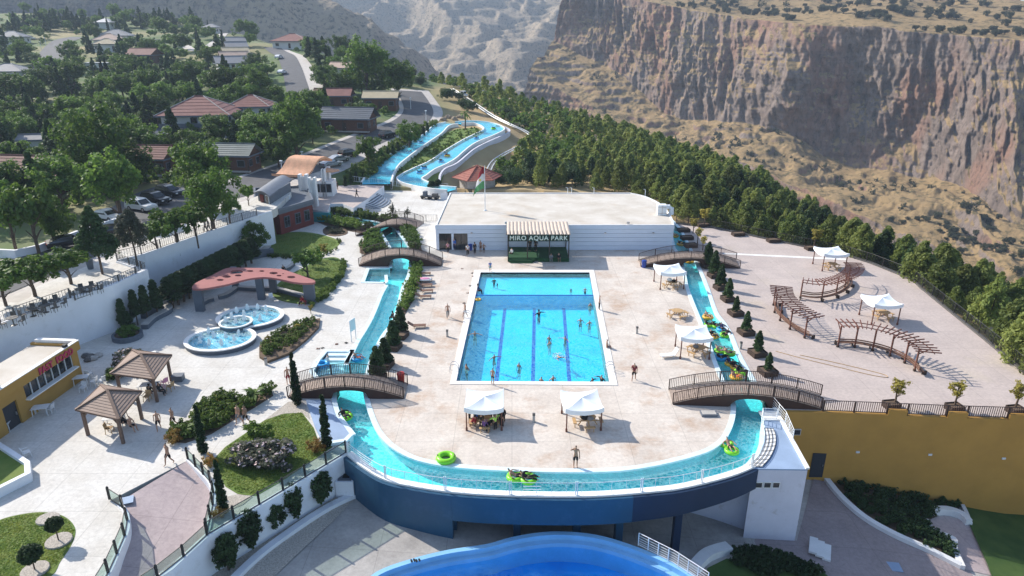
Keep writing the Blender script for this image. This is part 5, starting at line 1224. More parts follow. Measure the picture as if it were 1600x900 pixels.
bench('long slate bench at the lawn edge under the canopy', [cvx(810,300), cvx(960,310), cvx(1130,310), cvx(1280,345), cvx(1410,380)])
bench('slate seat wall winding along the dark hedge row', [cvx(-20,655), cvx(60,580), cvx(200,500), cvx(150,440), cvx(300,370), cvx(400,310)], h=.5, t=.7)
bench('upper slate planter wall below the dark hedge row', [cvx(-30,560), cvx(60,490), cvx(130,410), cvx(300,330), cvx(420,230), cvx(560,150), cvx(700,95), cvx(850,40), cvx(1000,10), cvx(1130,-10)], h=.9, t=.8, cap=False, cat='planter wall')
bench('slate seat wall behind the canopy curving to the red pavilion', [cvx(650,110), cvx(760,60), cvx(900,30), cvx(1000,10), cvx(1080,-60)], h=.5, t=.9)
bench('slate kerb along the front lawn left of the pavilion path', [cvx(1150,155), cvx(1250,130), cvx(1310,85)], h=.4, t=.4)
def fountain(label, cx, cy, rx, ry, h, jets, z0=0, ring=True):
    c = cvx(cx, cy); r = (cvx(cx + rx, cy) - cvx(cx - rx, cy)).length / 2; ryw = (cvx(cx, cy - ry).y - cvx(cx, cy + ry).y) / 2; t = thing('fountain_basin', label, 'fountain', (c.x, c.y, 0), 0, 'round fountain basins'); k = ryw / r
    q = MB(); q.lathe([(r * 1.0, 0), (r * 1.0, h), (r * .93, h), (r * .91, h - .18)], n=48, sy=k); q.f.pop(); q.f.pop() if False else None; q.m = q.m[:len(q.f)]; q.obj('basin_wall', M['slate'], t)
    q = MB(); q.lathe([(r * 1.03, h - .02), (r * 1.03, h + .08), (r * .90, h + .08), (r * .90, h - .2)], n=48, sy=k); q.f = q.f[:-2]; q.m = q.m[:len(q.f)]; q.obj('basin_rim', M['coping'], t)
    q = MB(); q.lathe([(.001, h - .38), (r * .93, h - .38)], n=48, sy=k); q.f = q.f[:48]; q.m = q.m[:48]; q.obj('basin_floor', M['river_floor_upper'], t)
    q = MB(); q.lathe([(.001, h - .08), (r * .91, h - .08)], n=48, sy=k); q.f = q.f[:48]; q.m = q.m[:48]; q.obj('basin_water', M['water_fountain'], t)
    for jx, jy in jets:
        p = cvx(jx, jy) - t.location; p.z = h - .08; q = MB(); rg = random.Random(int(jx))
        hh = .6
        for s in range(60):
            u = rg.random(); a = rg.random() * 6.28; rad = .05 + .16 * (1 - u) * rg.random() + .03; q.add([Vector((math.cos(a) * rad, math.sin(a) * rad, u * hh)) + Vector(d) * .07 for d in ((1, 0, 0), (-.5, .8, 0), (-.5, -.8, 0), (0, 0, 1.8))], [(0, 2, 1), (0, 1, 3), (1, 2, 3), (2, 0, 3)])
        q.lathe([(.12, 0), (.08, hh * .6), (0, hh)], n=6); ob = q.obj('water_jet', M['foam'], t); ob.location = p
fountain('rear round fountain basin with seven water jets below the canopy', 925, 575, 285, 98, .45, [(805,535),(900,508),(992,505),(1066,520),(1076,558),(968,570),(870,560),(760,580),(1015,605)])
fountain('front round fountain basin with spouting jets and a white rim', 660, 775, 300, 110, .45, [(488,765),(556,720),(602,757),(708,762),(785,790),(824,742),(672,828),(562,828),(480,810)])
fountain('small raised fountain basin overlapping the two larger ones', 800, 650, 140, 55, .75, [(710,645),(765,612),(800,655),(875,625)])
# ================================================================ ROADS, HOUSES, SLIDES ON THE HILL
def hillp(x, y, dz=0): return march(x, y, hill, 60, 760) + Vector((0, 0, dz))
prom_poly = [Vector((p.x, p.y, 0)) for p in [P(-200,590,ZP)] + WALL_T[1:] + WALL_B + [P(430,326,ZP), P(455,300,ZP), P(440,292,ZP), P(300,345,ZP), P(150,410,ZP), P(40,455,ZP), P(-200,530,ZP)]]
q = MB(); q.prism(prom_poly, ZP - 1.2, ZP, bottom=False); structure('promenade', q, M['plaza_paving'])
def road(name, pix, wd, m, dz=.06, f=hill, fixed=None, catn=6, zz=None):
    pts = [hillp(a, b) if zz is None else P(a, b, zz) for a, b in pix]; path = catm([Vector((p.x, p.y, 0)) for p in pts], catn)
    fine = [p for p, d in along(path, 2.0)]; L_, Q_ = offset(fine, wd / 2), offset(fine, -wd / 2); q = MB(); cols = 5; rows_ = []
    for t in range(cols): rows_.append([a.lerp(b, t / (cols - 1)) for a, b in zip(Q_, L_)])
    X_ = np.array([[p.x for p in r] for r in rows_]); Y_ = np.array([[p.y for p in r] for r in rows_]); Z_ = hill(X_, Y_) + dz if zz is None else np.full(X_.shape, zz + dz)
    n = len(fine); q.add([(X_[i, j], Y_[i, j], Z_[i, j]) for i in range(cols) for j in range(n)], [(i * n + j, i * n + j + 1, (i + 1) * n + j + 1, (i + 1) * n + j)[::-1] for i in range(cols - 1) for j in range(n - 1)])
    o = structure(name, q, m); me = o.data
    if sum(p.normal.z for p in me.polygons) < 0: me.flip_normals()
    return fine
ROADS = []
road('road_shoulder', [(-60,468),(60,420),(160,378),(262,330),(360,303),(440,275),(500,254),(556,228),(600,210),(640,193),(658,175),(650,155),(640,140)], 12.5, M['sidewalk'], .03)
ROADS.append((road('road', [(-60,462),(60,414),(160,372),(262,325),(360,300),(440,272),(500,251),(556,226),(600,208),(640,191),(654,175),(648,157),(638,142)], 8.5, M['asphalt'], .09), 7.5))
ROADS.append((road('parking_road', [(200,345),(235,322),(262,305),(300,292)], 10, M['asphalt'], .12), 6))
road('hill_sidewalk', [(428,74),(452,86),(468,104),(480,128),(486,150)], 9, M['sidewalk'], .04)
ROADS.append((road('hill_road', [(424,74),(444,86),(455,104),(462,128),(468,152),(470,168)], 7, M['asphalt'], .10), 7))
ROADS.append((road('upper_road', [(125,58),(100,64),(84,80),(76,96),(66,112),(40,130)], 10, M['asphalt'], .08), 6))
ROADS.append((road('upper_path', [(280,62),(330,70),(400,50)], 4, M['sidewalk'], .08), 3))
vk = thing('verge_wall', 'low white kerb wall between the road and the shaded lawns on the left', 'wall', (0, 0, 0)); q = MB(); q.wall([hillp(a, b) for a, b in [(0,402),(27,404),(62,396),(130,372),(190,352)]], lambda p: ZP - .5, lambda p: ZP + .9, .35); q.obj('wall_run', M['wall_white'], vk)
HOUSE_PX = []
def house(cx, cy, wpx, kind, roof, wall, label, rz=0.0, aspect=.72, base=None, hw=2.9, pitch=.42, floors=1, cat='house', group='houses of the hillside village', detail=True):
    """cx: centre of the house in the photo, base: photo row of its foot"""
    b = hillp(cx, base or cy); dist = b.y * CP + (CAMZ - b.z) * SP; Wd = wpx * dist / FOC; D = Wd * aspect; t = thing('house', label, cat, b, rz, group); HOUSE_PX.append((b.x, b.y, max(Wd, D) * .62));
    H = hw * floors
    q = MB(); q.box((0, 0, H / 2 - .4), (Wd * .86, D * .86, H + .8)); q.obj('walls', M[wall], t)
    ov = .0; hx, hy = Wd / 2, D / 2; rh = pitch * min(hx, hy) * (1.1 if kind == 'gable' else 1.25)
    e = H
    if kind == 'hip':
        rl = max(0, hx - hy) if hx > hy else 0; A = [(-hx, -hy, e), (hx, -hy, e), (hx, hy, e), (-hx, hy, e)]; r0, r1 = (-rl * .8, 0, e + rh), (rl * .8 + .01, 0, e + rh)
        sl = [([A[0], A[1]], [r1, r0]), ([A[2], A[3]], [r0, r1]), ([A[1], A[2]], [r1, r1]), ([A[3], A[0]], [r0, r0])]
    elif kind == 'gable':
        A = [(-hx, -hy, e), (hx, -hy, e), (hx, hy, e), (-hx, hy, e)]; r0, r1 = (-hx, 0, e + rh), (hx, 0, e + rh); sl = [([A[0], A[1]], [r1, r0]), ([A[2], A[3]], [r0, r1])]
        for s, r in ((-1, r0), (1, r1)):
            q = MB(); q.add([(s * hx * .86, -hy * .86, e - .1), (s * hx * .86, hy * .86, e - .1), (s * hx * .86, 0, e + rh * .88)], [(0, 1, 2) if s > 0 else (0, 2, 1)]); q.obj('gable_wall', M[wall], t)
    else:
        q = MB(); q.box((0, 0, e + .12), (Wd, D, .25)); q.obj('roof', M[roof], t); sl = []
    for (a, b_), (c, d) in sl:
        a, b_, c, d = map(Vector, (a, b_, c, d)); n = 6 if detail else 3
        rfo = None
        for k in range(n if detail and wpx > 60 else 1):
            t0, t1 = k / (n if detail and wpx > 60 else 1), (k + 1) / (n if detail and wpx > 60 else 1); u = Vector((0, 0, .1)); l0, l1, r0_, r1_ = a.lerp(d, t0), a.lerp(d, t1), b_.lerp(c, t0), b_.lerp(c, t1)
            q = MB(); q.add([l0 + u, r0_ + u, r1_ + u * .4, l1 + u * .4, l0 - u, r0_ - u], [(0, 1, 2, 3), (4, 5, 1, 0)]);
            if (l1 - r1_).length < .02: q.f = [(0, 1, 2), (4, 5, 1, 0)]; q.m = [0, 0]
            q.obj('roof_course' if wpx > 60 else 'roof', M[roof], t)
    if kind in ('hip', 'gable'):
        q = MB(); q.tube([Vector(sl[0][1][1]) + Vector((0, 0, .12)), Vector(sl[0][1][0]) + Vector((0, 0, .12))], .12, 5); q.obj('ridge', M[roof], t)
        if kind == 'hip' and wpx > 30:
            for c_, r in zip(A, (r0, r1, r1, r0)): q = MB(); q.tube([Vector(c_) + Vector((0, 0, .12)), Vector(r) + Vector((0, 0, .12))], .1, 5); q.obj('hip_ridge', M['sidewalk'], t)
        q = MB(); q.wall([Vector((x, y, 0)) for x, y in ((-hx, -hy), (hx, -hy), (hx, hy), (-hx, hy))], e - .22, e + .02, .12, closed=True); q.obj('gutter', M['slate_light'], t)
    nw = 3 if wpx > 45 else 2
    for fl2 in range(floors):
        z = fl2 * hw + 1.55
        for k in range(nw):
            x = (-.36 + .72 * k / (nw - 1)) * Wd * .86
            if k == 1 and fl2 == 0:
                q = MB(); q.box((x, -D * .43 - .03, 1.05), (1.0, .1, 2.1)); d_ = q.obj('door', M['wood_dark'], t); q = MB(); q.box((x + .35, -D * .43 - .1, 1.0), (.08, .06, .12)); q.obj('handle', M['steel'], d_)
            else:
                q = MB(); q.box((x, -D * .43 - .03, z), (1.5, .1, 1.3)); f = q.obj('window', M['slate_light'], t); q = MB(); q.box((x, -D * .43 - .08, z), (1.3, .06, 1.1)); q.obj('pane', M['dark_glass'], f)
        for k in (-1, 1):
            q = MB(); q.box((Wd * .43 + .03, k * D * .22, z), (.1, 1.3, 1.3)); f = q.obj('window', M['slate_light'], t); q = MB(); q.box((Wd * .43 + .08, k * D * .22, z), (.06, 1.1, 1.1)); q.obj('pane', M['dark_glass'], f)
    if wpx > 60:
        for k in (-1, 0, 1): q = MB(); q.box((Wd * .46 * k, -D * .49, H / 2), (.18, .18, H)); q.obj('veranda_post', M['wood_dark'], t)
        q = MB(); q.box((0, -D * .46, .1), (Wd * .95, D * .1, .25)); q.obj('veranda_floor', M['concrete'], t)
        if floors > 1: q = MB(); q.box((0, -D * .47, hw + .05), (Wd * .9, D * .1, .2)); q.obj('balcony', M['slate'], t); q = MB(); q.box((0, -D * .515, hw + .55), (Wd * .9, .06, .9)); q.obj('balcony_rail', M['slate'], t)
    return t
mat('roof_red', (.25, .115, .095), .8, .12, .6); mat('roof_rust', (.19, .09, .072), .8, .12, .6); mat('roof_dark', (.09, .105, .125), .6, .1, .6); mat('roof_green', (.17, .19, .175), .7, .1, .6)
mat('roof_tan', (.50, .41, .27), .8, .08, .6); mat('roof_grey', (.27, .265, .27), .75, .08, .6); mat('roof_pink', (.50, .36, .28), .8, .08, .6); mat('house_white', (.62, .61, .58), .8, .05, .4); mat('house_wood', (.11, .048, .03), .75, .15, 2)
mat('roof_white', (.5, .5, .5), .6, .05, .6)
for a in [
 (320,0,108,'hip','roof_red','house_white','two-storey white house with a large red hipped roof among the trees',.12,.85,212,2.6,.42,2),
 (398,0,66,'hip','roof_red','house_white','red-roofed white house just behind the two-storey one',.1,.85,200,2.7,.42,2),
 (66,0,128,'gable','roof_rust','house_wood','dark timber house with a long rust red gable roof at the left edge',-.15,.6,296,3.0,.55),
 (246,0,66,'gable','roof_rust','house_wood','brown timber house with a low gable behind the parking lot',-.1,.9,270,3.0,.5),
 (364,0,84,'gable','roof_green','house_wood','timber house with a grey-green ribbed gable roof behind the parked cars',-.1,.62,264,3.0,.5),
 (547,0,84,'gable','roof_dark','house_wood','brown log house with a dark slate gable roof by the road',-.15,.62,203,3.1,.5),
 (523,0,60,'gable','roof_red','house_wood','house with a plain red gable roof above the log house',0,.6,166,3,.5),
 (597,0,56,'gable','roof_tan','house_wood','house with a sand coloured gable roof by the road bend',0,.6,169,3,.5),
 (459,0,60,'hip','roof_red','house_white','red hipped roof house at the top of the hill road',0,.8,75,3,.35),
 (535,0,36,'gable','roof_pink','house_white','pale pink roofed house half hidden by trees above the red gable',-.2,.8,120,3,.5),
 (137,0,50,'hip','roof_tan','house_white','sand roofed garage with a bright white side wall in the trees',.3,.8,188,2.6,.3),
 (156,0,36,'flat','roof_white','house_white','flat roofed white shed below the hilltop houses',.1,.5,112,3,.3),
 (228,0,48,'gable','roof_rust','house_wood','small brown timber chalet in the middle of the village',-.2,.7,98,3,.5),
 (240,0,36,'flat','roof_dark','house_white','low dark flat-roofed pavilion in the upper village',0,.6,72,2.6,.3),
 (184,0,46,'hip','roof_grey','house_white','grey hipped roof house, topmost of a row of three',.2,.8,66,3,.4),
 (174,0,44,'hip','roof_pink','house_white','pinkish hipped roof house in the middle of a row of three',.2,.8,73,3,.4),
 (170,0,38,'hip','roof_tan','house_white','tan hipped roof house, lowest of a row of three',.2,.8,80,3,.4),
 (369,0,30,'gable','roof_grey','house_white','grey roofed cottage topmost in the stacked terrace',.5,.8,74,2.6,.45),
 (370,0,34,'gable','roof_grey','house_white','grey roofed cottage second in the stacked terrace',.5,.8,83,2.6,.45),
 (369,0,40,'gable','roof_tan','house_white','tan roofed cottage third in the stacked terrace',.5,.8,93,2.6,.45),
 (367,0,44,'gable','roof_pink','house_white','pink roofed cottage fourth in the stacked terrace',.5,.8,101,2.6,.45),
 (363,0,50,'gable','roof_grey','house_white','pale grey roofed cottage lowest in the stacked terrace',.5,.8,110,2.6,.45),
 (22,0,42,'hip','roof_grey','house_white','grey hipped roof house near the upper left edge',.1,.8,68,3,.4),
 (18,0,60,'hip','roof_grey','house_white','wide grey roofed house at the left edge beside the upper road',.1,.8,125,3,.35),
 (168,0,26,'hip','roof_white','house_white','small white pyramid roof near the hilltop',0,1,44,3,.4),
 (104,0,34,'hip','roof_white','house_white','white roofed house on the skyline behind two dark conifers',0,.9,18,3,.3),
 (191,0,30,'hip','roof_pink','house_white','pink roofed house on the skyline',0,.9,18,3,.4),
 (6,0,32,'hip','roof_white','house_white','white roofed house in the upper left corner',0,.9,18,3,.4),
 (332,0,24,'hip','roof_grey','house_white','small grey roofed house beside the dry field on the skyline',0,.9,52,3,.4),
 (60,0,44,'gable','roof_grey','house_white','grey metal roofed house behind the long rust red roof',.2,.7,240,3,.4),
 (247,0,46,'gable','roof_dark','house_white','dark ribbed metal roof behind the big broadleaf tree',.6,.7,232,3,.4),
]:
    a = list(a); house(a[0], 0, a[2], a[3], a[4], a[5], a[6], a[7], a[8], a[9], a[10], a[11], a[12] if len(a) > 12 else 1)
HN = ['large red hipped roof', 'smaller red hipped roof', 'long rust red roof', 'low brown gable by the parking lot', 'grey-green ribbed gable', 'dark slate log house', 'plain red gable', 'sand coloured gable', 'red hipped roof atop the hill road', 'pale pink roof', 'sand roofed garage', 'white flat shed', 'brown timber chalet', 'low dark pavilion', 'grey roof of the row of three', 'pinkish roof of the row of three', 'tan roof of the row of three', 'topmost terrace cottage', 'second terrace cottage', 'third terrace cottage', 'fourth terrace cottage', 'lowest terrace cottage', 'grey roof near the upper left edge', 'wide grey roof at the left edge', 'small white pyramid roof', 'white skyline roof by two conifers', 'pink skyline roof', 'upper left corner house', 'small grey roof by the dry field', 'grey metal roof behind the rust one', 'dark ribbed metal roof']
def where(p):
    k = min(range(len(HN)), key=lambda i: (HOUSE_PX[i][0] - p.x) ** 2 + (HOUSE_PX[i][1] - p.y) ** 2); hx, hy, _ = HOUSE_PX[k]; dx, dy = p.x - hx, p.y - hy; d = math.hypot(dx, dy)
    s = ('right of' if dx > 0 else 'left of') if abs(dx) > abs(dy) else ('behind' if dy > 0 else 'in front of'); return ('just ' if d < 13 else 'well ' if d > 26 else '') + s + ' the ' + HN[k]
def slide(name, pix, wl, m_w='water_river'):
    pts = catm([hillp(a, b, .6) for a, b in pix], 6); hw_ = catm([Vector((h, 0, 0)) for h in wl], 6); n = len(pts); L_ = []; Q_ = []
    off1 = offset([Vector((p.x, p.y, 0)) for p in pts], 1)
    for p, o1, h in zip(pts, off1, hw_):
        d = Vector((o1.x - p.x, o1.y - p.y, 0)); L_.append(p + d * h.x); Q_.append(p - d * h.x)
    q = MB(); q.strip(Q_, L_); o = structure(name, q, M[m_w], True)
    if sum(f.normal.z for f in o.data.polygons) < 0: o.data.flip_normals()
    q = MB(); dn = Vector((0, 0, -.33)); q.strip([p + dn for p in Q_], [p + dn for p in L_]); structure(name.replace('water', 'bed'), q, M['river_floor_upper'])
    t = thing('slide_channel', 'white lipped channel of the ' + name.replace('_water', '').replace('_', ' '), 'slide', (0, 0, 0))
    for s, E in enumerate((L_, Q_)):
        zd = {}; out_ = []
        q = MB(); ps = [Vector((p.x, p.y, 0)) for p in E]; A_, B_ = offset(ps, .16), offset(ps, -.16); vs = []; n = len(E)
        for i in range(n):
            z = E[i].z; vs += [(A_[i].x, A_[i].y, z - 1.4), (B_[i].x, B_[i].y, z - 1.4), (B_[i].x, B_[i].y, z + .12), (A_[i].x, A_[i].y, z + .12)]
        fs = []
        for i in range(n - 1):
            for k in range(4): fs.append((i * 4 + k, i * 4 + (k + 1) % 4, i * 4 + 4 + (k + 1) % 4, i * 4 + 4 + k))
        q.add(vs, fs); q.obj('channel_lip', M['coping'], t, fix=True)
    return pts
SL1 = slide('left_slide_water', [(706,196),(690,200),(677,212),(660,224),(647,232),(630,243),(614,254),(603,264),(595,276),(588,290)], [2.4,2.1,2.1,2.1,2.2,2.4,2.6,2.7,2.7,2.8])
SL2 = slide('right_slide_water', [(716,195),(740,194),(762,198),(772,206),(757,214),(737,223),(722,232),(708,242),(696,252),(682,260),(664,268),(648,277),(640,284),(652,291),(678,297),(706,300)], [1.8,2.1,2.5,2.7,2.6,2.2,2.1,2.3,2.4,2.4,2.4,2.7,2.5,2.2,1.6,1.4])
drape('slide_island', [Vector((p.x, p.y, 0)) for p in [hillp(a, b) for a, b in [(714,202),(742,200),(757,207),(733,218),(714,229),(697,243),(675,257),(650,266),(630,275),(612,272),(616,262),(638,246),(660,232),(684,214)]]], M['lawn'], .10, f=hill)
drape('slide_verge', [Vector((p.x, p.y, 0)) for p in [hillp(a, b) for a, b in [(787,206),(794,212),(766,226),(740,240),(714,262),(695,272),(688,288),(664,290),(660,282),(690,268),(712,250),(735,232),(765,216)]]], M['lawn'], .10, f=hill)
cw_ = thing('slide_retaining_wall', 'tall streaked concrete retaining wall curving round the lazy river slope', 'wall', (0, 0, 0)); q = MB()
tp_ = catm([hillp(a, b) for a, b in [(776,201),(788,203),(796,211),(768,225),(741,239),(715,261),(696,270),(688,280),(687,290)]], 4)
vs = []; A_, B_ = offset([Vector((p.x, p.y, 0)) for p in tp_], .2), offset([Vector((p.x, p.y, 0)) for p in tp_], -.2); n = len(tp_)
for i in range(n): vs += [(A_[i].x, A_[i].y, tp_[i].z - 4), (B_[i].x, B_[i].y, tp_[i].z - 4), (B_[i].x, B_[i].y, tp_[i].z + .9), (A_[i].x, A_[i].y, tp_[i].z + .9)]
fs = [(i * 4 + k, i * 4 + (k + 1) % 4, i * 4 + 4 + (k + 1) % 4, i * 4 + 4 + k) for i in range(n - 1) for k in range(4)]; q.add(vs, fs); q.obj('wall_face', M['stained_white'], cw_, fix=True)
ct = thing('coaster_track', 'white tubular mountain coaster track running along the ridge', 'coaster track', (0, 0, 0))
tpx = [(706,143),(726,156),(748,171),(772,187),(798,200),(818,209),(830,218),(826,228),(808,237),(788,247),(772,258),(764,272),(762,284)]
tr = catm([hillp(a, b, .9) for a, b in tpx], 6)
for s in (-.5, .5): q = MB(); q.tube([Vector((a.x, a.y, p.z)) for a, p in zip(offset(tr, s), tr)], .14, 5); q.obj('rail', M['white_metal'], ct)
q = MB(); q.tube([p - Vector((0, 0, .25)) for p in tr], .13, 5); q.obj('spine', M['rail_steel'], ct)
q = MB()
for p, d in along(tr, 1.6): nrm = Vector((-d.y, d.x, 0)).normalized() * .55; q.bar(p - nrm, p + nrm, .1)
for p, d in along(tr, 5): q.bar(p - Vector((0, 0, 2.2)), p - Vector((0, 0, .2)), .14)
tag(q.obj('tie', M['rail_steel'], ct), kind='stuff')
cc = thing('coaster_car', 'small white coaster car on the ridge track', 'coaster car', hillp(725, 155, 1.1), R(-40)); q = MB(); q.prism([(-1.3, -.7), (1.2, -.7), (1.5, 0), (1.2, .7), (-1.3, .7)], 0, .5); q.box((-.3, 0, 1.0), (1.5, 1.3, 1.0)); q.obj('shell', M['plastic_white'], cc); q = MB(); q.box((.5, 0, 1.0), (.1, 1.1, .6)); q.box((-.3, 0, 1.1), (1.0, 1.34, .5)); q.obj('window', M['dark_glass'], cc)
def car(label, px, py, body, rz, kind='suv'):
    b = hillp(px, py, .16); t = thing('parked_car', label, 'car', b, rz, 'cars parked along the road'); L_, Wd = 4.7, 1.9; hb, hc = (1.0, 1.72) if kind == 'suv' else (.85, 1.42)
    prof = [(-2.3, .35), (2.3, .35), (2.35, .7), (2.15, hb - .05), (1.1, hb), (.35, hc - .06), (-.2, hc), (-1.9, hc - .03) if kind == 'suv' else (-.9, hc - .03), (-2.25, hb + .05), (-2.35, .7)]
    q = MB(); n = len(prof); vs = [(x, s * Wd / 2 * (1 if z < hb + .1 else .84), z) for s in (-1, 1) for x, z in prof]; q.add(vs, [tuple(range(n)), tuple(range(2 * n - 1, n - 1, -1))] + [(i, n + i, n + (i + 1) % n, (i + 1) % n) for i in range(n)]); q.obj('body', M[body], t, fix=True)
    q = MB(); e = .012
    wv_ = [(1.0, hb + .05), (.34, hc - .12), (-.25, hc - .07), (-1.8 if kind == 'suv' else -.9, hc - .1), (-2.1, hb + .08)]
    for s in (-1, 1):
        y0_, y1_ = s * (Wd / 2 * .985 + e), s * (Wd / 2 * .85 + e); m_ = len(wv_); q.add([(x, y0_ if z < hb + .2 else y1_, z) for x, z in wv_], [tuple(range(m_))])
    q.add([(1.09, -.72, hb + .06), (1.09, .72, hb + .06), (.44, .66, hc - .1), (.44, -.66, hc - .1)], [(0, 1, 2, 3)]); q.obj('glass', M['dark_glass'], t)
    for sx in (-1.42, 1.45):
        for sy in (-1, 1):
            q = MB(); q.tube([(sx, sy * (Wd / 2 - .2), .34), (sx, sy * (Wd / 2 + .02), .34)], .34, 12); wh = q.obj('wheel', M['black'], t); q = MB(); q.tube([(sx, sy * (Wd / 2), .34), (sx, sy * (Wd / 2 + .04), .34)], .19, 8); q.obj('rim', M['steel'], wh)
    for sy in (-.65, .65):
        q = MB(); q.box((2.3, sy, .72), (.12, .36, .16)); q.obj('headlight', M['white_metal'], t); q = MB(); q.box((-2.3, sy, .8), (.12, .3, .18)); q.obj('taillight', M['cloth_red'], t)
mat('car_black', (.012, .013, .016), .25, spec=.6); mat('car_white', (.7, .71, .72), .3, spec=.6); mat('car_silver', (.35, .38, .42), .3, metal=.4)
for a in [('black pickup-like suv nearest the timber house in the parking lot', 267, 308, 'car_black', R(-25), 'suv'), ('black car in the middle of the parking lot', 245, 319, 'car_black', R(-25), 'suv'), ('white suv nosing out of the tree shade in the parking lot', 222, 330, 'car_white', R(-25), 'suv'), ('white car deep in the tree shade left of the other parked cars', 170, 345, 'car_white', R(-25), 'sedan'),
          ('dark car at the left, parked in shade below the kerb wall', 110, 388, 'car_black', R(38), 'sedan'), ('black car parked in shade between the two conifers', 178, 370, 'car_black', R(38), 'sedan'), ('black suv on the road beside the round tree above the slides', 606, 216, 'car_black', R(60), 'suv'),
          ('dark suv topmost of three cars behind the gatehouse', 546, 246, 'car_black', R(50), 'suv'), ('silver car in the middle of three behind the gatehouse', 530, 254, 'car_silver', R(50), 'sedan'), ('silver car lowest of three behind the gatehouse', 518, 262, 'car_silver', R(50), 'sedan'), ('white car left of the terracotta gatehouse roof', 468, 276, 'car_white', R(55), 'sedan'),
          ('small white car higher on the hill road', 436, 92, 'car_white', R(85), 'sedan'), ('small white car lower on the hill road', 441, 116, 'car_white', R(85), 'sedan'), ('white car parked by the upper road junction', 47, 62, 'car_white', 0, 'sedan')]: car(*a)
# ================================================================ VEGETATION
def leaves(name, centers, size, m, rad, per, seed=0, up=.25, smooth=False, extra=None, aspect=1.6):
    """many leaf-shaped quads gathered in clumps: centers (n,3), rad clump radius"""
    rg = np.random.default_rng(seed); n = len(centers) * per
    c = np.repeat(centers, per, 0); d = rg.normal(size=(n, 3)); d /= np.linalg.norm(d, axis=1)[:, None]
    rr = (rad if np.isscalar(rad) else np.repeat(rad, per)[:, None]) * rg.random((n, 1)) ** .4
    p = c + d * rr
    nrm = d + rg.normal(size=(n, 3)) * .55 + np.array([0, 0, up]); nrm /= np.linalg.norm(nrm, axis=1)[:, None]
    t = np.cross(nrm, rg.normal(size=(n, 3))); t /= np.linalg.norm(t, axis=1)[:, None]; b = np.cross(nrm, t)
    s = size * (.6 + .8 * rg.random((n, 1))); t *= s * aspect / 2; b *= s / 2
    V = np.stack([p - t, p - b, p + t, p + b], 1).reshape(-1, 3); return V
def leaf_mesh(name, Vs, m, ms=None):
    V = np.concatenate(Vs); nq = len(V) // 4; me = bpy.data.meshes.new(name); me.vertices.add(len(V)); me.vertices.foreach_set('co', V.ravel().astype(np.float32)); me.loops.add(nq * 4)
    me.loops.foreach_set('vertex_index', np.arange(nq * 4, dtype=np.int32)); me.polygons.add(nq); me.polygons.foreach_set('loop_start', (np.arange(nq) * 4).astype(np.int32))
    me.materials.append(m)
    if ms:
        for x in ms: me.materials.append(x)
        idx = np.zeros(nq, np.int32); r = np.random.default_rng(1).random(nq); idx[r > .86] = 1; me.polygons.foreach_set('material_index', idx)
    me.update(calc_edges=True); return me
def blob(n, rx, rz, z0, seed, shell=.5, top=1.0, irregular=.25):
    rg = np.random.default_rng(seed); d = rg.normal(size=(n, 3)); d /= np.linalg.norm(d, axis=1)[:, None]; r = (shell + (1 - shell) * rg.random((n, 1)))
    lob = 1 + irregular * np.sin(d[:, :1] * 3.1 + seed) * np.cos(d[:, 1:2] * 2.7 + seed * 2) + irregular * .6 * rg.normal(size=(n, 1))
    p = d * r * lob; p[:, 0] *= rx; p[:, 1] *= rx; p[:, 2] = p[:, 2] * rz + z0; return p
def trunk_mesh(name, h, r0, r1, limbs, seed, m='bark', lean=.05):
    rg = random.Random(seed); q = MB(); pts = [Vector((lean * h * math.sin(i * 1.3 + seed) * .3, lean * h * math.cos(i * 1.1 + seed) * .3, h * i / 4)) for i in range(5)]; pts[0] = Vector((0, 0, -.3))
    q.tube(pts, [r0 * (1 - i / 4) + r1 * (i / 4) for i in range(5)], 6)
    for k in range(limbs):
        u = .45 + .5 * rg.random(); p = pts[0].lerp(pts[-1], u); a = rg.random() * 6.28; L = h * (.25 + .25 * rg.random()); e = p + Vector((math.cos(a) * L * .7, math.sin(a) * L * .7, L * .75)); q.tube([p, p.lerp(e, .5) + Vector((0, 0, L * .05)), e], [r0 * .45, r0 * .3, r0 * .12], 4)
    return q.mesh(name, M[m])
TREE = {}
def kind(key, name, crown, trunk): TREE[key] = (name, crown, trunk)
def mk_broad(key, seed, m, n=60, per=70, rx=.40, rz=.33, z0=.64, size=.032, rad=.10, irr=.3, th=.5, name='broadleaf_tree', shell=.45):
    V = [leaves('c', blob(n, rx, rz, z0, seed, shell, irregular=irr), size, None, rad, per, seed)]
    kind(key, name, leaf_mesh('crown', V, M[m]), trunk_mesh('trunk', th, .035, .018, 5, seed))
for i in range(3): mk_broad('broad%d' % i, 10 + i, 'leaf_broad', n=75, per=75)
for i in range(2): mk_broad('light%d' % i, 20 + i, 'leaf_light', n=42, per=55, rx=.42, rz=.26, z0=.70, size=.05, rad=.11, irr=.35, th=.6)
for i in range(2): mk_broad('round%d' % i, 30 + i, 'leaf_broad', n=60, per=60, rx=.42, rz=.34, z0=.62, size=.035, rad=.1, irr=.08, th=.5, shell=.6)
def mk_con(key, seed, m, n=60, per=45, r=.24, size=.032, rad=.07, z0=.12, name='conifer_tree', pw=.9, tr=.02, sq=.35, th=.9):
    rg = np.random.default_rng(seed); t = rg.random(n) ** .8; z = z0 + (1 - z0 - .04) * t; rr = r * (1 - t) ** pw * (.45 + .55 * rg.random(n)); a = rg.random(n) * 6.283
    c = np.stack([np.cos(a) * rr, np.sin(a) * rr, z], 1); V = [leaves('c', c, size, None, rad * (1.15 - .75 * t), per, seed, up=.1)]
    kind(key, name, leaf_mesh('crown', V, M[m]), trunk_mesh('trunk', th, tr, .006, 0, seed))
for i in range(2): mk_con('conifer%d' % i, 40 + i, 'leaf_dark', n=80, per=55)
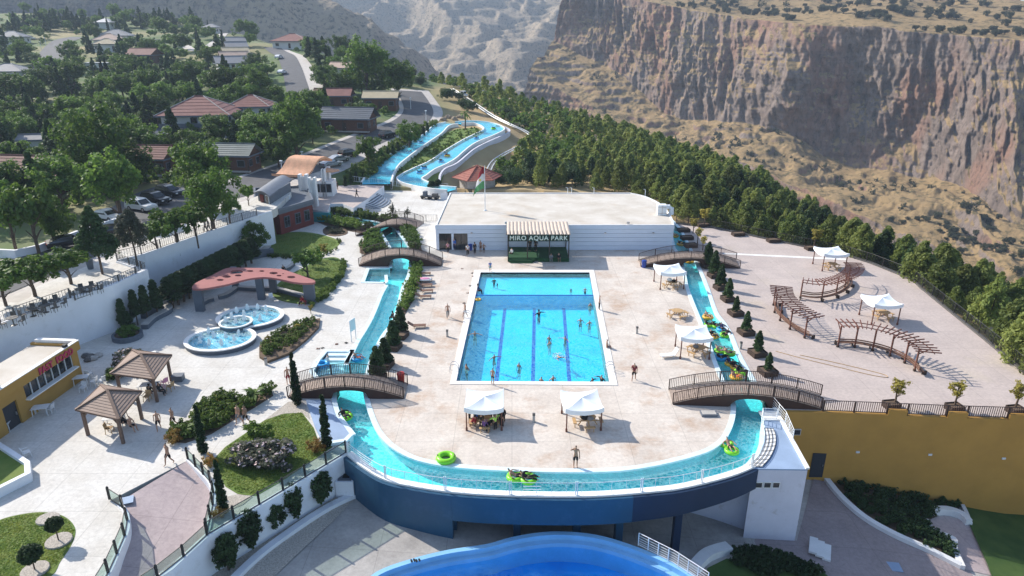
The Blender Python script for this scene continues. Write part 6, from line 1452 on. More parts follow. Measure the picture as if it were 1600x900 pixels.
mk_con('pinecone', 44, 'leaf_dark', n=110, per=75, r=.30, size=.026, rad=.075, z0=.24, pw=.75)
mk_con('greypine', 45, 'leaf_grey', n=90, per=75, r=.30, size=.026, rad=.09, z0=.34, pw=.5)
mk_con('cypress', 46, 'leaf_cypress', n=150, per=55, r=.055, size=.018, rad=.034, z0=.02, pw=.45, name='cypress_tree', tr=.012)
mk_con('column', 47, 'leaf_dark', n=120, per=60, r=.13, size=.035, rad=.075, z0=.06, pw=.35, name='columnar_shrub')
mk_con('topiary', 48, 'leaf_dark', n=100, per=70, r=.19, size=.04, rad=.085, z0=.1, pw=.55, name='potted_conifer')
for i in range(4): mk_con('forest%d' % i, 50 + i, 'leaf_pine', n=80, per=46, r=.37 + .04 * (i % 2), size=.036, rad=.125, z0=.2, pw=.55 + .1 * (i % 3), name='pine_tree', tr=.018)
mk_con('forestd', 57, 'leaf_dark', n=70, per=42, r=.30, size=.036, rad=.10, z0=.15, pw=.6, name='pine_tree', tr=.018)
for i in range(2): mk_broad('oak%d' % i, 60 + i, 'leaf_scrub', n=34, per=36, rx=.5, rz=.36, z0=.55, size=.07, rad=.16, irr=.2, th=.45, name='hill_oak')
mk_broad('oakn', 63, 'leaf_dark', n=70, per=60, rx=.5, rz=.36, z0=.52, size=.035, rad=.12, irr=.15, th=.4, name='hill_oak')
mk_broad('sapling', 64, 'leaf_yellow', n=22, per=26, rx=.20, rz=.26, z0=.7, size=.05, rad=.09, irr=.3, th=.75, name='sapling')
mk_broad('willow', 65, 'leaf_grey', n=26, per=20, rx=.22, rz=.34, z0=.62, size=.03, rad=.09, irr=.4, th=.9, name='thin_tree', shell=.2)
def crown_only(key, name, seed, m, n, per, rx, rz, z0, size, rad, irr=.15, shell=.4, ms=None):
    kind(key, name, leaf_mesh('foliage', [leaves('c', blob(n, rx, rz, z0, seed, shell, irregular=irr), size, None, rad, per, seed)], M[m], ms), None)
crown_only('bush', 'round_shrub', 70, 'leaf_hedge', 40, 70, .5, .42, .42, .06, .14)
crown_only('bushd', 'round_shrub', 71, 'leaf_broad', 40, 70, .5, .42, .42, .06, .14)
crown_only('flower', 'flowering_shrub', 72, 'leaf_grey', 40, 70, .5, .40, .40, .055, .14, ms=[M['blossom']])
mk_broad('crape', 77, 'leaf_dark', n=110, per=60, rx=.30, rz=.38, z0=.58, size=.045, rad=.1, irr=.12, th=.4, name='crape_shrub')
crown_only('ball', 'clipped_ball', 73, 'leaf_dark', 260, 34, .46, .40, .42, .05, .07, irr=.01, shell=.75)
crown_only('rust', 'grass_tuft', 74, 'leaf_orange', 30, 60, .5, .40, .38, .05, .16)
def plant(key, loc, h, label, cat, group=None, sx=1.0, rz=None, parts=True, name=None, tilt=0):
    nm, cr, tkm = TREE[key]; nm = name or nm; s = (h * sx, h * sx, h); rz = random.uniform(0, 6.28) if rz is None else rz
    if tkm is None or not parts:
        o = link(nm, cr, None, loc, (tilt, 0, rz), s); return tag(o, label, cat, group)
    t = thing(nm, label, cat, loc, rz, group); t.scale = s; t.rotation_euler[0] = tilt; link('trunk', tkm, t); link('crown', cr, t); return t
def pt(key, px, py, ytop, label, cat='tree', group=None, sx=1.0, z=None, f=None, **k):
    b = P(px, py, z) if z is not None else (f or hillp)(px, py); return plant(key, b, hgt(b, ytop), label, cat, group, sx, **k)
pr = 'trees along the promenade'
for i, (px, py, yt, key, sx, lab) in enumerate([
    (27,397,290,'light0',.75,'tall light green tree rising left of the rust roofed house'), (62,397,282,'light1',.75,'tall light green tree in the shaded verge, second from the left edge'), (86,384,308,'broad0',.8,'dark tree in the shaded verge left of the pyramid conifer'),
    (55,463,396,'light0',1.25,'young leafy tree on the promenade, second from the left edge'), (10,478,418,'light1',1.2,'young leafy tree at the left edge of the promenade'), (111,444,388,'light1',1.3,'young leafy tree on the promenade by the dark bin'),
    (160,428,320,'pinecone',1.0,'dark pyramid shaped pine on the promenade'), (213,409,326,'greypine',1.0,'grey green round pine on the promenade'), (246,392,342,'light0',1.1,'small bright tree right of the grey pine'), (277,382,322,'light1',1.1,'small bright tree on the promenade above the dark hedge'),
    (307,372,318,'light0',1.1,'bright leafy tree on the promenade beside two walkers'), (334,360,268,'broad1',.95,'tall tree on the promenade with a bare trunk near the canopy'), (360,349,300,'broad2',.8,'medium tree right of the tall bare trunked one'), (389,321,288,'light1',.8,'light tree beside the red pavilion upper room')]):
    b = P(px, py, ZP); plant(key, b, hgt(b, yt), lab, 'tree', pr, sx)
for i, (px, py, yt, key, sx, lab) in enumerate([
    (165,300,168,'broad0',.9,'huge broad dark tree above the rust roofed house'), (190,345,240,'broad1',1.0,'huge leafy tree overhanging the white parked cars'), (325,335,222,'broad2',.95,'tall leafy tree right of the parking lot'),
    (466,254,150,'broad0',1.0,'massive tree between the red roofed house and the log house'), (436,262,214,'round0',1.1,'round tree on the lawn below the massive tree'), (640,232,188,'round1',1.0,'round dark tree on the road edge above the left slide'), (577,262,212,'broad2',.9,'round tree beside the cars behind the gatehouse'),
    (575,150,62,'broad1',1.0,'tall tree above the red gable'), (622,158,92,'broad2',1.1,'large tree above the sand coloured gable'), (405,170,108,'broad0',1.2,'large tree left of the hill road foot'), (350,160,104,'broad1',1.2,'large dark tree behind the red hipped roof'),
    (395,216,170,'broad2',1.1,'tree in front of the second red roof'), (300,222,190,'round0',1.0,'round tree beside the white two-storey house'), (40,222,170,'broad0',1.2,'wide tree at the left edge above the rust roof'), (98,236,192,'round1',1.0,'round tree left of the huge broad dark tree'),
    (167,166,128,'round0',1.2,'bright round tree on the small lawn'), (120,206,140,'cypress',1.6,'tall narrow cypress before the white garage'), (116,150,120,'cypress',1.6,'narrow cypress above the white garage'), (52,105,82,'round1',1.4,'round street tree beside the upper road')]):
    pt(key, px, py, yt, lab, 'tree', 'large trees of the village', sx)
placed = []
def ok(p, r):
    if inpoly(np.array([p.x]), np.array([p.y]), COMPLEX)[0]: return False
    for hx, hy, hr in HOUSE_PX:
        if (p.x - hx) ** 2 + (p.y - hy) ** 2 < (hr + r * .3) ** 2: return False
        # keep the view to the roof open
        if hy - 14 < p.y < hy and abs(p.x - hx * p.y / hy) < hr * .8: return False
    for fine, hw2 in ROADS:
        for c in fine[::3]:
            if (p.x - c.x) ** 2 + (p.y - c.y) ** 2 < (hw2 + r * .2) ** 2: return False
    for c in SL1 + SL2 + tr[::2]:
        if (p.x - c.x) ** 2 + (p.y - c.y) ** 2 < 9: return False
    for q_, r2 in placed:
        if (p.x - q_.x) ** 2 + (p.y - q_.y) ** 2 < (r + r2) ** 2 * .3: return False
    return True
rg = random.Random(5); tries = 0; nfill = 0
VP = [(-30,26),(60,20),(260,30),(400,52),(440,46),(470,50),(560,72),(630,88),(655,118),(640,140),(655,180),(640,188),(560,228),(470,262),(400,262),(300,282),(150,322),(60,345),(-30,350)]
FILL = []
while nfill < 430 and tries < 16000:
    tries += 1; px, py = rg.uniform(-30, 660), 20 + 325 * rg.random() ** 1.15
    if not inpoly(np.array([px]), np.array([py]), VP)[0]: continue
    p = hillp(px, py); r = rg.uniform(2.0, 3.6)
    if p.z > 60 or not ok(p, r): continue
    placed.append((p, r)); FILL.append(p); nfill += 1
    k = rg.random(); zone_ = px < 260
    if px > 560 and py < 130: key, h, lab, cat, g = rg.choice(['oakn', 'oakn', 'oak0']), rg.uniform(3.5, 5.5), 'dark rounded oak on the dry ridge beside the coaster track', 'tree', 'oaks along the ridge'
    elif k < (.34 if zone_ else .18): key, h, lab, cat, g = rg.choice(['conifer0', 'conifer1']), rg.uniform(6, 9.5), 'dark pointed conifer ' + where(p), 'tree', 'conifers of the village'
    elif k < (.42 if zone_ else .24): key, h, lab, cat, g = 'cypress', rg.uniform(6, 9), 'narrow dark cypress ' + where(p), 'tree', 'cypresses of the village'
    elif k < .6: key, h, lab, cat, g = rg.choice(['round0', 'round1']), rg.uniform(4.2, 6.5), 'rounded dense tree ' + where(p), 'tree', 'rounded trees of the village'
    elif k < .82: key, h, lab, cat, g = rg.choice(['broad0', 'broad1', 'broad2']), rg.uniform(6, 9), 'loose broadleaf tree ' + where(p), 'tree', 'broadleaf trees of the village'
    else: key, h, lab, cat, g = rg.choice(['light0', 'light1']), rg.uniform(4, 7), 'pale green young tree ' + where(p), 'tree', 'pale trees of the village'
    plant(key, p, h, lab, cat, g, parts=(py > 110), sx=(1.5 if key == 'cypress' else 1.15))
SK = [(10,47),(120,38),(230,33),(330,32),(400,40),(470,52),(540,70),(600,84),(640,92)]
for k in range(95):
    px = rg.uniform(0, 640); p = hillp(px, np.interp(px, [a for a, b in SK], [b for a, b in SK]) + rg.uniform(0, 10 if px < 480 else 26))
    if p.z > 60 or not ok(p, 1): continue
    c = px < 420 and rg.random() < .7; plant(rg.choice(['conifer0', 'conifer1']) if c else 'oakn', p, rg.uniform(6, 11) if c else rg.uniform(4, 6), 'dark conifer in the line on the village skyline' if c else 'dark rounded tree on the ridge line above the gorge', 'tree', 'conifers on the skyline' if c else 'round trees on the ridge line', parts=False, sx=1.2)
for k in range(46):
    px, py = rg.uniform(600, 815), rg.uniform(92, 200)
    if not inpoly(np.array([px]), np.array([py]), [(600,85),(650,100),(720,128),(815,185),(800,202),(735,180),(690,175),(655,150)])[0]: continue
    p = hillp(px, py)
    if ok(p, .6): plant('oakn', p, rg.uniform(2.6, 4.2), 'dark rounded oak on the dry strip between the road and the coaster track', 'tree', 'oaks by the coaster track', parts=False, sx=1.1)
def scatter_stuff(name, pts, hs, n, per, rx, rz, size, rad, m, seed, label=None, cat=None):
    Vs = []; base = leaves('c', blob(n, rx, rz, rz, seed, .4), size, None, rad, per, seed); rg_ = np.random.default_rng(seed)
    for p, h in zip(pts, hs):
        a = rg_.random() * 6.28; c, s = math.cos(a), math.sin(a); B = base.copy() * h; X_ = B[:, 0] * c - B[:, 1] * s; Y_ = B[:, 0] * s + B[:, 1] * c; B[:, 0] = X_ + p[0]; B[:, 1] = Y_ + p[1]; B[:, 2] += p[2]; Vs.append(B)
    o = link(name, leaf_mesh(name, Vs, M[m])); tag(o, label, cat, kind='stuff'); return o
pts = []; hs = []
for _ in range(1500):
    px, py = rg.uniform(-30, 650), rg.uniform(30, 345)
    if inpoly(np.array([px]), np.array([py]), VP)[0]:
        p = hillp(px, py)
        if not any((p.x - c.x) ** 2 + (p.y - c.y) ** 2 < (hw2 + 1) ** 2 for fine, hw2 in ROADS for c in fine[::4]) and not any((p.x - a) ** 2 + (p.y - b) ** 2 < (r * .75) ** 2 for a, b, r in HOUSE_PX) and not inpoly(np.array([p.x]), np.array([p.y]), COMPLEX)[0]: pts.append(p); hs.append(rg.uniform(1.0, 2.6))
scatter_stuff('garden_shrubs', pts[:620], hs, 12, 14, .6, .4, .16, .2, 'leaf_broad', 3, 'low shrubs and hedges filling the village gardens', 'shrubs')
INNER = [(790,301),(900,304),(985,317),(1045,330),(1075,348),(1120,358),(1200,376),(1330,404),(1440,448),(1540,532),(1605,590),(1700,660)]
OUTER = [(640,88),(720,115),(800,132),(900,165),(1000,200),(1100,235),(1200,262),(1300,320),(1400,370),(1500,410),(1620,435),(1750,480)]
SLP = [Vector(c[:3]) for c in []]
edge_w = [Vector((*[t for t in (lambda d, Y: (d[0] * Y / d[1], Y))(ray(x, y), Y)], 0)) for x, y, Y in [(640,90,274),(720,115,268),(800,132,266),(900,165,250),(1000,200,232),(1100,235,204),(1200,262,180),(1300,320,150),(1400,370,130),(1500,410,115),(1600,430,108),(1750,480,95)]]
inner_w = [P(a, b, -.8) for a, b in INNER]
reg = [tuple(p)[:2] for p in (edge_w + inner_w[::-1] + [P(772, 290, 0), P(775, 268, .6), P(835, 224, 2.5), P(815, 208, 3), P(760, 175, 5.5), P(700, 138, 9), P(655, 108, 13)])]
cand = []; rg = random.Random(9); xs_ = [p[0] for p in reg]; ys_ = [p[1] for p in reg]
cell = {}
CLEAR = [hillp(*c) + Vector((0, 0, 0)) for c in ((880,232),(745,130),(905,240),(850,222),(935,238),(740,143),(710,200),(800,225),(865,215))]
grid_pts = [(rg.uniform(min(xs_), max(xs_)), rg.uniform(min(ys_), max(ys_))) for _ in range(26000)]
GA = np.array(grid_pts); GA = GA[inpoly(GA[:, 0], GA[:, 1], reg)]; GA = GA[~inpoly(GA[:, 0], GA[:, 1], COMPLEX)]; GZa = hill(GA[:, 0], GA[:, 1])
for (x, y), z in zip(GA, GZa):
    near = min((x - c.x) ** 2 + (y - c.y) ** 2 for c in CLEAR);
    if near < 50 and rg.random() < .93: continue
    upper = x < 45 and y > 170; sp = 3.9 if upper and x < 30 else 2.7
    if any((x - c.x) ** 2 + (y - c.y) ** 2 < 5 for c in tr[::3]): continue
    k = (int(x // 4), int(y // 4)); bad = False
    for i in (-1, 0, 1):
        for j in (-1, 0, 1):
            for (a, b) in cell.get((k[0] + i, k[1] + j), ()):
                if (a - x) ** 2 + (b - y) ** 2 < sp * sp: bad = True
    if bad: continue
    cell.setdefault(k, []).append((x, y)); u, v = proj(x, y, z)
    if -60 < u < 1680: cand.append((y, x, z, u, v))
cand.sort(); nI = 300; fv = []
tmpl = {}
for i, (y, x, z, u, v) in enumerate(cand):
    h = rg.uniform(3.6, 6.8) * (1.0 if y < 200 else .9); oak = u < 900 and rg.random() < .5
    if i < nI:
        key = 'oakn' if oak else rg.choice(['forest0', 'forest1', 'forest2', 'forest3', 'forestd'])
        plant(key, (x, y, z - .1), h * (.8 if oak else 1), 'bushy green pine packed in the wood below the terrace fence' if not oak else 'rounded dark oak mixed into the pine wood', 'tree', 'pines of the slope wood' if not oak else 'oaks of the slope wood', name='pine_tree' if not oak else 'oak_tree', parts=(y < 120), sx=rg.uniform(.75, 1.15))
    else: fv.append((x, y, z - .1, h, rg.randrange(3), oak))
print('forest', len(cand), 'village', nfill)
def lod(seed, n, per, r, z0, pw, size, rad, m=None):
    g_ = np.random.default_rng(seed); t = g_.random(n) ** .8; zz = z0 + (1 - z0 - .05) * t; rr = r * (1 - t) ** pw * (.5 + .5 * g_.random(n)); a = g_.random(n) * 6.283; c = np.stack([np.cos(a) * rr, np.sin(a) * rr, zz], 1); return leaves('c', c, size, None, rad * (1.15 - .7 * t), per, seed, up=.3)
LODS = [lod(90 + i, 34, 18, .38, .2, .6, .07, .13) for i in range(3)]; OL = leaves('c', blob(20, .45, .33, .5, 97, .4), .1, None, .16, 15, 97)
for part_, sel in (('wood', [f for f in fv if not f[5]]), ('oak_scrub', [f for f in fv if f[5]])):
    Vs = []
    for x, y, z, h, k, oak in sel:
        B = (OL if oak else LODS[k]) * np.array([h, h, h * (.8 if oak else 1)]); a = (x * 7.7 + y * 3.1) % 6.28; c, s = math.cos(a), math.sin(a); B2 = np.stack([B[:, 0] * c - B[:, 1] * s + x, B[:, 0] * s + B[:, 1] * c + y, B[:, 2] + z], 1); Vs.append(B2)
    if Vs: tag(link('pine_wood' if part_ == 'wood' else 'oak_wood', leaf_mesh(part_, Vs, M['leaf_pine' if part_ == 'wood' else 'leaf_broad'])), kind='stuff')
Xc, Yc, Zc, zn = CL
rg2 = np.random.default_rng(4); pr_ = []; nI = 0
for _ in range(9000):
    r = rg2.integers(1, Xc.shape[0] - 2); c = rg2.integers(1, NC - 2); zz = zn[r, 0]
    dn_ = float(vn(Xc[r, c] / 40, Yc[r, c] / 40, 0, 77))
    if zz > 5.15 and zz < 7.6:
        if rg2.random() > .48 + dn_ * .8: continue
        h = rg2.uniform(3, 6)
    elif 3.05 < zz < 3.95 or 2.0 < zz < 2.4:
        if rg2.random() > .22 + dn_ * .3: continue
        h = rg2.uniform(2.0, 4.4)
    else: continue
    u, v = proj(Xc[r, c], Yc[r, c], Zc[r, c])
    if -20 < u < 1640 and -10 < v < 520: pr_.append((Yc[r, c], Xc[r, c], Zc[r, c], h, zz))
pr_.sort(); pr_ = [p for p in pr_]
top = [p for p in pr_ if p[4] > 5][:210]; led_ = [p for p in pr_ if p[4] < 5][:85]
for y, x, z, h, zz in top: plant(rg.choice(['oak0', 'oak1']), (x, y, z - .3), h, 'dark scattered oak on the dry plateau above the cliff', 'tree', 'oaks on the plateau', parts=False, sx=1.15, name='plateau_oak')
for y, x, z, h, zz in led_: plant(rg.choice(['oak0', 'oak1']), (x, y, z - .3), h, 'stunted bush on the rocky slope under the cliff', 'bush', 'bushes under the cliff', parts=False, sx=1.15, name='ledge_bush')
rest = [p for p in pr_ if p not in top and p not in led_]
scatter_stuff('plateau_scrub', [(p[1], p[0], p[2] - .3) for p in rest], [p[3] for p in rest], 10, 9, .5, .36, .17, .2, 'leaf_scrub', 6)
# ================================================================ COMPLEX GARDENS
def bed(name, pix, m, z=.02, zt=0): q = MB(); q.prism([P(a, b, z + zt) for a, b in pix], z - .02 + zt - .3, z + zt, bottom=False); return structure(name, q, m)
sm = lambda L, n=5: [tuple(p)[:2] for p in catm([Vector((a, b, 0)) for a, b in L], n, closed=True)]
bed('corner_lawn', sm([(-40,830),(0,812),(30,804),(62,800),(90,803),(108,812),(118,828),(112,850),(95,876),(70,905),(-40,930)]), M['lawn'])
bed('big_lawn', [(414,656),(440,645),(470,642),(490,668),(498,690),(520,698),(440,752),(400,775),(372,772),(352,760),(340,735),(336,715),(352,698)], M['lawn'])
bed('gravel_corner', [(414,656),(450,628),(470,625),(478,632),(484,655),(472,645),(444,646)], M['gravel'], .03)
bed('gravel_corner', [(345,778),(372,772),(395,776),(380,788),(345,803),(335,795)], M['gravel'], .03)
bed('shrub_bed', [(262,690),(270,678),(300,655),(330,628),(345,618),(380,622),(425,612),(427,618),(400,635),(372,652),(330,678),(290,692)], M['soil'], .03)
bed('front_lawn', sm([(405,394),(422,372),(440,365),(470,362),(500,366),(526,374),(530,382),(512,393),(480,398),(440,401),(418,400)]), M['lawn'])
bed('canopy_lawn', sm([(425,455),(448,432),(470,420),(500,405),(524,402),(535,410),(534,425),(520,445),(505,462),(485,475),(440,470)]), M['lawn'])
bed('wedge_bed', [(405,540),(430,520),(462,508),(480,500),(500,497),(498,510),(478,530),(450,552),(418,564),(405,556)], M['soil'], .25)
bed('hedge_strip', [(405,392),(425,372),(415,365),(330,395),(230,440),(190,470),(185,500),(200,505),(240,478),(300,440),(380,400)], M['soil'], .05)
bed('island_bed', sm([(505,358),(520,352),(540,358),(542,365),(525,369),(508,366)]), M['soil'], .05)
bed('bank_bed', [(490,322),(520,326),(560,333),(600,342),(645,348),(648,354),(625,352),(560,342),(520,334),(492,332)], M['soil'], .03)
bed('bank_bed', [(495,338),(530,345),(560,353),(575,358),(568,365),(540,360),(508,352),(492,345)], M['soil'], .03)
bed('bridge_bed', [(562,385),(575,365),(588,360),(600,385),(607,400),(580,402),(562,395)], M['soil'], .03)
bed('bridge_bed', [(620,357),(632,352),(650,358),(658,385),(662,400),(648,400),(640,382)], M['soil'], .03)
bed('bridge_bed', [(645,407),(657,407),(655,440),(645,470),(632,492),(625,500),(632,465),(643,432)], M['soil'], .05)
def grass(pix, n, seed, z=.02):
    A = [tuple(P(a, b)) for a, b in pix]; B = np.array(A); g_ = np.random.default_rng(seed); c = np.stack([g_.uniform(B[:, 0].min(), B[:, 0].max(), n), g_.uniform(B[:, 1].min(), B[:, 1].max(), n), np.full(n, z + .02)], 1)
    c = c[inpoly(c[:, 0], c[:, 1], [a[:2] for a in A])]; tag(link('lawn_grass', leaf_mesh('lawn_grass', [leaves('g', c, .085, None, .02, 1, seed, up=1.6, aspect=1.3)], M['lawn_blade'])), kind='stuff')
leafmat('lawn_blade', (.11, .19, .025), (.22, .26, .05), scale=.7, trans=.4)
grass([(414,658),(440,648),(470,645),(488,668),(498,692),(518,698),(440,750),(400,773),(374,770),(354,758),(342,735),(338,716),(354,699)], 16000, 1)
grass([(-20,828),(0,814),(30,806),(62,802),(90,805),(106,813),(116,828),(110,850),(93,876),(70,903),(-20,925)], 11000, 2)
grass([(408,394),(424,374),(440,367),(470,364),(500,368),(524,376),(526,382),(510,391),(480,396),(440,399)], 9000, 3)
grass([(428,455),(450,434),(472,422),(500,407),(524,405),(532,412),(530,425),(517,443),(503,460),(485,473),(442,468)], 9000, 4)
def shrub_fill(name, label, pix, n, h0, h1, m, seed, z=.02, size=.1, cat='shrubs', f=None, ms=None):
    A = np.array([tuple((f or P)(a, b)) for a, b in pix]); g_ = np.random.default_rng(seed); pts = []
    while len(pts) < n:
        x, y = g_.uniform(A[:, 0].min(), A[:, 0].max()), g_.uniform(A[:, 1].min(), A[:, 1].max())
        if inpoly(np.array([x]), np.array([y]), [tuple(a[:2]) for a in A])[0]: pts.append((x, y, z if f is None else float(ZL(x))))
    return scatter_stuff(name, pts, g_.uniform(h0, h1, n), 14, 20, .5, .42, size, .16, m, seed, label, cat)
shrub_fill('hedge_planting', 'mixed green and yellow shrubs filling the wedge bed beside the walkway', [(265,688),(275,675),(300,655),(330,630),(345,620),(380,625),(420,613),(424,618),(398,634),(370,650),(330,676),(292,690)], 90, .7, 1.3, 'leaf_hedge', 201)
shrub_fill('yellow_planting', 'yellow leaved shrubs mixed into the wedge bed', [(330,632),(345,624),(370,640),(330,672),(310,668)], 26, .5, 1.0, 'leaf_yellow', 202)
shrub_fill('wedge_planting', 'low green ground cover in the slate edged wedge bed', [(408,542),(432,523),(462,511),(482,503),(497,500),(495,510),(476,528),(448,549),(418,560),(408,555)], 75, .5, .8, 'leaf_hedge', 203, z=.2)
shrub_fill('bank_planting', 'bushy green planting along the narrow stream', [(492,324),(520,328),(560,334),(600,343),(640,348),(625,352),(560,341),(520,333),(492,330)], 110, .9, 1.5, 'leaf_hedge', 204)
shrub_fill('bank_planting', 'rounded green shrubs left of the narrow stream', [(494,337),(530,345),(560,353),(566,360),(540,357),(508,350),(492,343)], 60, 1.0, 1.7, 'leaf_hedge', 205)
shrub_fill('bridge_planting', 'dense hedge left of the stream between the two far left footbridges', [(566,386),(577,368),(587,364),(597,384),(603,396),(580,398),(566,393)], 70, 1.0, 1.5, 'leaf_broad', 206)
shrub_fill('bridge_planting', 'dense hedge right of the stream between the two far left footbridges', [(622,358),(632,355),(645,360),(652,385),(656,398),(648,398),(642,382)], 60, 1.0, 1.5, 'leaf_broad', 207)
shrub_fill('river_hedge', 'bright green hedge between the river and the loungers', [(646,412),(655,412),(652,440),(642,468),(630,492),(628,480),(636,455),(644,432)], 60, .8, 1.2, 'leaf_hedge', 208)
shrub_fill('lawn_edge', 'bronze edging plants round the far front lawn', sm([(405,394),(440,401),(480,398),(512,393),(530,384),(526,374),(534,381),(516,397),(480,402),(440,405),(408,399)]), 80, .4, .7, 'leaf_hedge', 209)
shrub_fill('lawn_edge', 'dark edging hedge round the lawn behind the canopy', [(535,405),(540,415),(536,432),(524,450),(508,468),(488,480),(484,474),(504,460),(520,444),(532,426)], 75, .5, .9, 'leaf_hedge', 210)
shrub_fill('island_planting', 'low planting in the round island bed by the red pavilion', [(508,358),(520,354),(538,359),(538,364),(524,367),(510,364)], 26, .5, .9, 'leaf_grey', 211)
shrub_fill('ivy_bed', 'dark shaded ground cover below the ochre wall', [(1296,752),(1340,760),(1420,773),(1490,781),(1497,797),(1470,801),(1446,812),(1446,828),(1480,848),(1492,872),(1440,856),(1362,814),(1332,788)], 200, .6, 1.1, 'leaf_dark', 212, f=GL)
shrub_fill('clipped_hedge', 'dark clipped hedge at the bottom edge beside the wave pool', [(1150,862),(1190,868),(1275,892),(1275,905),(1190,900),(1150,885)], 90, .8, 1.1, 'leaf_dark', 213, f=GL)
shrub_fill('hedge_base', 'small yellow flowered plants at the foot of the dark hedge row', [(255,470),(300,448),(345,420),(352,426),(305,455),(262,478)], 60, .4, .7, 'leaf_yellow', 214)
pts = [tuple(hillp(a, b)) for a, b in [(rg.uniform(610, 755), rg.uniform(200, 275)) for _ in range(1400)]]
isl = [tuple(hillp(a, b))[:2] for a, b in [(714,203),(742,201),(755,207),(733,217),(714,228),(697,242),(675,256),(650,265),(630,273),(614,271),(618,262),(638,247),(660,233),(684,215)]]
pts = [p for p in pts if inpoly(np.array([p[0]]), np.array([p[1]]), isl)[0]][:330]
scatter_stuff('island_clumps', pts, [rg.uniform(.4, .75) for _ in pts], 8, 9, .5, .4, .18, .2, 'leaf_hedge', 15, 'rows of small clumps on the sloping island between the slides', 'shrubs')
pts = [tuple(hillp(a, b)) for a, b in [(rg.uniform(520, 690), rg.uniform(195, 285)) for _ in range(900)]]
isl = [tuple(hillp(a, b))[:2] for a, b in [(545,285),(575,283),(592,262),(620,240),(650,222),(672,205),(684,192),(668,195),(645,208),(600,235),(560,262),(535,280)]]
pts = [p for p in pts if inpoly(np.array([p[0]]), np.array([p[1]]), isl)[0]][:170]
scatter_stuff('slide_hedge', pts, [rg.uniform(1.2, 2.0) for _ in pts], 10, 14, .5, .42, .16, .2, 'leaf_hedge', 16, 'hedges and shrubs between the road and the left slide', 'shrubs')
for k, (a, b) in enumerate([(540,292),(549,288),(557,284),(597,250),(606,246),(614,242),(622,238),(640,226),(648,221),(655,217),(662,213),(668,208)]): pt('column', a, b, b - 17, 'small dark pointed cypress in the hedge line beside the left slide', 'tree', 'pointed cypresses along the slide hedge', 1.3, parts=False, name='small_cypress')
for px, py, yt, key, sx, lab, cat in [
  (318,708,630,'cypress',1.35,'tall dark cypress at the left end of the walkway hedge','tree'), (350,800,716,'cypress',1.2,'tall dark cypress beside the glass fence above the ramp','tree'), (465,632,548,'cypress',1.25,'tall dark cypress at the end of the near left footbridge','tree'), (511,698,614,'cypress',1.3,'tall dark cypress in front of the pale blue slab','tree'),
  (402,398,346,'round0',.95,'round leafy tree between the pavilion and the hedge row','tree'), (481,433,388,'light0',1.05,'small leafy tree on the lawn behind the canopy','tree'), (200,515,486,'column',2.2,'short topiary column above the slate round planter','shrub'),
  (193,503,466,'column',1.3,'leftmost tall dark column shrub against the white wall','shrub'),(213,496,452,'column',1.2,'second dark column shrub against the white wall','shrub'),(229,490,445,'column',1.2,'third dark column shrub against the white wall','shrub'),(245,482,436,'column',1.2,'fourth dark column shrub at the corner of the white wall','shrub'),
  (615,542,500,'topiary',1.3,'dark potted conifer upper of three right of the left river arm','shrub'),(602,570,527,'topiary',1.3,'bushy potted shrub in the middle right of the left river arm','shrub'),(590,590,540,'topiary',1.2,'big potted conifer beside the near left footbridge','shrub'),(626,520,478,'topiary',1.2,'potted conifer at the end of the river hedge','shrub')]:
    b = P(px, py, .9 if 'column shrub' in lab else 0); plant(key, b, hgt(b, yt), lab, cat, None, sx)
for k, t in enumerate(np.linspace(0, 1, 15)):
    a = Vector((268, 470, 0)).lerp(Vector((392, 402, 0)), t); b = P(a.x, a.y, .9); plant('column', b, hgt(b, a.y - 38 + 6 * t), 'dark tall clipped hedge tree in the row along the retaining wall', 'shrub', 'dark hedge row along the retaining wall', 2.6, name='hedge_tree')
for px, py, yt, key, sx, lab, cat in [
  (408,692,656,'bush',1.1,'pale standard bush on a short stem in the middle of the lawn','shrub'),(392,720,688,'flower',1.9,'large flowering shrub on the lawn, left half','shrub'),(428,724,684,'flower',1.6,'large flowering shrub on the lawn, right half','shrub'),(495,705,682,'rust',1.1,'orange flowering shrub at the lawn corner by the cypress','shrub'),(330,728,706,'rust',.9,'bronze grass clump beside the ramp top','shrub'),(273,690,668,'rust',1.2,'bronze tuft at the left end of the wedge bed','shrub'),
  (202,572,540,'flower',1.5,'pale flowering shrub behind the farther gazebo','shrub'),(180,590,572,'bush',1.5,'low green shrub behind the farther gazebo','shrub'),(345,806,790,'rust',1.4,'bronze clump against the glass fence','shrub')]:
    b = P(px, py, 0); plant(key, b, hgt(b, yt), lab, cat, None, sx)
for px, py, yt, lab in [(502,790,738,'flowering dark shrub nearest the blue wall'),(459,814,758,'flowering dark shrub second from the blue wall'),(428,832,782,'dark shrub third from the blue wall'),(392,860,800,'dark shrub fourth from the blue wall'),(358,892,838,'dark shrub at the bottom end of the strip')]:
    b = GL(px, py); plant('crape', b, hgt(b, yt), lab + ' in the gravel strip', 'shrub', 'shrubs in the gravel strip', .95)
for px, py, yt, key, lab in [(92,846,810,'ball','small clipped ball on a thin stem in the corner lawn'),(55,892,862,'ball','wide clipped dome on a stem in the corner lawn')]:
    b = P(px, py, .02); h = hgt(b, yt); t = thing('topiary_ball', lab, 'topiary', b); q = MB(); q.tube([(0, 0, 0), (.03, 0, h * .65)], .04, 6); q.obj('stem', M['bark'], t); link('foliage', TREE['ball'][1], t, (0, 0, h * .5), None, h * (.62 if px > 80 else .95)); q = MB(); q.lathe([(.75, .0), (.72, .12), (0, .12)], n=14); q.obj('gravel_ring', M['gravel'], t)
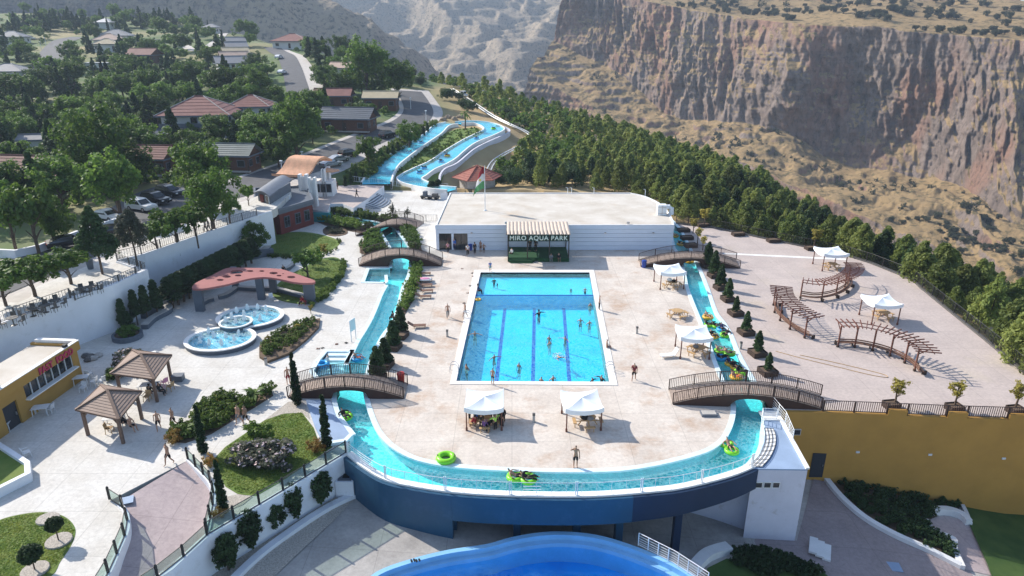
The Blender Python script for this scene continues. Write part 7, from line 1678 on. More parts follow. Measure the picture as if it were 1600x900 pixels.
t = thing('gravel_patch', 'empty pale gravel ring at the top of the corner lawn', 'gravel ring', P(75, 812)); q = MB(); q.lathe([(.7, .02), (.66, .13), (0, .13)], n=14, sy=.9); q.obj('gravel_ring', M['gravel'], t)
def cycad(label, px, py, yt, trunkh=.3):
    b = P(px, py, 0); h = hgt(b, yt); t = thing('cycad_palm', label, 'palm', b, 0); q = MB(); q.tube([(0, 0, 0), (0, 0, h * .5)], .14, 7); q.obj('trunk', M['bark'], t)
    for k in range(16):
        a = k * 2.4; L = h * .75; el = R(65 - (k % 4) * 22); q = MB(); pts_ = []
        for i in range(6):
            u = i / 5; pts_.append(Vector((math.cos(a) * L * u * math.cos(el * (1 - u * .5)), math.sin(a) * L * u * math.cos(el * (1 - u * .5)), h * .5 + L * (math.sin(el) * u - .45 * u * u))))
        n_ = Vector((-math.sin(a), math.cos(a), .15)); wd = [.02, .11, .15, .14, .09, .01]; q.strip([p - n_ * w_ for p, w_ in zip(pts_, wd)], [p + n_ * w_ for p, w_ in zip(pts_, wd)]); q.obj('frond', M['leaf_hedge'], t)
cycad('spiky cycad palm rising from the right of the wedge bed', 399, 628, 603); cycad('spiky cycad palm at the left end of the wedge bed', 292, 680, 660)
b = hillp(727, 203); t = thing('palm_tree', 'small palm at the top of the slide island', 'palm', b); h = hgt(b, 171); q = MB(); q.tube([(0, 0, 0), (.1, 0, h * .5), (0, 0, h * .82)], [.22, .16, .14], 7); q.obj('trunk', M['bark'], t)
for k in range(14):
    a = k * 2.4; L = h * .4; q = MB(); el = R(50 - (k % 3) * 30); pts_ = [Vector((math.cos(a) * L * u * math.cos(el), math.sin(a) * L * u * math.cos(el), h * .82 + L * (math.sin(el) * u - .7 * u * u))) for u in (0, .25, .5, .75, 1)]; n_ = Vector((-math.sin(a), math.cos(a), .1)); wd = [.03, .2, .26, .2, .02]; q.strip([p - n_ * w_ for p, w_ in zip(pts_, wd)], [p + n_ * w_ for p, w_ in zip(pts_, wd)]); q.obj('frond', M['leaf_hedge'], t)
for k, (px, py, yt, lab) in enumerate([(1398,630,592,'young yellow green tree behind the ochre wall, first from the footbridge'),(1491,634,596,'young yellow green tree behind the ochre wall, second from the footbridge'),(1586,638,598,'young yellow green tree behind the ochre wall at the right edge'),(1100,352,325,'yellow sapling in a planter outside the far terrace corner'),(1083,362,340,'yellow sapling by the planters at the building corner'),(1090,378,355,'yellow sapling behind the stacked planter boxes'),(1098,388,368,'yellow sapling nearest the far right footbridge'),(1272,386,356,'yellow sapling in the brown planter by the far tent'),
   (486,490,476,'thin yellow sapling at the tip of the wedge bed'),(466,520,505,'thin sapling in the middle of the wedge bed'),(420,540,524,'thin sapling at the left of the wedge bed'),(506,402,380,'small yellowish tree between the two lawns')]):
    b = P(px, py, .3 if px > 1000 else 0); plant('sapling', b, hgt(b, yt), lab, 'tree', None, 1.1)
pt('willow', 615, 348, 314, 'thin weeping tree on the back plaza', z=0); pt('willow', 637, 346, 322, 'thin feathery tree right of the weeping tree on the back plaza', z=0)
b = P(577, 358, 0); plant('bushd', b, 1.6, 'dark reddish shrub beside the farthest footbridge', 'shrub')
b = P(675, 300, 0); plant('column', b, 2.2, 'small clipped column on the left behind the building', 'shrub', None, 3); b = P(685, 299, 0); plant('column', b, 2.4, 'small clipped column on the right behind the building', 'shrub', None, 2.4)
for k, (px, py, yt) in enumerate([(1105,418,387),(1115,433,401),(1125,452,422),(1137,470,443),(1149,492,470),(1165,522,495),(1183,555,526),(1199,584,559)]):
    b = P(px, py, 0); t = thing('planter_box', 'brown planter box number %s from the far right footbridge, with a conifer' % ['one', 'two', 'three', 'four', 'five', 'six', 'seven', 'eight'][k], 'planter', b, R(12), 'planter boxes along the right river arm')
    s = .62 if k < 4 else .66; q = MB()
    for a_, (sx, sy) in enumerate(((0, -1), (1, 0), (0, 1), (-1, 0))):
        for r in range(3): q = MB(); q.box((sx * s, sy * s, .1 + r * .17), (1.26 * (1 if sx == 0 else .05) if sx == 0 else .06, .06 if sx == 0 else 1.3, .155)); q.obj('board', M['wood_dark'], t)
    q = MB(); q.box((0, 0, .22), (1.15, 1.15, .42)); q.obj('soil', M['soil'], t);
    c = plant('topiary', (b.x, b.y, .42), max(1.2, (hgt(b, yt) - .2) * 1.25), 'cone shaped conifer growing in planter %s from the far footbridge' % ['one', 'two', 'three', 'four', 'five', 'six', 'seven', 'eight'][k], 'shrub', 'conifers along the right river arm', 1.1)
for k, (px, py, lab) in enumerate([(1068,362,'topmost empty brown planter by the river head'),(1073,374,'second empty brown planter by the river head'),(1079,386,'third empty brown planter by the river head'),(1098,354,'brown planter at the far terrace corner by the dark fence'),(1153,368,'brown planter with a side step on the far terrace edge'),(1208,378,'brown planter left of the yellow sapling on the far terrace edge'),(1268,390,'brown planter holding the yellow sapling by the far tent'),
   (1392,637,'planter box behind the first raised bay of the ochre wall'),(1490,641,'planter box behind the second raised bay of the ochre wall'),(1586,645,'planter box behind the third raised bay of the ochre wall'),(626,527,'dark planter box at the end of the river hedge'),(615,545,'dark planter box upper of three by the left river arm'),(602,573,'dark planter box in the middle by the left river arm'),(590,595,'dark planter box nearest the left footbridge')]):
    b = P(px, py, 0); t = thing('planter_box', lab, 'planter', b, R(8 if px > 1000 else -15), 'brown planter boxes'); sx_, sy_ = (1.7, 1.1) if k < 7 else (1.1, .9) if k < 10 else (1.3, 1.3)
    for sx, sy in ((0, -1), (1, 0), (0, 1), (-1, 0)):
        for r in range(3): q = MB(); q.box((sx * sx_ / 2, sy * sy_ / 2, .1 + r * .17), (sx_ if sx == 0 else .06, .06 if sx == 0 else sy_, .155)); q.obj('board', M['wood_dark'], t)
    q = MB(); q.box((0, 0, .22), (sx_ - .1, sy_ - .1, .42)); q.obj('soil', M['soil'], t)
# ================================================================ PEOPLE
def skin_me(name, nodes, edges, sub=1, root=0):
    me = bpy.data.meshes.new(name); me.from_pydata([n[:3] for n in nodes], edges, []); o = bpy.data.objects.new(name, me); COL.objects.link(o)
    md = o.modifiers.new('s', 'SKIN'); md.use_smooth_shade = True
    for i, n in enumerate(nodes):
        r = n[3]; me.skin_vertices[0].data[i].radius = (r, n[4] if len(n) > 4 else r); me.skin_vertices[0].data[i].use_root = (i == root)
    if sub: o.modifiers.new('d', 'SUBSURF').levels = sub
    r = bpy.data.meshes.new_from_object(o.evaluated_get(bpy.context.evaluated_depsgraph_get())); r.name = name; bpy.data.objects.remove(o); return r
def V3(*a): return Vector(a)
def pose(name):
    """joint positions of a 1.72 m figure facing -y"""
    J = dict(pel=V3(0,0,.93), sp=V3(0,0,1.12), ch=V3(0,0,1.34), nk=V3(0,0,1.47), hd=V3(0,-.015,1.58), tp=V3(0,-.01,1.67))
    for s, k in ((-1, 'l'), (1, 'r')):
        J['hip' + k] = V3(s*.095,0,.88); J['kn' + k] = V3(s*.105,-.01,.48); J['an' + k] = V3(s*.11,.02,.08); J['to' + k] = V3(s*.12,-.14,.035)
        J['sh' + k] = V3(s*.18,0,1.40); J['el' + k] = V3(s*.24,.03,1.13); J['wr' + k] = V3(s*.25,-.06,.90)
    if name == 'walk':
        J['knl'] = V3(-.1,-.16,.50); J['anl'] = V3(-.1,-.22,.10); J['tol'] = V3(-.1,-.38,.06); J['knr'] = V3(.1,.06,.49); J['anr'] = V3(.1,.30,.14); J['tor'] = V3(.1,.20,.04)
        J['ell'] = V3(-.25,.12,1.16); J['wrl'] = V3(-.25,.10,.92); J['elr'] = V3(.25,-.08,1.15); J['wrr'] = V3(.24,-.24,.96)
    if name == 'shade': J['ell'] = V3(-.38,-.10,1.42); J['wrl'] = V3(-.16,-.16,1.60)
    if name == 'arms':
        for s, k in ((-1, 'l'), (1, 'r')): J['el' + k] = V3(s*.42,-.02,1.34); J['wr' + k] = V3(s*.62,-.12,1.30)
    if name == 'hips':
        for s, k in ((-1, 'l'), (1, 'r')): J['el' + k] = V3(s*.36,.08,1.18); J['wr' + k] = V3(s*.20,-.06,1.02)
    if name in ('sit', 'edge'):
        dz = -.46 if name == 'sit' else -.80
        for k in J: J[k] = J[k] + V3(0, 0, dz)
        for s, k in ((-1, 'l'), (1, 'r')):
            h = J['hip' + k]; J['kn' + k] = h + V3(s*.04,-.40,.03); J['an' + k] = J['kn' + k] + V3(0,-.02,-.40); J['to' + k] = J['an' + k] + V3(0,-.15,-.05); J['wr' + k] = J['kn' + k] + V3(s*.02,.12,.10); J['el' + k] = V3(s*.24,-.06, J['sh' + k].z - .26)
    if name == 'recline':
        J = dict(pel=V3(0,0,.14), sp=V3(0,.16,.22), ch=V3(0,.33,.36), nk=V3(0,.42,.46), hd=V3(0,.47,.56), tp=V3(0,.50,.64))
        for s, k in ((-1, 'l'), (1, 'r')):
            J['hip' + k] = V3(s*.1,-.04,.14); J['kn' + k] = V3(s*.16,-.40,.34); J['an' + k] = V3(s*.18,-.76,.20); J['to' + k] = V3(s*.19,-.82,.30); J['sh' + k] = V3(s*.19,.36,.40); J['el' + k] = V3(s*.40,.26,.34); J['wr' + k] = V3(s*.46,.04,.30)
    if name == 'swim':
        J = dict(pel=V3(0,.2,-.08), sp=V3(0,0,-.03), ch=V3(0,-.22,.0), nk=V3(0,-.36,.04), hd=V3(0,-.46,.10), tp=V3(0,-.52,.16))
        for s, k in ((-1, 'l'), (1, 'r')):
            J['hip' + k] = V3(s*.1,.26,-.1); J['kn' + k] = V3(s*.14,.62,-.2); J['an' + k] = V3(s*.12,1.0,-.14); J['to' + k] = V3(s*.12,1.12,-.16); J['sh' + k] = V3(s*.19,-.28,.0); J['el' + k] = V3(s*.42,-.44,.04); J['wr' + k] = V3(s*.38,-.70,.03)
    return J
def figure(pn):
    J = pose(pn); N = []; Ed = []; idx = {}
    def n(k, p, r, r2=None): idx[k] = len(N); N.append((*p, r, r2 or r)); return idx[k]
    def e(a, b): Ed.append((idx[a], idx[b]))
    n('pel', J['pel'], .125, .095); n('sp', J['sp'], .115, .085); n('ch', J['ch'], .145, .10); n('nk', J['nk'], .05); n('hd', J['hd'], .082, .092); n('tp', J['tp'], .055, .06)
    fw = (J['hd'] - J['nk']).cross(V3(1, 0, 0)).normalized(); fw = fw if fw.y < 0 or pn in ('recline', 'swim') else -fw
    n('nose', J['hd'] + fw * .10, .012); n('chin', J['hd'] + fw * .05 - (J['tp'] - J['hd']).normalized() * .06, .03)
    for a, b in (('pel', 'sp'), ('sp', 'ch'), ('ch', 'nk'), ('nk', 'hd'), ('hd', 'tp'), ('hd', 'nose'), ('hd', 'chin')): e(a, b)
    for k, s in (('l', -1), ('r', 1)):
        n('hip' + k, J['hip' + k], .085); n('kn' + k, J['kn' + k], .055); n('cf' + k, J['kn' + k].lerp(J['an' + k], .35), .052); n('an' + k, J['an' + k], .036); n('to' + k, J['to' + k], .034)
        e('pel', 'hip' + k); e('hip' + k, 'kn' + k); e('kn' + k, 'cf' + k); e('cf' + k, 'an' + k); e('an' + k, 'to' + k)
        n('sh' + k, J['sh' + k], .052); n('el' + k, J['el' + k], .038); n('wr' + k, J['wr' + k], .025); e('ch', 'sh' + k); e('sh' + k, 'el' + k); e('el' + k, 'wr' + k)
        d = (J['wr' + k] - J['el' + k]).normalized(); sd = d.cross(V3(0, 1, 0)); sd = sd.normalized() if sd.length > .1 else V3(1, 0, 0)
        n('pm' + k, J['wr' + k] + d * .07, .032, .016); e('wr' + k, 'pm' + k)
        for f in range(4): L = (.075, .085, .08, .062)[f]; n('f%d%s' % (f, k), J['wr' + k] + d * (.09 + L) + sd * (f - 1.5) * .019 + V3(0, -.02, 0), .0085); e('pm' + k, 'f%d%s' % (f, k))
        n('th' + k, J['wr' + k] + d * .075 - sd * .055 + V3(0, -.015, 0), .01); e('wr' + k, 'th' + k)
    return J, skin_me('body', N, Ed, 1)
def garment(J, kind_):
    N = []; Ed = []
    def n(p, r, r2=None): N.append((*p, r, r2 or r)); return len(N) - 1
    g = .014
    if kind_ in ('shorts', 'trousers', 'trunks'):
        a = n(J['pel'] + (J['sp'] - J['pel']) * .25, .125 + g, .10 + g); b = n(J['pel'], .13 + g, .105 + g); Ed.append((a, b))
        for k in 'lr':
            h = n(J['hip' + k], .088 + g); Ed.append((b, h)); u = {'shorts': .85, 'trunks': .5, 'trousers': 1}[kind_]; kk = n(J['hip' + k].lerp(J['kn' + k], u), .066 + g * (2 if kind_ == 'shorts' else 1)); Ed.append((h, kk))
            if kind_ == 'trousers': aa = n(J['kn' + k].lerp(J['an' + k], .9), .048 + g); Ed.append((kk, aa))
        return skin_me(kind_, N, Ed, 1, 1)
    if kind_ in ('shirt', 'long_top'):
        a = n(J['pel'] + (J['sp'] - J['pel']) * (.1 if kind_ == 'shirt' else -.3), .128 + g, .10 + g); b = n(J['sp'], .118 + g, .09 + g); c = n(J['ch'], .15 + g, .105 + g); d = n(J['ch'].lerp(J['nk'], .7), .07); Ed += [(a, b), (b, c), (c, d)]
        for k in 'lr':
            s = n(J['sh' + k], .058 + g); Ed.append((c, s)); u = n(J['sh' + k].lerp(J['el' + k], .75 if kind_ == 'shirt' else 1), .046 + g); Ed.append((s, u))
            if kind_ == 'long_top': u2 = n(J['el' + k].lerp(J['wr' + k], .9), .036 + g); Ed.append((u, u2))
        return skin_me(kind_, N, Ed, 1, 1)
    if kind_ in ('hair', 'scarf'):
        up_ = (J['tp'] - J['hd']).normalized(); bk = V3(0, .03, 0) if abs(up_.z) > .5 else V3(0, 0, 0)
        a = n(J['hd'] + bk + up_ * .03, .085, .092); b = n(J['tp'] + bk * .6 + up_ * .012, .058, .062); Ed.append((a, b))
        if kind_ == 'scarf': c = n(J['nk'] + bk, .09); Ed.append((a, c))
        return skin_me(kind_, N, Ed, 1, 0)
CACHE = {}
def get(pn, what):
    k = (pn, what)
    if k not in CACHE:
        if what == 'body':
            CACHE[(pn, 'J')], CACHE[k] = figure(pn)
        else:
            get(pn, 'body'); CACHE[k] = garment(CACHE[(pn, 'J')], what)
    return CACHE[k]
def person(label, loc, pn='stand', rz=0, clothes=(('shorts', 'black'),), s=1.0, hair='hair', group=None, hairm='hair'):
    t = thing('person', label, 'person', loc, rz, group); t.scale = (s,) * 3
    def pt_(nm, me, m):
        o = link(nm, me, t)
        if not me.materials: me.materials.append(m)
        o.material_slots[0].link = 'OBJECT'; o.material_slots[0].material = m; return o
    pt_('body', get(pn, 'body'), M['skin'])
    for kd, c in clothes: pt_(kd, get(pn, kd), M['cloth_' + c])
    pt_(hair, get(pn, hair), M[hairm] if hair == 'hair' else M['cloth_black']); return t
sh = lambda c='black': (('shorts', c),)
full = lambda a, b='black', l=True: (('long_top' if l else 'shirt', a), ('trousers', b))
for a in [ # label, px, py, z, pose, rz, clothes, scale, hair
 ('shirtless man in black shorts shading his eyes at the front of the deck', 899,730,0,'shade',0,sh(),1.05,'hair'),
 ('man in a dark red shirt and black shorts walking right of the pool', 990,595,0,'walk',R(160),(('shirt','maroon'),('shorts','black')),1.03,'hair'),
 ('boy standing on the near pool edge beside the lane line', 770,601,.05,'stand',R(150),(('trunks','navy'),),.95,'hair'),
 ('person in grey trousers walking left of the pool', 700,497,0,'walk',R(10),(('trousers','grey'),),1,'hair'),
 ('person in white shorts at the left pool edge by the ladder', 727,496,.05,'walk',R(-60),sh('white'),1,'hair'),
 ('dark haired person standing at the right pool edge beyond the shallow end', 936,484,.05,'stand',R(90),(('trousers','black'),),1,'hair'),
 ('bare backed person sitting on the right pool edge', 948,543,.05,'edge',R(90),sh('grey'),1,'hair'),
 ('person in dark blue clothes sitting at the upper left pool corner', 747,455,.05,'edge',R(90),full('navy'),1.05,'scarf'),
 ('person in teal standing at the far end of the pool', 766,424,.05,'stand',0,(('shirt','blue'),('shorts','teal')),.8,'hair'),
 ('shirtless man with bare head jogging near the ramp top in black shorts', 265,726,0,'walk',R(-25),sh(),1.06,'hair'),
 ('shirtless man in dark shorts left of a pair near the gazebos', 249,672,0,'walk',R(20),sh(),1.0,'hair'),
 ('shirtless man in dark shorts striding right of the gazebos', 272,667,0,'walk',R(-20),sh(),1.02,'hair'),
 ('left of two shirtless men strolling along the hedge walkway', 374,662,0,'walk',R(-15),sh('grey'),1.0,'hair'),
 ('right of two shirtless men strolling along the hedge walkway', 385,663,0,'walk',R(-15),sh(),1.0,'hair'),
 ('shirtless man in red shorts behind the cypress at the footbridge', 451,600,0,'stand',R(30),sh('red'),1.0,'hair'),
 ('person in pink top by the doors of the white building', 700,395,0,'stand',R(10),full('pink','black',False),.9,'hair'),
 ('person in a blue shirt in the doorway of the white building', 710,391,0,'stand',R(-30),full('blue','navy'),1.05,'hair'),
 ('person in a white shirt walking away from the building doors', 731,400,0,'walk',R(0),full('white','black',False),1.0,'hair'),
 ('person in black clothes left of a group by the white building wall', 742,397,0,'stand',R(40),full('black'),1.0,'scarf'),
 ('bare shouldered person in the group by the white building wall', 751,394,0,'stand',R(-40),sh('brown'),1.0,'hair'),
 ('person in dark shorts bending at the right of the group by the wall', 756,396,0,'hips',R(200),sh('black'),.85,'hair'),
 ('person standing on the green stage, left of two dark figures', 828,392,.5,'stand',0,full('black'),1,'hair'),
 ('person standing on the green stage, right of two dark figures', 837,392,.5,'stand',R(20),full('black'),1.05,'hair'),
 ('person sitting at the left end of the green stage', 800,396,.5,'edge',R(-40),full('white'),.9,'hair'),
 ('person in grey seated on the front edge of the green stage', 861,405,.5,'edge',R(0),full('grey','grey'),.95,'hair'),
 ('dark clothed person beside the one in grey on the stage edge', 873,404,.5,'edge',R(10),full('black','brown'),.95,'hair'),
 ('lone walker in dark clothes at the head of the curved steps', 558,309,None,'walk',R(-60),full('black'),1,'hair'),
 ('person in black by the gatehouse, nearest the steps', 527,297,None,'stand',0,full('black'),1,'scarf'),
 ('brown clothed person by the gatehouse door', 519,304,None,'stand',R(40),full('brown','brown'),1,'hair'),
 ('person in dark clothes at the gatehouse window', 511,302,None,'stand',R(80),full('black'),1,'hair'),
 ('left of two walkers on the promenade above the hedge row', 322,363,4.5,'walk',R(-40),full('grey'),1,'hair'),
 ('right of two walkers on the promenade above the hedge row', 327,362,4.5,'walk',R(-40),full('grey','grey'),1,'hair'),
 ('person in dark clothes sitting on the slate kerb by the front lawn', 443,424,.4,'edge',R(60),full('black'),1,'hair'),
 ('person in white sitting at the small table near the kiosk door', 51,640,.0,'sit',R(-80),full('white','black',False),1,'hair'),
 ('person in pink sitting at the table under the serving window', 108,598,.0,'sit',R(-60),full('pink','black',False),1,'hair'),
 ('dark haired person in black at the table under the serving window', 122,592,.0,'sit',R(-110),full('black'),1,'hair'),
 ('bare backed man sitting at the nearer gazebo table', 206,672,.0,'sit',R(70),sh('black'),1,'hair'),
 ('person in black at the nearer gazebo table', 193,668,.0,'sit',R(160),full('black'),1,'hair'),
 ('person in black sitting with back turned at the farther gazebo table', 236,620,.0,'sit',R(180),full('black'),1,'scarf'),
 ('person in black at the right end of the farther gazebo table', 250,617,.0,'sit',R(90),full('black'),1,'hair'),
 ('person in a red top sitting in the shade beside the right canopy pillar', 474,477,.0,'sit',R(-90),full('red'),1,'hair'),
 ('bare chested man standing under the tent beside the river', 1087,545,0,'stand',R(0),(('shorts','black'),),1,'hair'),
 ('woman at the river edge hidden between potted conifers', 614,497,0,'edge',R(-120),full('black'),.9,'scarf')]:
    lab, px, py, z, pn, rz, cl, s_, hr = a
    b = P(px, py, z) if z is not None else P(px, py, 1.6);
    if pn in ('edge',): b = b + Vector((0, 0, .0))
    person(lab, b, pn, rz, cl, s_, hr)
WZ = -1.45
for lab, px, py, pn, cl, s_, hr in [
 ('swimmer in black standing in the middle lane of the pool',842,492,'arms',full('black'),1.05,'scarf'), ('adult in black bending beside a child in the shallow end',772,445,'hips',full('black'),.75,'hair'),('small child in blue beside the adult in the shallow end',777,446,'stand',(('shirt','navy'),),.48,'hair'),
 ('small figure left of a pair at the shallow end wall',892,456,'stand',(('shirt','teal'),),.55,'hair'),('bare backed man at the shallow end wall on the right',914,459,'hips',sh('navy'),.75,'hair'),('bather near the right edge just past the shallow end',922,478,'stand',sh(),.95,'hair'),
 ('bather left of a pair in the right lane',907,503,'hips',sh(),1.0,'hair'),('bather right of a pair in the right lane',921,507,'hips',sh('grey'),1.0,'hair'),('bather with arms spread close to the left edge',742,524,'arms',sh(),1.0,'hair'),
 ('upper of two bathers in line in the third lane',858,531,'stand',sh(),1.0,'hair'),('lower of two bathers in line in the third lane',859,538,'hips',sh('white'),.95,'hair'),('bather on the right lane line',883,532,'arms',sh('grey'),1.0,'hair'),
 ('bather with spread arms on the left lane line',772,561,'arms',sh(),1.0,'hair'),('bather with wet back in the second lane',811,574,'stand',sh('navy'),1.0,'hair'),('bather by the left edge near the ladder',729,577,'hips',sh(),1.05,'hair'),
 ('left of two bathers leaning on the near pool edge',846,596,'stand',sh(),.98,'hair'),('right of two bathers leaning on the near pool edge',864,594,'hips',sh(),1.0,'hair'),('left of two dark dressed bathers in the near right corner',925,597,'arms',full('black'),.98,'hair'),('right of two dark dressed bathers in the near right corner',940,594,'arms',full('black'),1.02,'hair')]:
    b = P(px, py, -.14); shallow = py < 460; person(lab, (b.x, b.y, -.6 if shallow else WZ + .12), pn, random.uniform(-1, 1), cl, s_, hr, 'bathers in the swimming pool')
b = P(873, 557, -.12); person('bather swimming with splashes in the third lane', b, 'swim', R(20), sh('white'), 1.0)
sp = thing('splash', 'white splash round the swimmer in the third lane', 'splash', b); q = MB(); r_ = random.Random(3)
for _ in range(60): a = r_.random() * 6.28; d = r_.random() ** .5 * .7; p = Vector((math.cos(a) * d, math.sin(a) * d, .03 + .2 * r_.random() * (1 - d))); q.add([p + Vector(v) * .05 for v in ((1, 0, 0), (-.5, .8, 0), (-.5, -.8, 0), (0, 0, 1))], [(0, 2, 1), (0, 1, 3), (1, 2, 3), (2, 0, 3)])
tag(q.obj('spray', M['foam'], sp), kind='stuff')
b = P(747, 468, -.1); t = thing('swim_ring', 'small yellow swim ring at the upper left edge of the deep pool', 'swim ring', b)
def torus(mb, R0, r0, n=20, m_=8, sx=1, c=(0, 0, 0)):
    vs = []; fs = []
    for i in range(n):
        a = 2 * math.pi * i / n
        for j in range(m_): bq = 2 * math.pi * j / m_; rr = R0 + r0 * math.cos(bq); vs.append((c[0] + rr * math.cos(a) * sx, c[1] + rr * math.sin(a), c[2] + r0 * math.sin(bq)))
    for i in range(n):
        for j in range(m_): fs.append((i * m_ + j, ((i + 1) % n) * m_ + j, ((i + 1) % n) * m_ + (j + 1) % m_, i * m_ + (j + 1) % m_))
    mb.add(vs, fs)
q = MB(); torus(q, .28, .1); q.obj('ring', M['tube_yellow'], t, True)
r_ = random.Random(8)
for k, (px, py, top_, hr) in enumerate([(734,660,'green','hair'),(742,668,'red','scarf'),(748,658,'black','scarf'),(752,670,'black','scarf'),(757,672,'purple','hair'),(763,660,'orange','hair'),(768,670,'black','hair'),(774,672,'lime','hair'),(779,664,'green','hair'),(784,668,'black','scarf'),(787,660,'black','hair'),(745,663,'blue','hair'),(770,655,'black','scarf')]):
    person('%s dressed %s in the left tent crowd, %s' % ({'lime': 'bright lime', 'orange': 'orange'}.get(top_, top_), 'veiled woman' if hr == 'scarf' else 'person', ['at the left post','front left','back left','front beside the left post','in the middle front','at the back middle','front right of the middle','by the right post in front','near the right post','outside the right post','behind the right post','between green and purple','at the back right'][k]), P(px, py), 'sit' if k in (1, 4, 6, 11) else ('arms' if k == 7 else 'stand'), r_.uniform(-3, 3), (('long_top', top_), ('trousers', 'black')), r_.uniform(.8, 1.0), hr)
def tube_ring(label, loc, col, rz, double=False, s=1.0, rider=None, riders=1):
    t = thing('inner_tube', label, 'inner tube', loc, rz, 'inflatable tubes'); t.scale = (s,) * 3; q = MB(); m = M['tube_' + col]
    for c in ((0, .46), (0, -.46)) if double else ((0, 0),):
        q = MB(); torus(q, .42, .17, 22, 9, c=(c[0], c[1], .12)); q.obj('ring', m, t, True)
    for sx in (-1, 1):
        for yy in ((.46, -.46) if double else (0,)): q = MB(); q.tube([(sx * .45, yy - .1, .27), (sx * .5, yy, .33), (sx * .45, yy + .1, .27)], .018, 5); q.obj('handle', M['black'], t)
    if rider:
        for k in range(riders):
            yo_ = (0,) if riders == 1 else (.42, -.42); lx_, ly_ = 0, yo_[k]; c, s2 = math.cos(rz), math.sin(rz)
            person(rider[k][0], Vector(loc) + Vector((-ly_ * s2, ly_ * c, .08)) * s, 'recline', rz, rider[k][1], 1.0)
rv = -.30
for a in [
 ('green double tube in the front river bend carrying a lying couple', 815,749,'green',R(75),True,1.05,[('man lying back on the green double tube at the front bend',sh('black')),('second rider on the green double tube at the front bend',full('black'))],2),
 ('lime green tube at the right front bend with a rider', 1139,701,'green',R(10),True,.95,[('bare backed man in the lime tube at the right front bend',sh('black'))],1),
 ('green tube with a dark haired rider below the near left footbridge', 539,653,'green',R(40),False,1.1,[('dark haired rider in the green tube below the near left footbridge',full('black'))],1),
 ('blue tube with a red dressed rider left of the near footbridge', 559,562,'blue',R(60),False,1.05,[('rider in red shorts on the blue tube above the near left footbridge',(('shorts','red'),))],1),
 ('orange tube topmost in the group on the right river arm', 1106,497,'yellow',R(20),False,1.05,[('bather alone in the topmost orange tube on the right river arm',sh('black'))],1),
 ('green tube with two dark riders below the topmost orange one', 1113,510,'green',R(70),True,.9,[('left rider in the upper green tube of the right river arm',full('black')),('right rider in the upper green tube of the right river arm',full('black'))],2),
 ('pale blue tube right of the river tent', 1128,516,'blue',R(0),False,1.0,[('rider in the pale blue tube of the right river arm',full('navy'))],1),
 ('orange tube half hidden by the river tent', 1114,527,'yellow',R(20),False,1.0,[('black dressed rider in the orange tube near the tent post',full('black'))],1),
 ('green tube at the right bank beside the potted conifers', 1134,525,'green',R(-40),False,1.05,[('black dressed rider in the green tube at the right bank',full('black'))],1),
 ('large green double tube in the middle of the lower group', 1132,552,'green',R(55),True,1.0,[('left rider on the large green double tube',sh('grey')),('right rider on the large green double tube',sh('black'))],2),
 ('blue tube below the large green double tube', 1126,561,'blue',R(80),False,1.1,[('black dressed rider stretched on the blue tube',full('black'))],1),
 ('orange double tube with dark riders above the near right footbridge', 1145,573,'yellow',R(20),True,.9,[('blue dressed rider on the orange double tube',full('navy')),('black dressed rider on the orange double tube',full('black'))],2),
 ('green tube just above the near right footbridge', 1157,583,'green',R(50),False,1.05,[('rider in the green tube just above the near right footbridge',full('black'))],1),
 ('yellow tube seen through the near right footbridge rails', 1150,591,'yellow',R(50),False,1.0,[('bare legged rider seen through the near right footbridge rails',sh('orange'))],1),
 ('tan tube in the river beside the white building corner', 1054,370,'yellow',R(30),False,1.1,[('rider in the tan tube beside the white building corner',sh('black'))],1),
 ('tan tube in the river just above the far right footbridge', 1064,383,'yellow',R(60),False,1.1,[('black dressed rider in the tan tube above the far right footbridge',full('black'))],1),
 ('tan tube under the far right footbridge', 1077,410,'yellow',R(90),False,1.05,[('rider in the tan tube under the far right footbridge',sh('brown'))],1)]:
    lab, px, py, c, rz, db, s_, rd, nr = a; tube_ring(lab, P(px, py, rv), c, rz, db, s_, rd, nr)
tube_ring('empty lime green tube lying on the deck at the river edge', P(697, 718, .06), 'green', 0, False, 1.25)
b = P(504, 571, rv); tube_ring('bright blue tube held by a bather on the river steps', b, 'blue', 0, False, 1.15); person('bather in white standing beside the blue tube on the river steps', P(514, 578, -1.0), 'stand', R(90), full('white', 'blue'), 1.0, 'hair')
for k, (px, py, c, lab) in enumerate([(689,256,'blue','blue tube midway on the right slide'),(699,247,'yellow','tan tube above the midway blue one on the right slide'),(662,266,'blue','blue tube near the foot of the right slide'),(655,273,'blue','last blue tube at the foot of the right slide'),(771,204,'green','green tube at the top bend of the right slide'),(744,219,'blue','dark tube high on the right slide'),(658,226,'blue','tube high on the left slide'),(640,241,'blue','tube midway on the left slide')]):
    p = hillp(px, py, .35); tube_ring(lab, p, c, k * .7, False, 1.2, [('rider in the ' + lab, full('black'))], 1)
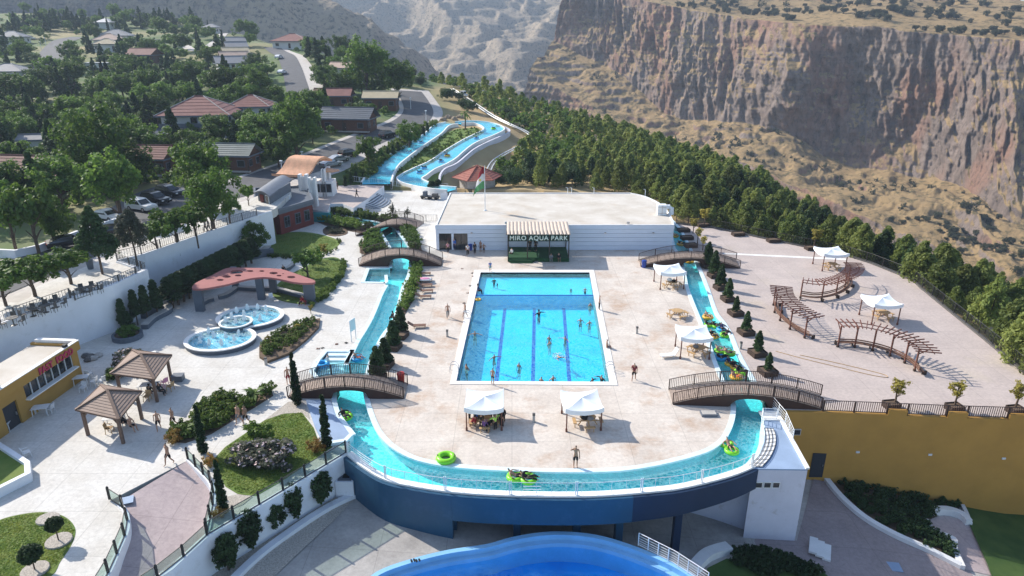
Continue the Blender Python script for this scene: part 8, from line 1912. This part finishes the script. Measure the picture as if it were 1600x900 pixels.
# ================================================================ SMALL OBJECTS
def lounger(label, px, py, rz, m='wood_brown', back=35, cat='lounger'):
    t = thing('sun_lounger', label, cat, P(px, py), rz, 'sun loungers'); q = MB(); q.box((.25, 0, .28), (1.3, .62, .05)); q.obj('seat', M[m], t)
    q = MB(); q.bar((-.4, 0, .28), (-.4 - .7 * math.cos(R(back)), 0, .28 + .7 * math.sin(R(back))), .62, .05); q.obj('backrest', M[m], t)
    for sx in (.8, -.3):
        for sy in (-.26, .26): q = MB(); q.box((sx, sy, .13), (.05, .05, .26)); q.obj('leg', M[m], t)
for a in [('wooden lounger topmost of the row by the river hedge',662,430,R(5)),('wooden lounger under the pink float',664,439,R(5)),('wooden lounger third in the row by the river hedge',664,448,R(5)),('wooden lounger fourth in the row by the river hedge',665,457,R(5)),('wooden lounger lowest of the row by the river hedge',662,466,R(5)),('lone wooden lounger beside the potted conifers left of the pool',652,512,R(5))]: lounger(*a)
lounger('white lounger with raised back beside the river tent', 1046, 558, R(180 + 10), 'plastic_white', 60)
t = thing('pink_float', 'pink and white inflatable float lying on a lounger by the river hedge', 'float', P(663, 436, .45)); q = MB(); q.lathe([(0, -.15), (.45, -.1), (.55, 0), (.45, .12), (0, .15)], n=12, sx=1.6, sy=.7); q.obj('cushion', M['tube_pink'], t, True); q = MB(); torus(q, .5, .1, 16, 6, sx=1.6); q.obj('ring', M['cloth_white'], t, True)
def chair(label, px, py, rz, m='plastic_white', z=0, cat='chair', group='plastic chairs'):
    t = thing('chair', label, cat, P(px, py, z), rz, group); q = MB(); q.box((0, 0, .44), (.48, .46, .04)); q.obj('seat', M[m], t); q = MB(); q.bar((0, .22, .44), (0, .30, .86), .44, .04); q.obj('backrest', M[m], t)
    for sx in (-.21, .21):
        for sy in (-.2, .2): q = MB(); q.bar((sx, sy, .44), (sx * 1.15, sy * 1.15, 0), .04); q.obj('leg', M[m], t)
        q = MB(); q.bar((sx * 1.1, .24, .66), (sx * 1.1, -.18, .64), .04); q.obj('armrest', M[m], t)
def table(label, px, py, rz, m='plastic_white', sz=(1.2, .8), z=0):
    t = thing('table', label, 'table', P(px, py, z), rz, 'plastic tables'); q = MB(); q.box((0, 0, .72), (*sz, .04)); q.obj('tabletop', M[m], t)
    for sx in (-1, 1):
        for sy in (-1, 1): q = MB(); q.bar((sx * sz[0] * .42, sy * sz[1] * .4, .7), (sx * sz[0] * .45, sy * sz[1] * .43, 0), .05); q.obj('leg', M[m], t)
table('white table under the kiosk serving window', 129, 600, R(15)); table('grey table near the kiosk door', 66, 648, R(15)); table('white table under the nearer gazebo', 180, 664, R(10), sz=(1.5, .8)); table('white table under the farther gazebo', 234, 612, R(10), sz=(1.7, .8))
table('pale table at the left edge below the kiosk door', 8, 672, R(20), sz=(1.0, 1.0))
for a in [('white chair standing alone on the plaza below the kiosk',43,714,R(140)),('white chair right of the table under the serving window',148,602,R(-90)),('white chair behind the table under the serving window',140,590,R(180)),('white chair in the sunlight next to the serving window tables',160,601,R(-100)),('white chair with its back to us by the serving window',131,612,R(0)),('white chair left of the serving window table',105,603,R(80)),('grey chair right of the table near the kiosk door',80,645,R(-90)),('white chair left of the table near the kiosk door',54,645,R(90)),
   ('tan chair at the left of the nearer gazebo table',172,676,R(100),'wood_light'),('wicker chair behind the nearer gazebo table',193,653,R(190),'wood_brown'),('tan chair with its back to us at the farther gazebo table',231,626,R(0),'wood_light'),('pink chair right of the farther gazebo table',258,603,R(-120),'tube_pink'),('tan chair beside the pink one at the farther gazebo',267,610,R(-100),'wood_light'),
   ('red chair by the right canopy pillar',475,476,R(90),'plastic_red'),('grey chair against the right canopy pillar',484,474,R(0),'slate_light'),('white chair between the middle canopy pillars',424,470,R(20))]: chair(*a)
def bin_(label, px, py, m, z=0, s=1.0):
    t = thing('litter_bin', label, 'bin', P(px, py, z), 0, 'litter bins'); q = MB(); q.lathe([(.24, 0), (.30, .75), (.32, .8)], n=10); q.obj('bin_body', M[m], t); q = MB(); q.lathe([(.33, .8), (.28, .9), (0, .95)], n=10); q.obj('lid', M[m], t); t.scale = (s,) * 3
bin_('red litter bin at the right end of the near left footbridge', 627, 599, 'plastic_red', 0, 1.15); bin_('blue litter bin at the left end of the far right footbridge', 1006, 418, 'plastic_blue', 0, 1.1); bin_('blue barrel beside the kiosk door', 10, 655, 'plastic_blue', 0, 1.2); bin_('dark bin on the promenade kerb', 142, 420, 'slate', ZP, 1.2); bin_('dark blue bin against the white building by the doors', 735, 391, 'plastic_blue'); bin_('blue can under the far left of the small table', 4, 660, 'plastic_blue')
for px, py, lab in [(699,526,'left of the pool'),(995,521,'right of the pool'),(834,659,'between the two front tents'),(650,700,'hidden'),(416,570,'at the slate end of the wedge bed'),(1157,545,'beside the right river arm')]:
    if lab == 'hidden': continue
    t = thing('bollard_light', 'short grey bollard light ' + lab, 'bollard', P(px, py), 0, 'bollard lights'); q = MB(); q.box((0, 0, .3), (.2, .2, .6)); q.obj('post', M['concrete'], t); q = MB(); q.box((0, 0, .68), (.22, .22, .16)); q.obj('lamp_head', M['rail_grey'], t)
t = thing('notice_board', 'narrow blue-grey notice board on two posts beside the left river arm', 'sign', P(553, 532), R(70));
for s in (-.4, .4): q = MB(); q.box((s, 0, 1.1), (.06, .06, 2.2)); q.obj('post', M['white_metal'], t)
q = MB(); q.box((0, 0, 1.7), (.95, .05, 1.2)); q.obj('board', M['coping_blue'], t)
t = thing('floor_hatch', 'raised grey hatch slab on the deck by the near right footbridge', 'hatch', P(1107, 648)); q = MB(); q.box((0, 0, .1), (1.25, .75, .2)); q.obj('slab', M['slate_light'], t); q = MB(); q.box((0, 0, .215), (1.1, .6, .03)); q.obj('lid', M['concrete'], t)
t = thing('hose', 'long brown hose lying in a loop across the terrace', 'hose', P(1210, 550)); o = t.location; q = MB(); q.tube([p - o + Vector((0, 0, .03)) for p in catm(w([(1212,549),(1260,562),(1310,574),(1355,585),(1383,590),(1386,588),(1372,583),(1310,568),(1250,555)]), 5)], .03, 5); q.obj('hose_line', M['wood_light'], t)
t = thing('luggage_cart', 'dark baggage cart on the back plaza left of the white building', 'cart', P(672, 311), R(-15)); q = MB(); q.box((0, 0, .5), (3.4, 1.1, .2)); q.obj('bed', M['rail_grey'], t)
for sx in (-1.3, 0, 1.3):
    for sy in (-.5, .5): q = MB(); q.tube([(sx, sy - .06, .3), (sx, sy + .06, .3)], .3, 10); q.obj('wheel', M['black'], t)
q = MB(); q.box((-.9, 0, 1.0), (.6, .9, .8)); q.obj('seat_box', M['slate'], t)
q = MB(); q.box((1.0, 0, .85), (.9, 1.0, .5)); q.obj('load_box', M['rail_grey'], t)
t = thing('a_board', 'white board leaning by the left corner of the back plaza', 'board', P(694, 312)); q = MB(); q.bar((0, 0, 0), (0, .2, 1.2), 1.3, .05); q.obj('panel', M['plastic_white'], t)
t = thing('white_planter', 'white walled planter with grass cut off by the left edge', 'planter', (0, 0, 0)); q = MB(); pl_ = [P(-60, 728), P(-60, 800), P(46, 746), P(43, 728), P(0, 712)]; pl_ = w([(-80,720),(0,705),(46,735),(47,752),(0,776),(-80,812)]); q.wall(pl_, 0, .7, .35, closed=False); q.obj('wall_run', M['wall_white'], t); q = MB(); q.prism(pl_, 0, .45, bottom=False); q.obj('grass_top', M['lawn'], t)
for lab, cx, cy, rx in (('round slate planter with low dark plants by the white wall', 200, 528, 22),):
    b = P(cx, cy); r = (P(cx + rx, cy) - P(cx - rx, cy)).length / 2; t = thing('round_planter', lab, 'planter', b); q = MB(); q.lathe([(r, 0), (r, .5), (r * .82, .5), (r * .8, .35)], n=20); q.obj('rim', M['slate'], t); q = MB(); q.lathe([(r * .8, .36), (0, .38)], n=20); q.obj('soil', M['soil'], t)
    plant('bushd', (b.x, b.y, .3), 1.3, 'low dark shrub filling the round slate planter', 'shrub', None, 1.5)
for px, py, lab in ((225, 562, 'white angled bench behind the farther gazebo'),): t = thing('plaza_bench', lab, 'bench', P(px, py), R(35)); q = MB(); q.box((0, 0, .45), (2.2, .7, .1)); q.obj('seat', M['coping'], t); q = MB(); q.box((0, 0, .2), (2.0, .55, .4)); q.obj('base', M['slate'], t)
t = thing('slate_block', 'dark slate block right of the farther gazebo', 'block', P(279, 594), R(5)); q = MB(); q.box((0, 0, .25), (.9, .7, .5)); q.obj('base', M['slate'], t); q = MB(); q.box((0, 0, .52), (.95, .75, .05)); q.obj('cap', M['slate_light'], t)
for k, (px, py) in enumerate([(22,508),(52,494),(72,488),(88,480),(128,462),(145,458)]):
    t = thing('cafe_table', 'dark cafe table number %s from the left behind the promenade railing' % ['one','two','three','four','five','six'][k], 'table', P(px, py, ZP), 0, 'dark cafe tables'); q = MB(); q.lathe([(.5, .7), (.5, .75), (0, .76)], n=10); q.obj('tabletop', M['rail_grey'], t); q = MB(); q.lathe([(.3, 0), (.05, .08), (.05, .7)], n=8); q.obj('pedestal', M['rail_grey'], t)
    for a in (0, 2.1, 4.2): chair_ = thing('cafe_chair', 'dark cafe chair drawn up to a table behind the promenade railing', 'chair', P(px, py, ZP) + Vector((math.cos(a) * .8, math.sin(a) * .8, 0)), a - R(90), 'dark cafe chairs'); q = MB(); q.box((0, 0, .45), (.42, .42, .05)); q.obj('seat', M['rail_grey'], chair_); q = MB(); q.box((0, .2, .7), (.42, .04, .5)); q.obj('backrest', M['rail_grey'], chair_); q = MB(); [q.bar((sx, sy, 0), (sx, sy, .45), .03) for sx in (-.18, .18) for sy in (-.18, .18)]; tag(q.obj('legs', M['rail_grey'], chair_), kind='stuff')
def street_lamp(label, b, h, two=False):
    t = thing('street_lamp', label, 'street lamp', b, 0, 'street lamps'); q = MB(); q.tube([(0, 0, 0), (0, 0, h)], [.09, .05], 7); q.obj('pole', M['white_metal'], t); q = MB(); q.lathe([(.06, h), (.32, h + .1), (.30, h + .2), (.05, h + .28)], n=10); q.obj('lamp_head', M['white_metal'], t)
for px, py, yt, lab in [(442,278,256,'white street lamp left of the gatehouse roof'),(474,262,243,'street lamp behind the terracotta roof'),(233,196,179,'street lamp beside the white two-storey house'),(65,78,66,'street lamp on the upper road, left'),(72,70,60,'street lamp on the upper road, right'),(642,171,160,'street lamp at the road bend above the slides'),(666,192,176,'street lamp at the slide head')]:
    b = hillp(px, py); street_lamp(lab, b, max(3, hgt(b, yt)))
t = thing('rubble_heap', 'dark heap of hose and sacks beside the kiosk corner', 'heap', P(138, 560)); r_ = random.Random(4)
for k in range(7): q = MB(); a = r_.random() * 6.28; q.lathe([(.35, 0), (.42, .15), (.2, .35), (0, .38)], (math.cos(a) * .8 * r_.random() + .2 * k - .5, math.sin(a) * .5, 0), 8); q.obj('sack', M['rail_grey'] if k % 3 else M['concrete'], t)
for k, (px, py) in enumerate([(497,545),(504,544),(526,538),(541,536),(722,420),(738,427),(739,432),(735,447),(731,458),(725,474)]):
    t = thing('sandal_pair', 'pair of sandals left %s' % ['left of the river steps','at the river steps corner','above the river steps','right of the river steps','at the far left pool corner','beside the far left pool corner','just below the far left pool corner','on the deck left of the shallow end','left of the shallow end wall','left of the deep pool edge'][k], 'sandals', P(px, py), k * .8, 'sandals on the deck')
    for s in (-.09, .09): q = MB(); q.box((s, 0, .03), (.1, .27, .05)); q.obj('sandal', M['black' if k % 2 else 'wood_brown'], t)
for k, (px, py, s) in enumerate([(692,188,1.6),(700,184,2.0),(710,187,1.7),(719,184,1.9),(728,190,1.5)]):
    b = hillp(px, py); t = thing('boulder', 'brown boulder %s at the head of the slides' % ['far left','second from left','in the middle','second from right','far right'][k], 'boulder', b, k, 'boulders at the slide head'); bm = bmesh.new(); bmesh.ops.create_icosphere(bm, subdivisions=3, radius=s * .6)
    for v in bm.verts: v.co *= 1 + .25 * float(vn(v.co.x * 1.6 + k * 9, v.co.y * 1.6, v.co.z * 1.6, 5)); v.co.z *= .75
    me = bpy.data.meshes.new('stone'); bm.to_mesh(me); bm.free(); me.materials.append(M['rock']); link('stone', me, t)
# ================================================================ AIR
if True:
    hz_ = MB(); hz_.box((200, 1140, 153), (3000, 2600, 620)); me = hz_.mesh('haze', [])
    hm = bpy.data.materials.new('haze_air'); hm.use_nodes = True; n = hm.node_tree; n.nodes.clear(); o_ = n.nodes.new('ShaderNodeOutputMaterial'); pv = n.nodes.new('ShaderNodeVolumePrincipled')
    pv.inputs['Color'].default_value = (.62, .78, 1, 1); pv.inputs['Density'].default_value = .00023; pv.inputs['Anisotropy'].default_value = .2
    n.links.new(pv.outputs[0], o_.inputs['Volume']); me.materials.append(hm); tag(link('haze', me), kind='stuff')
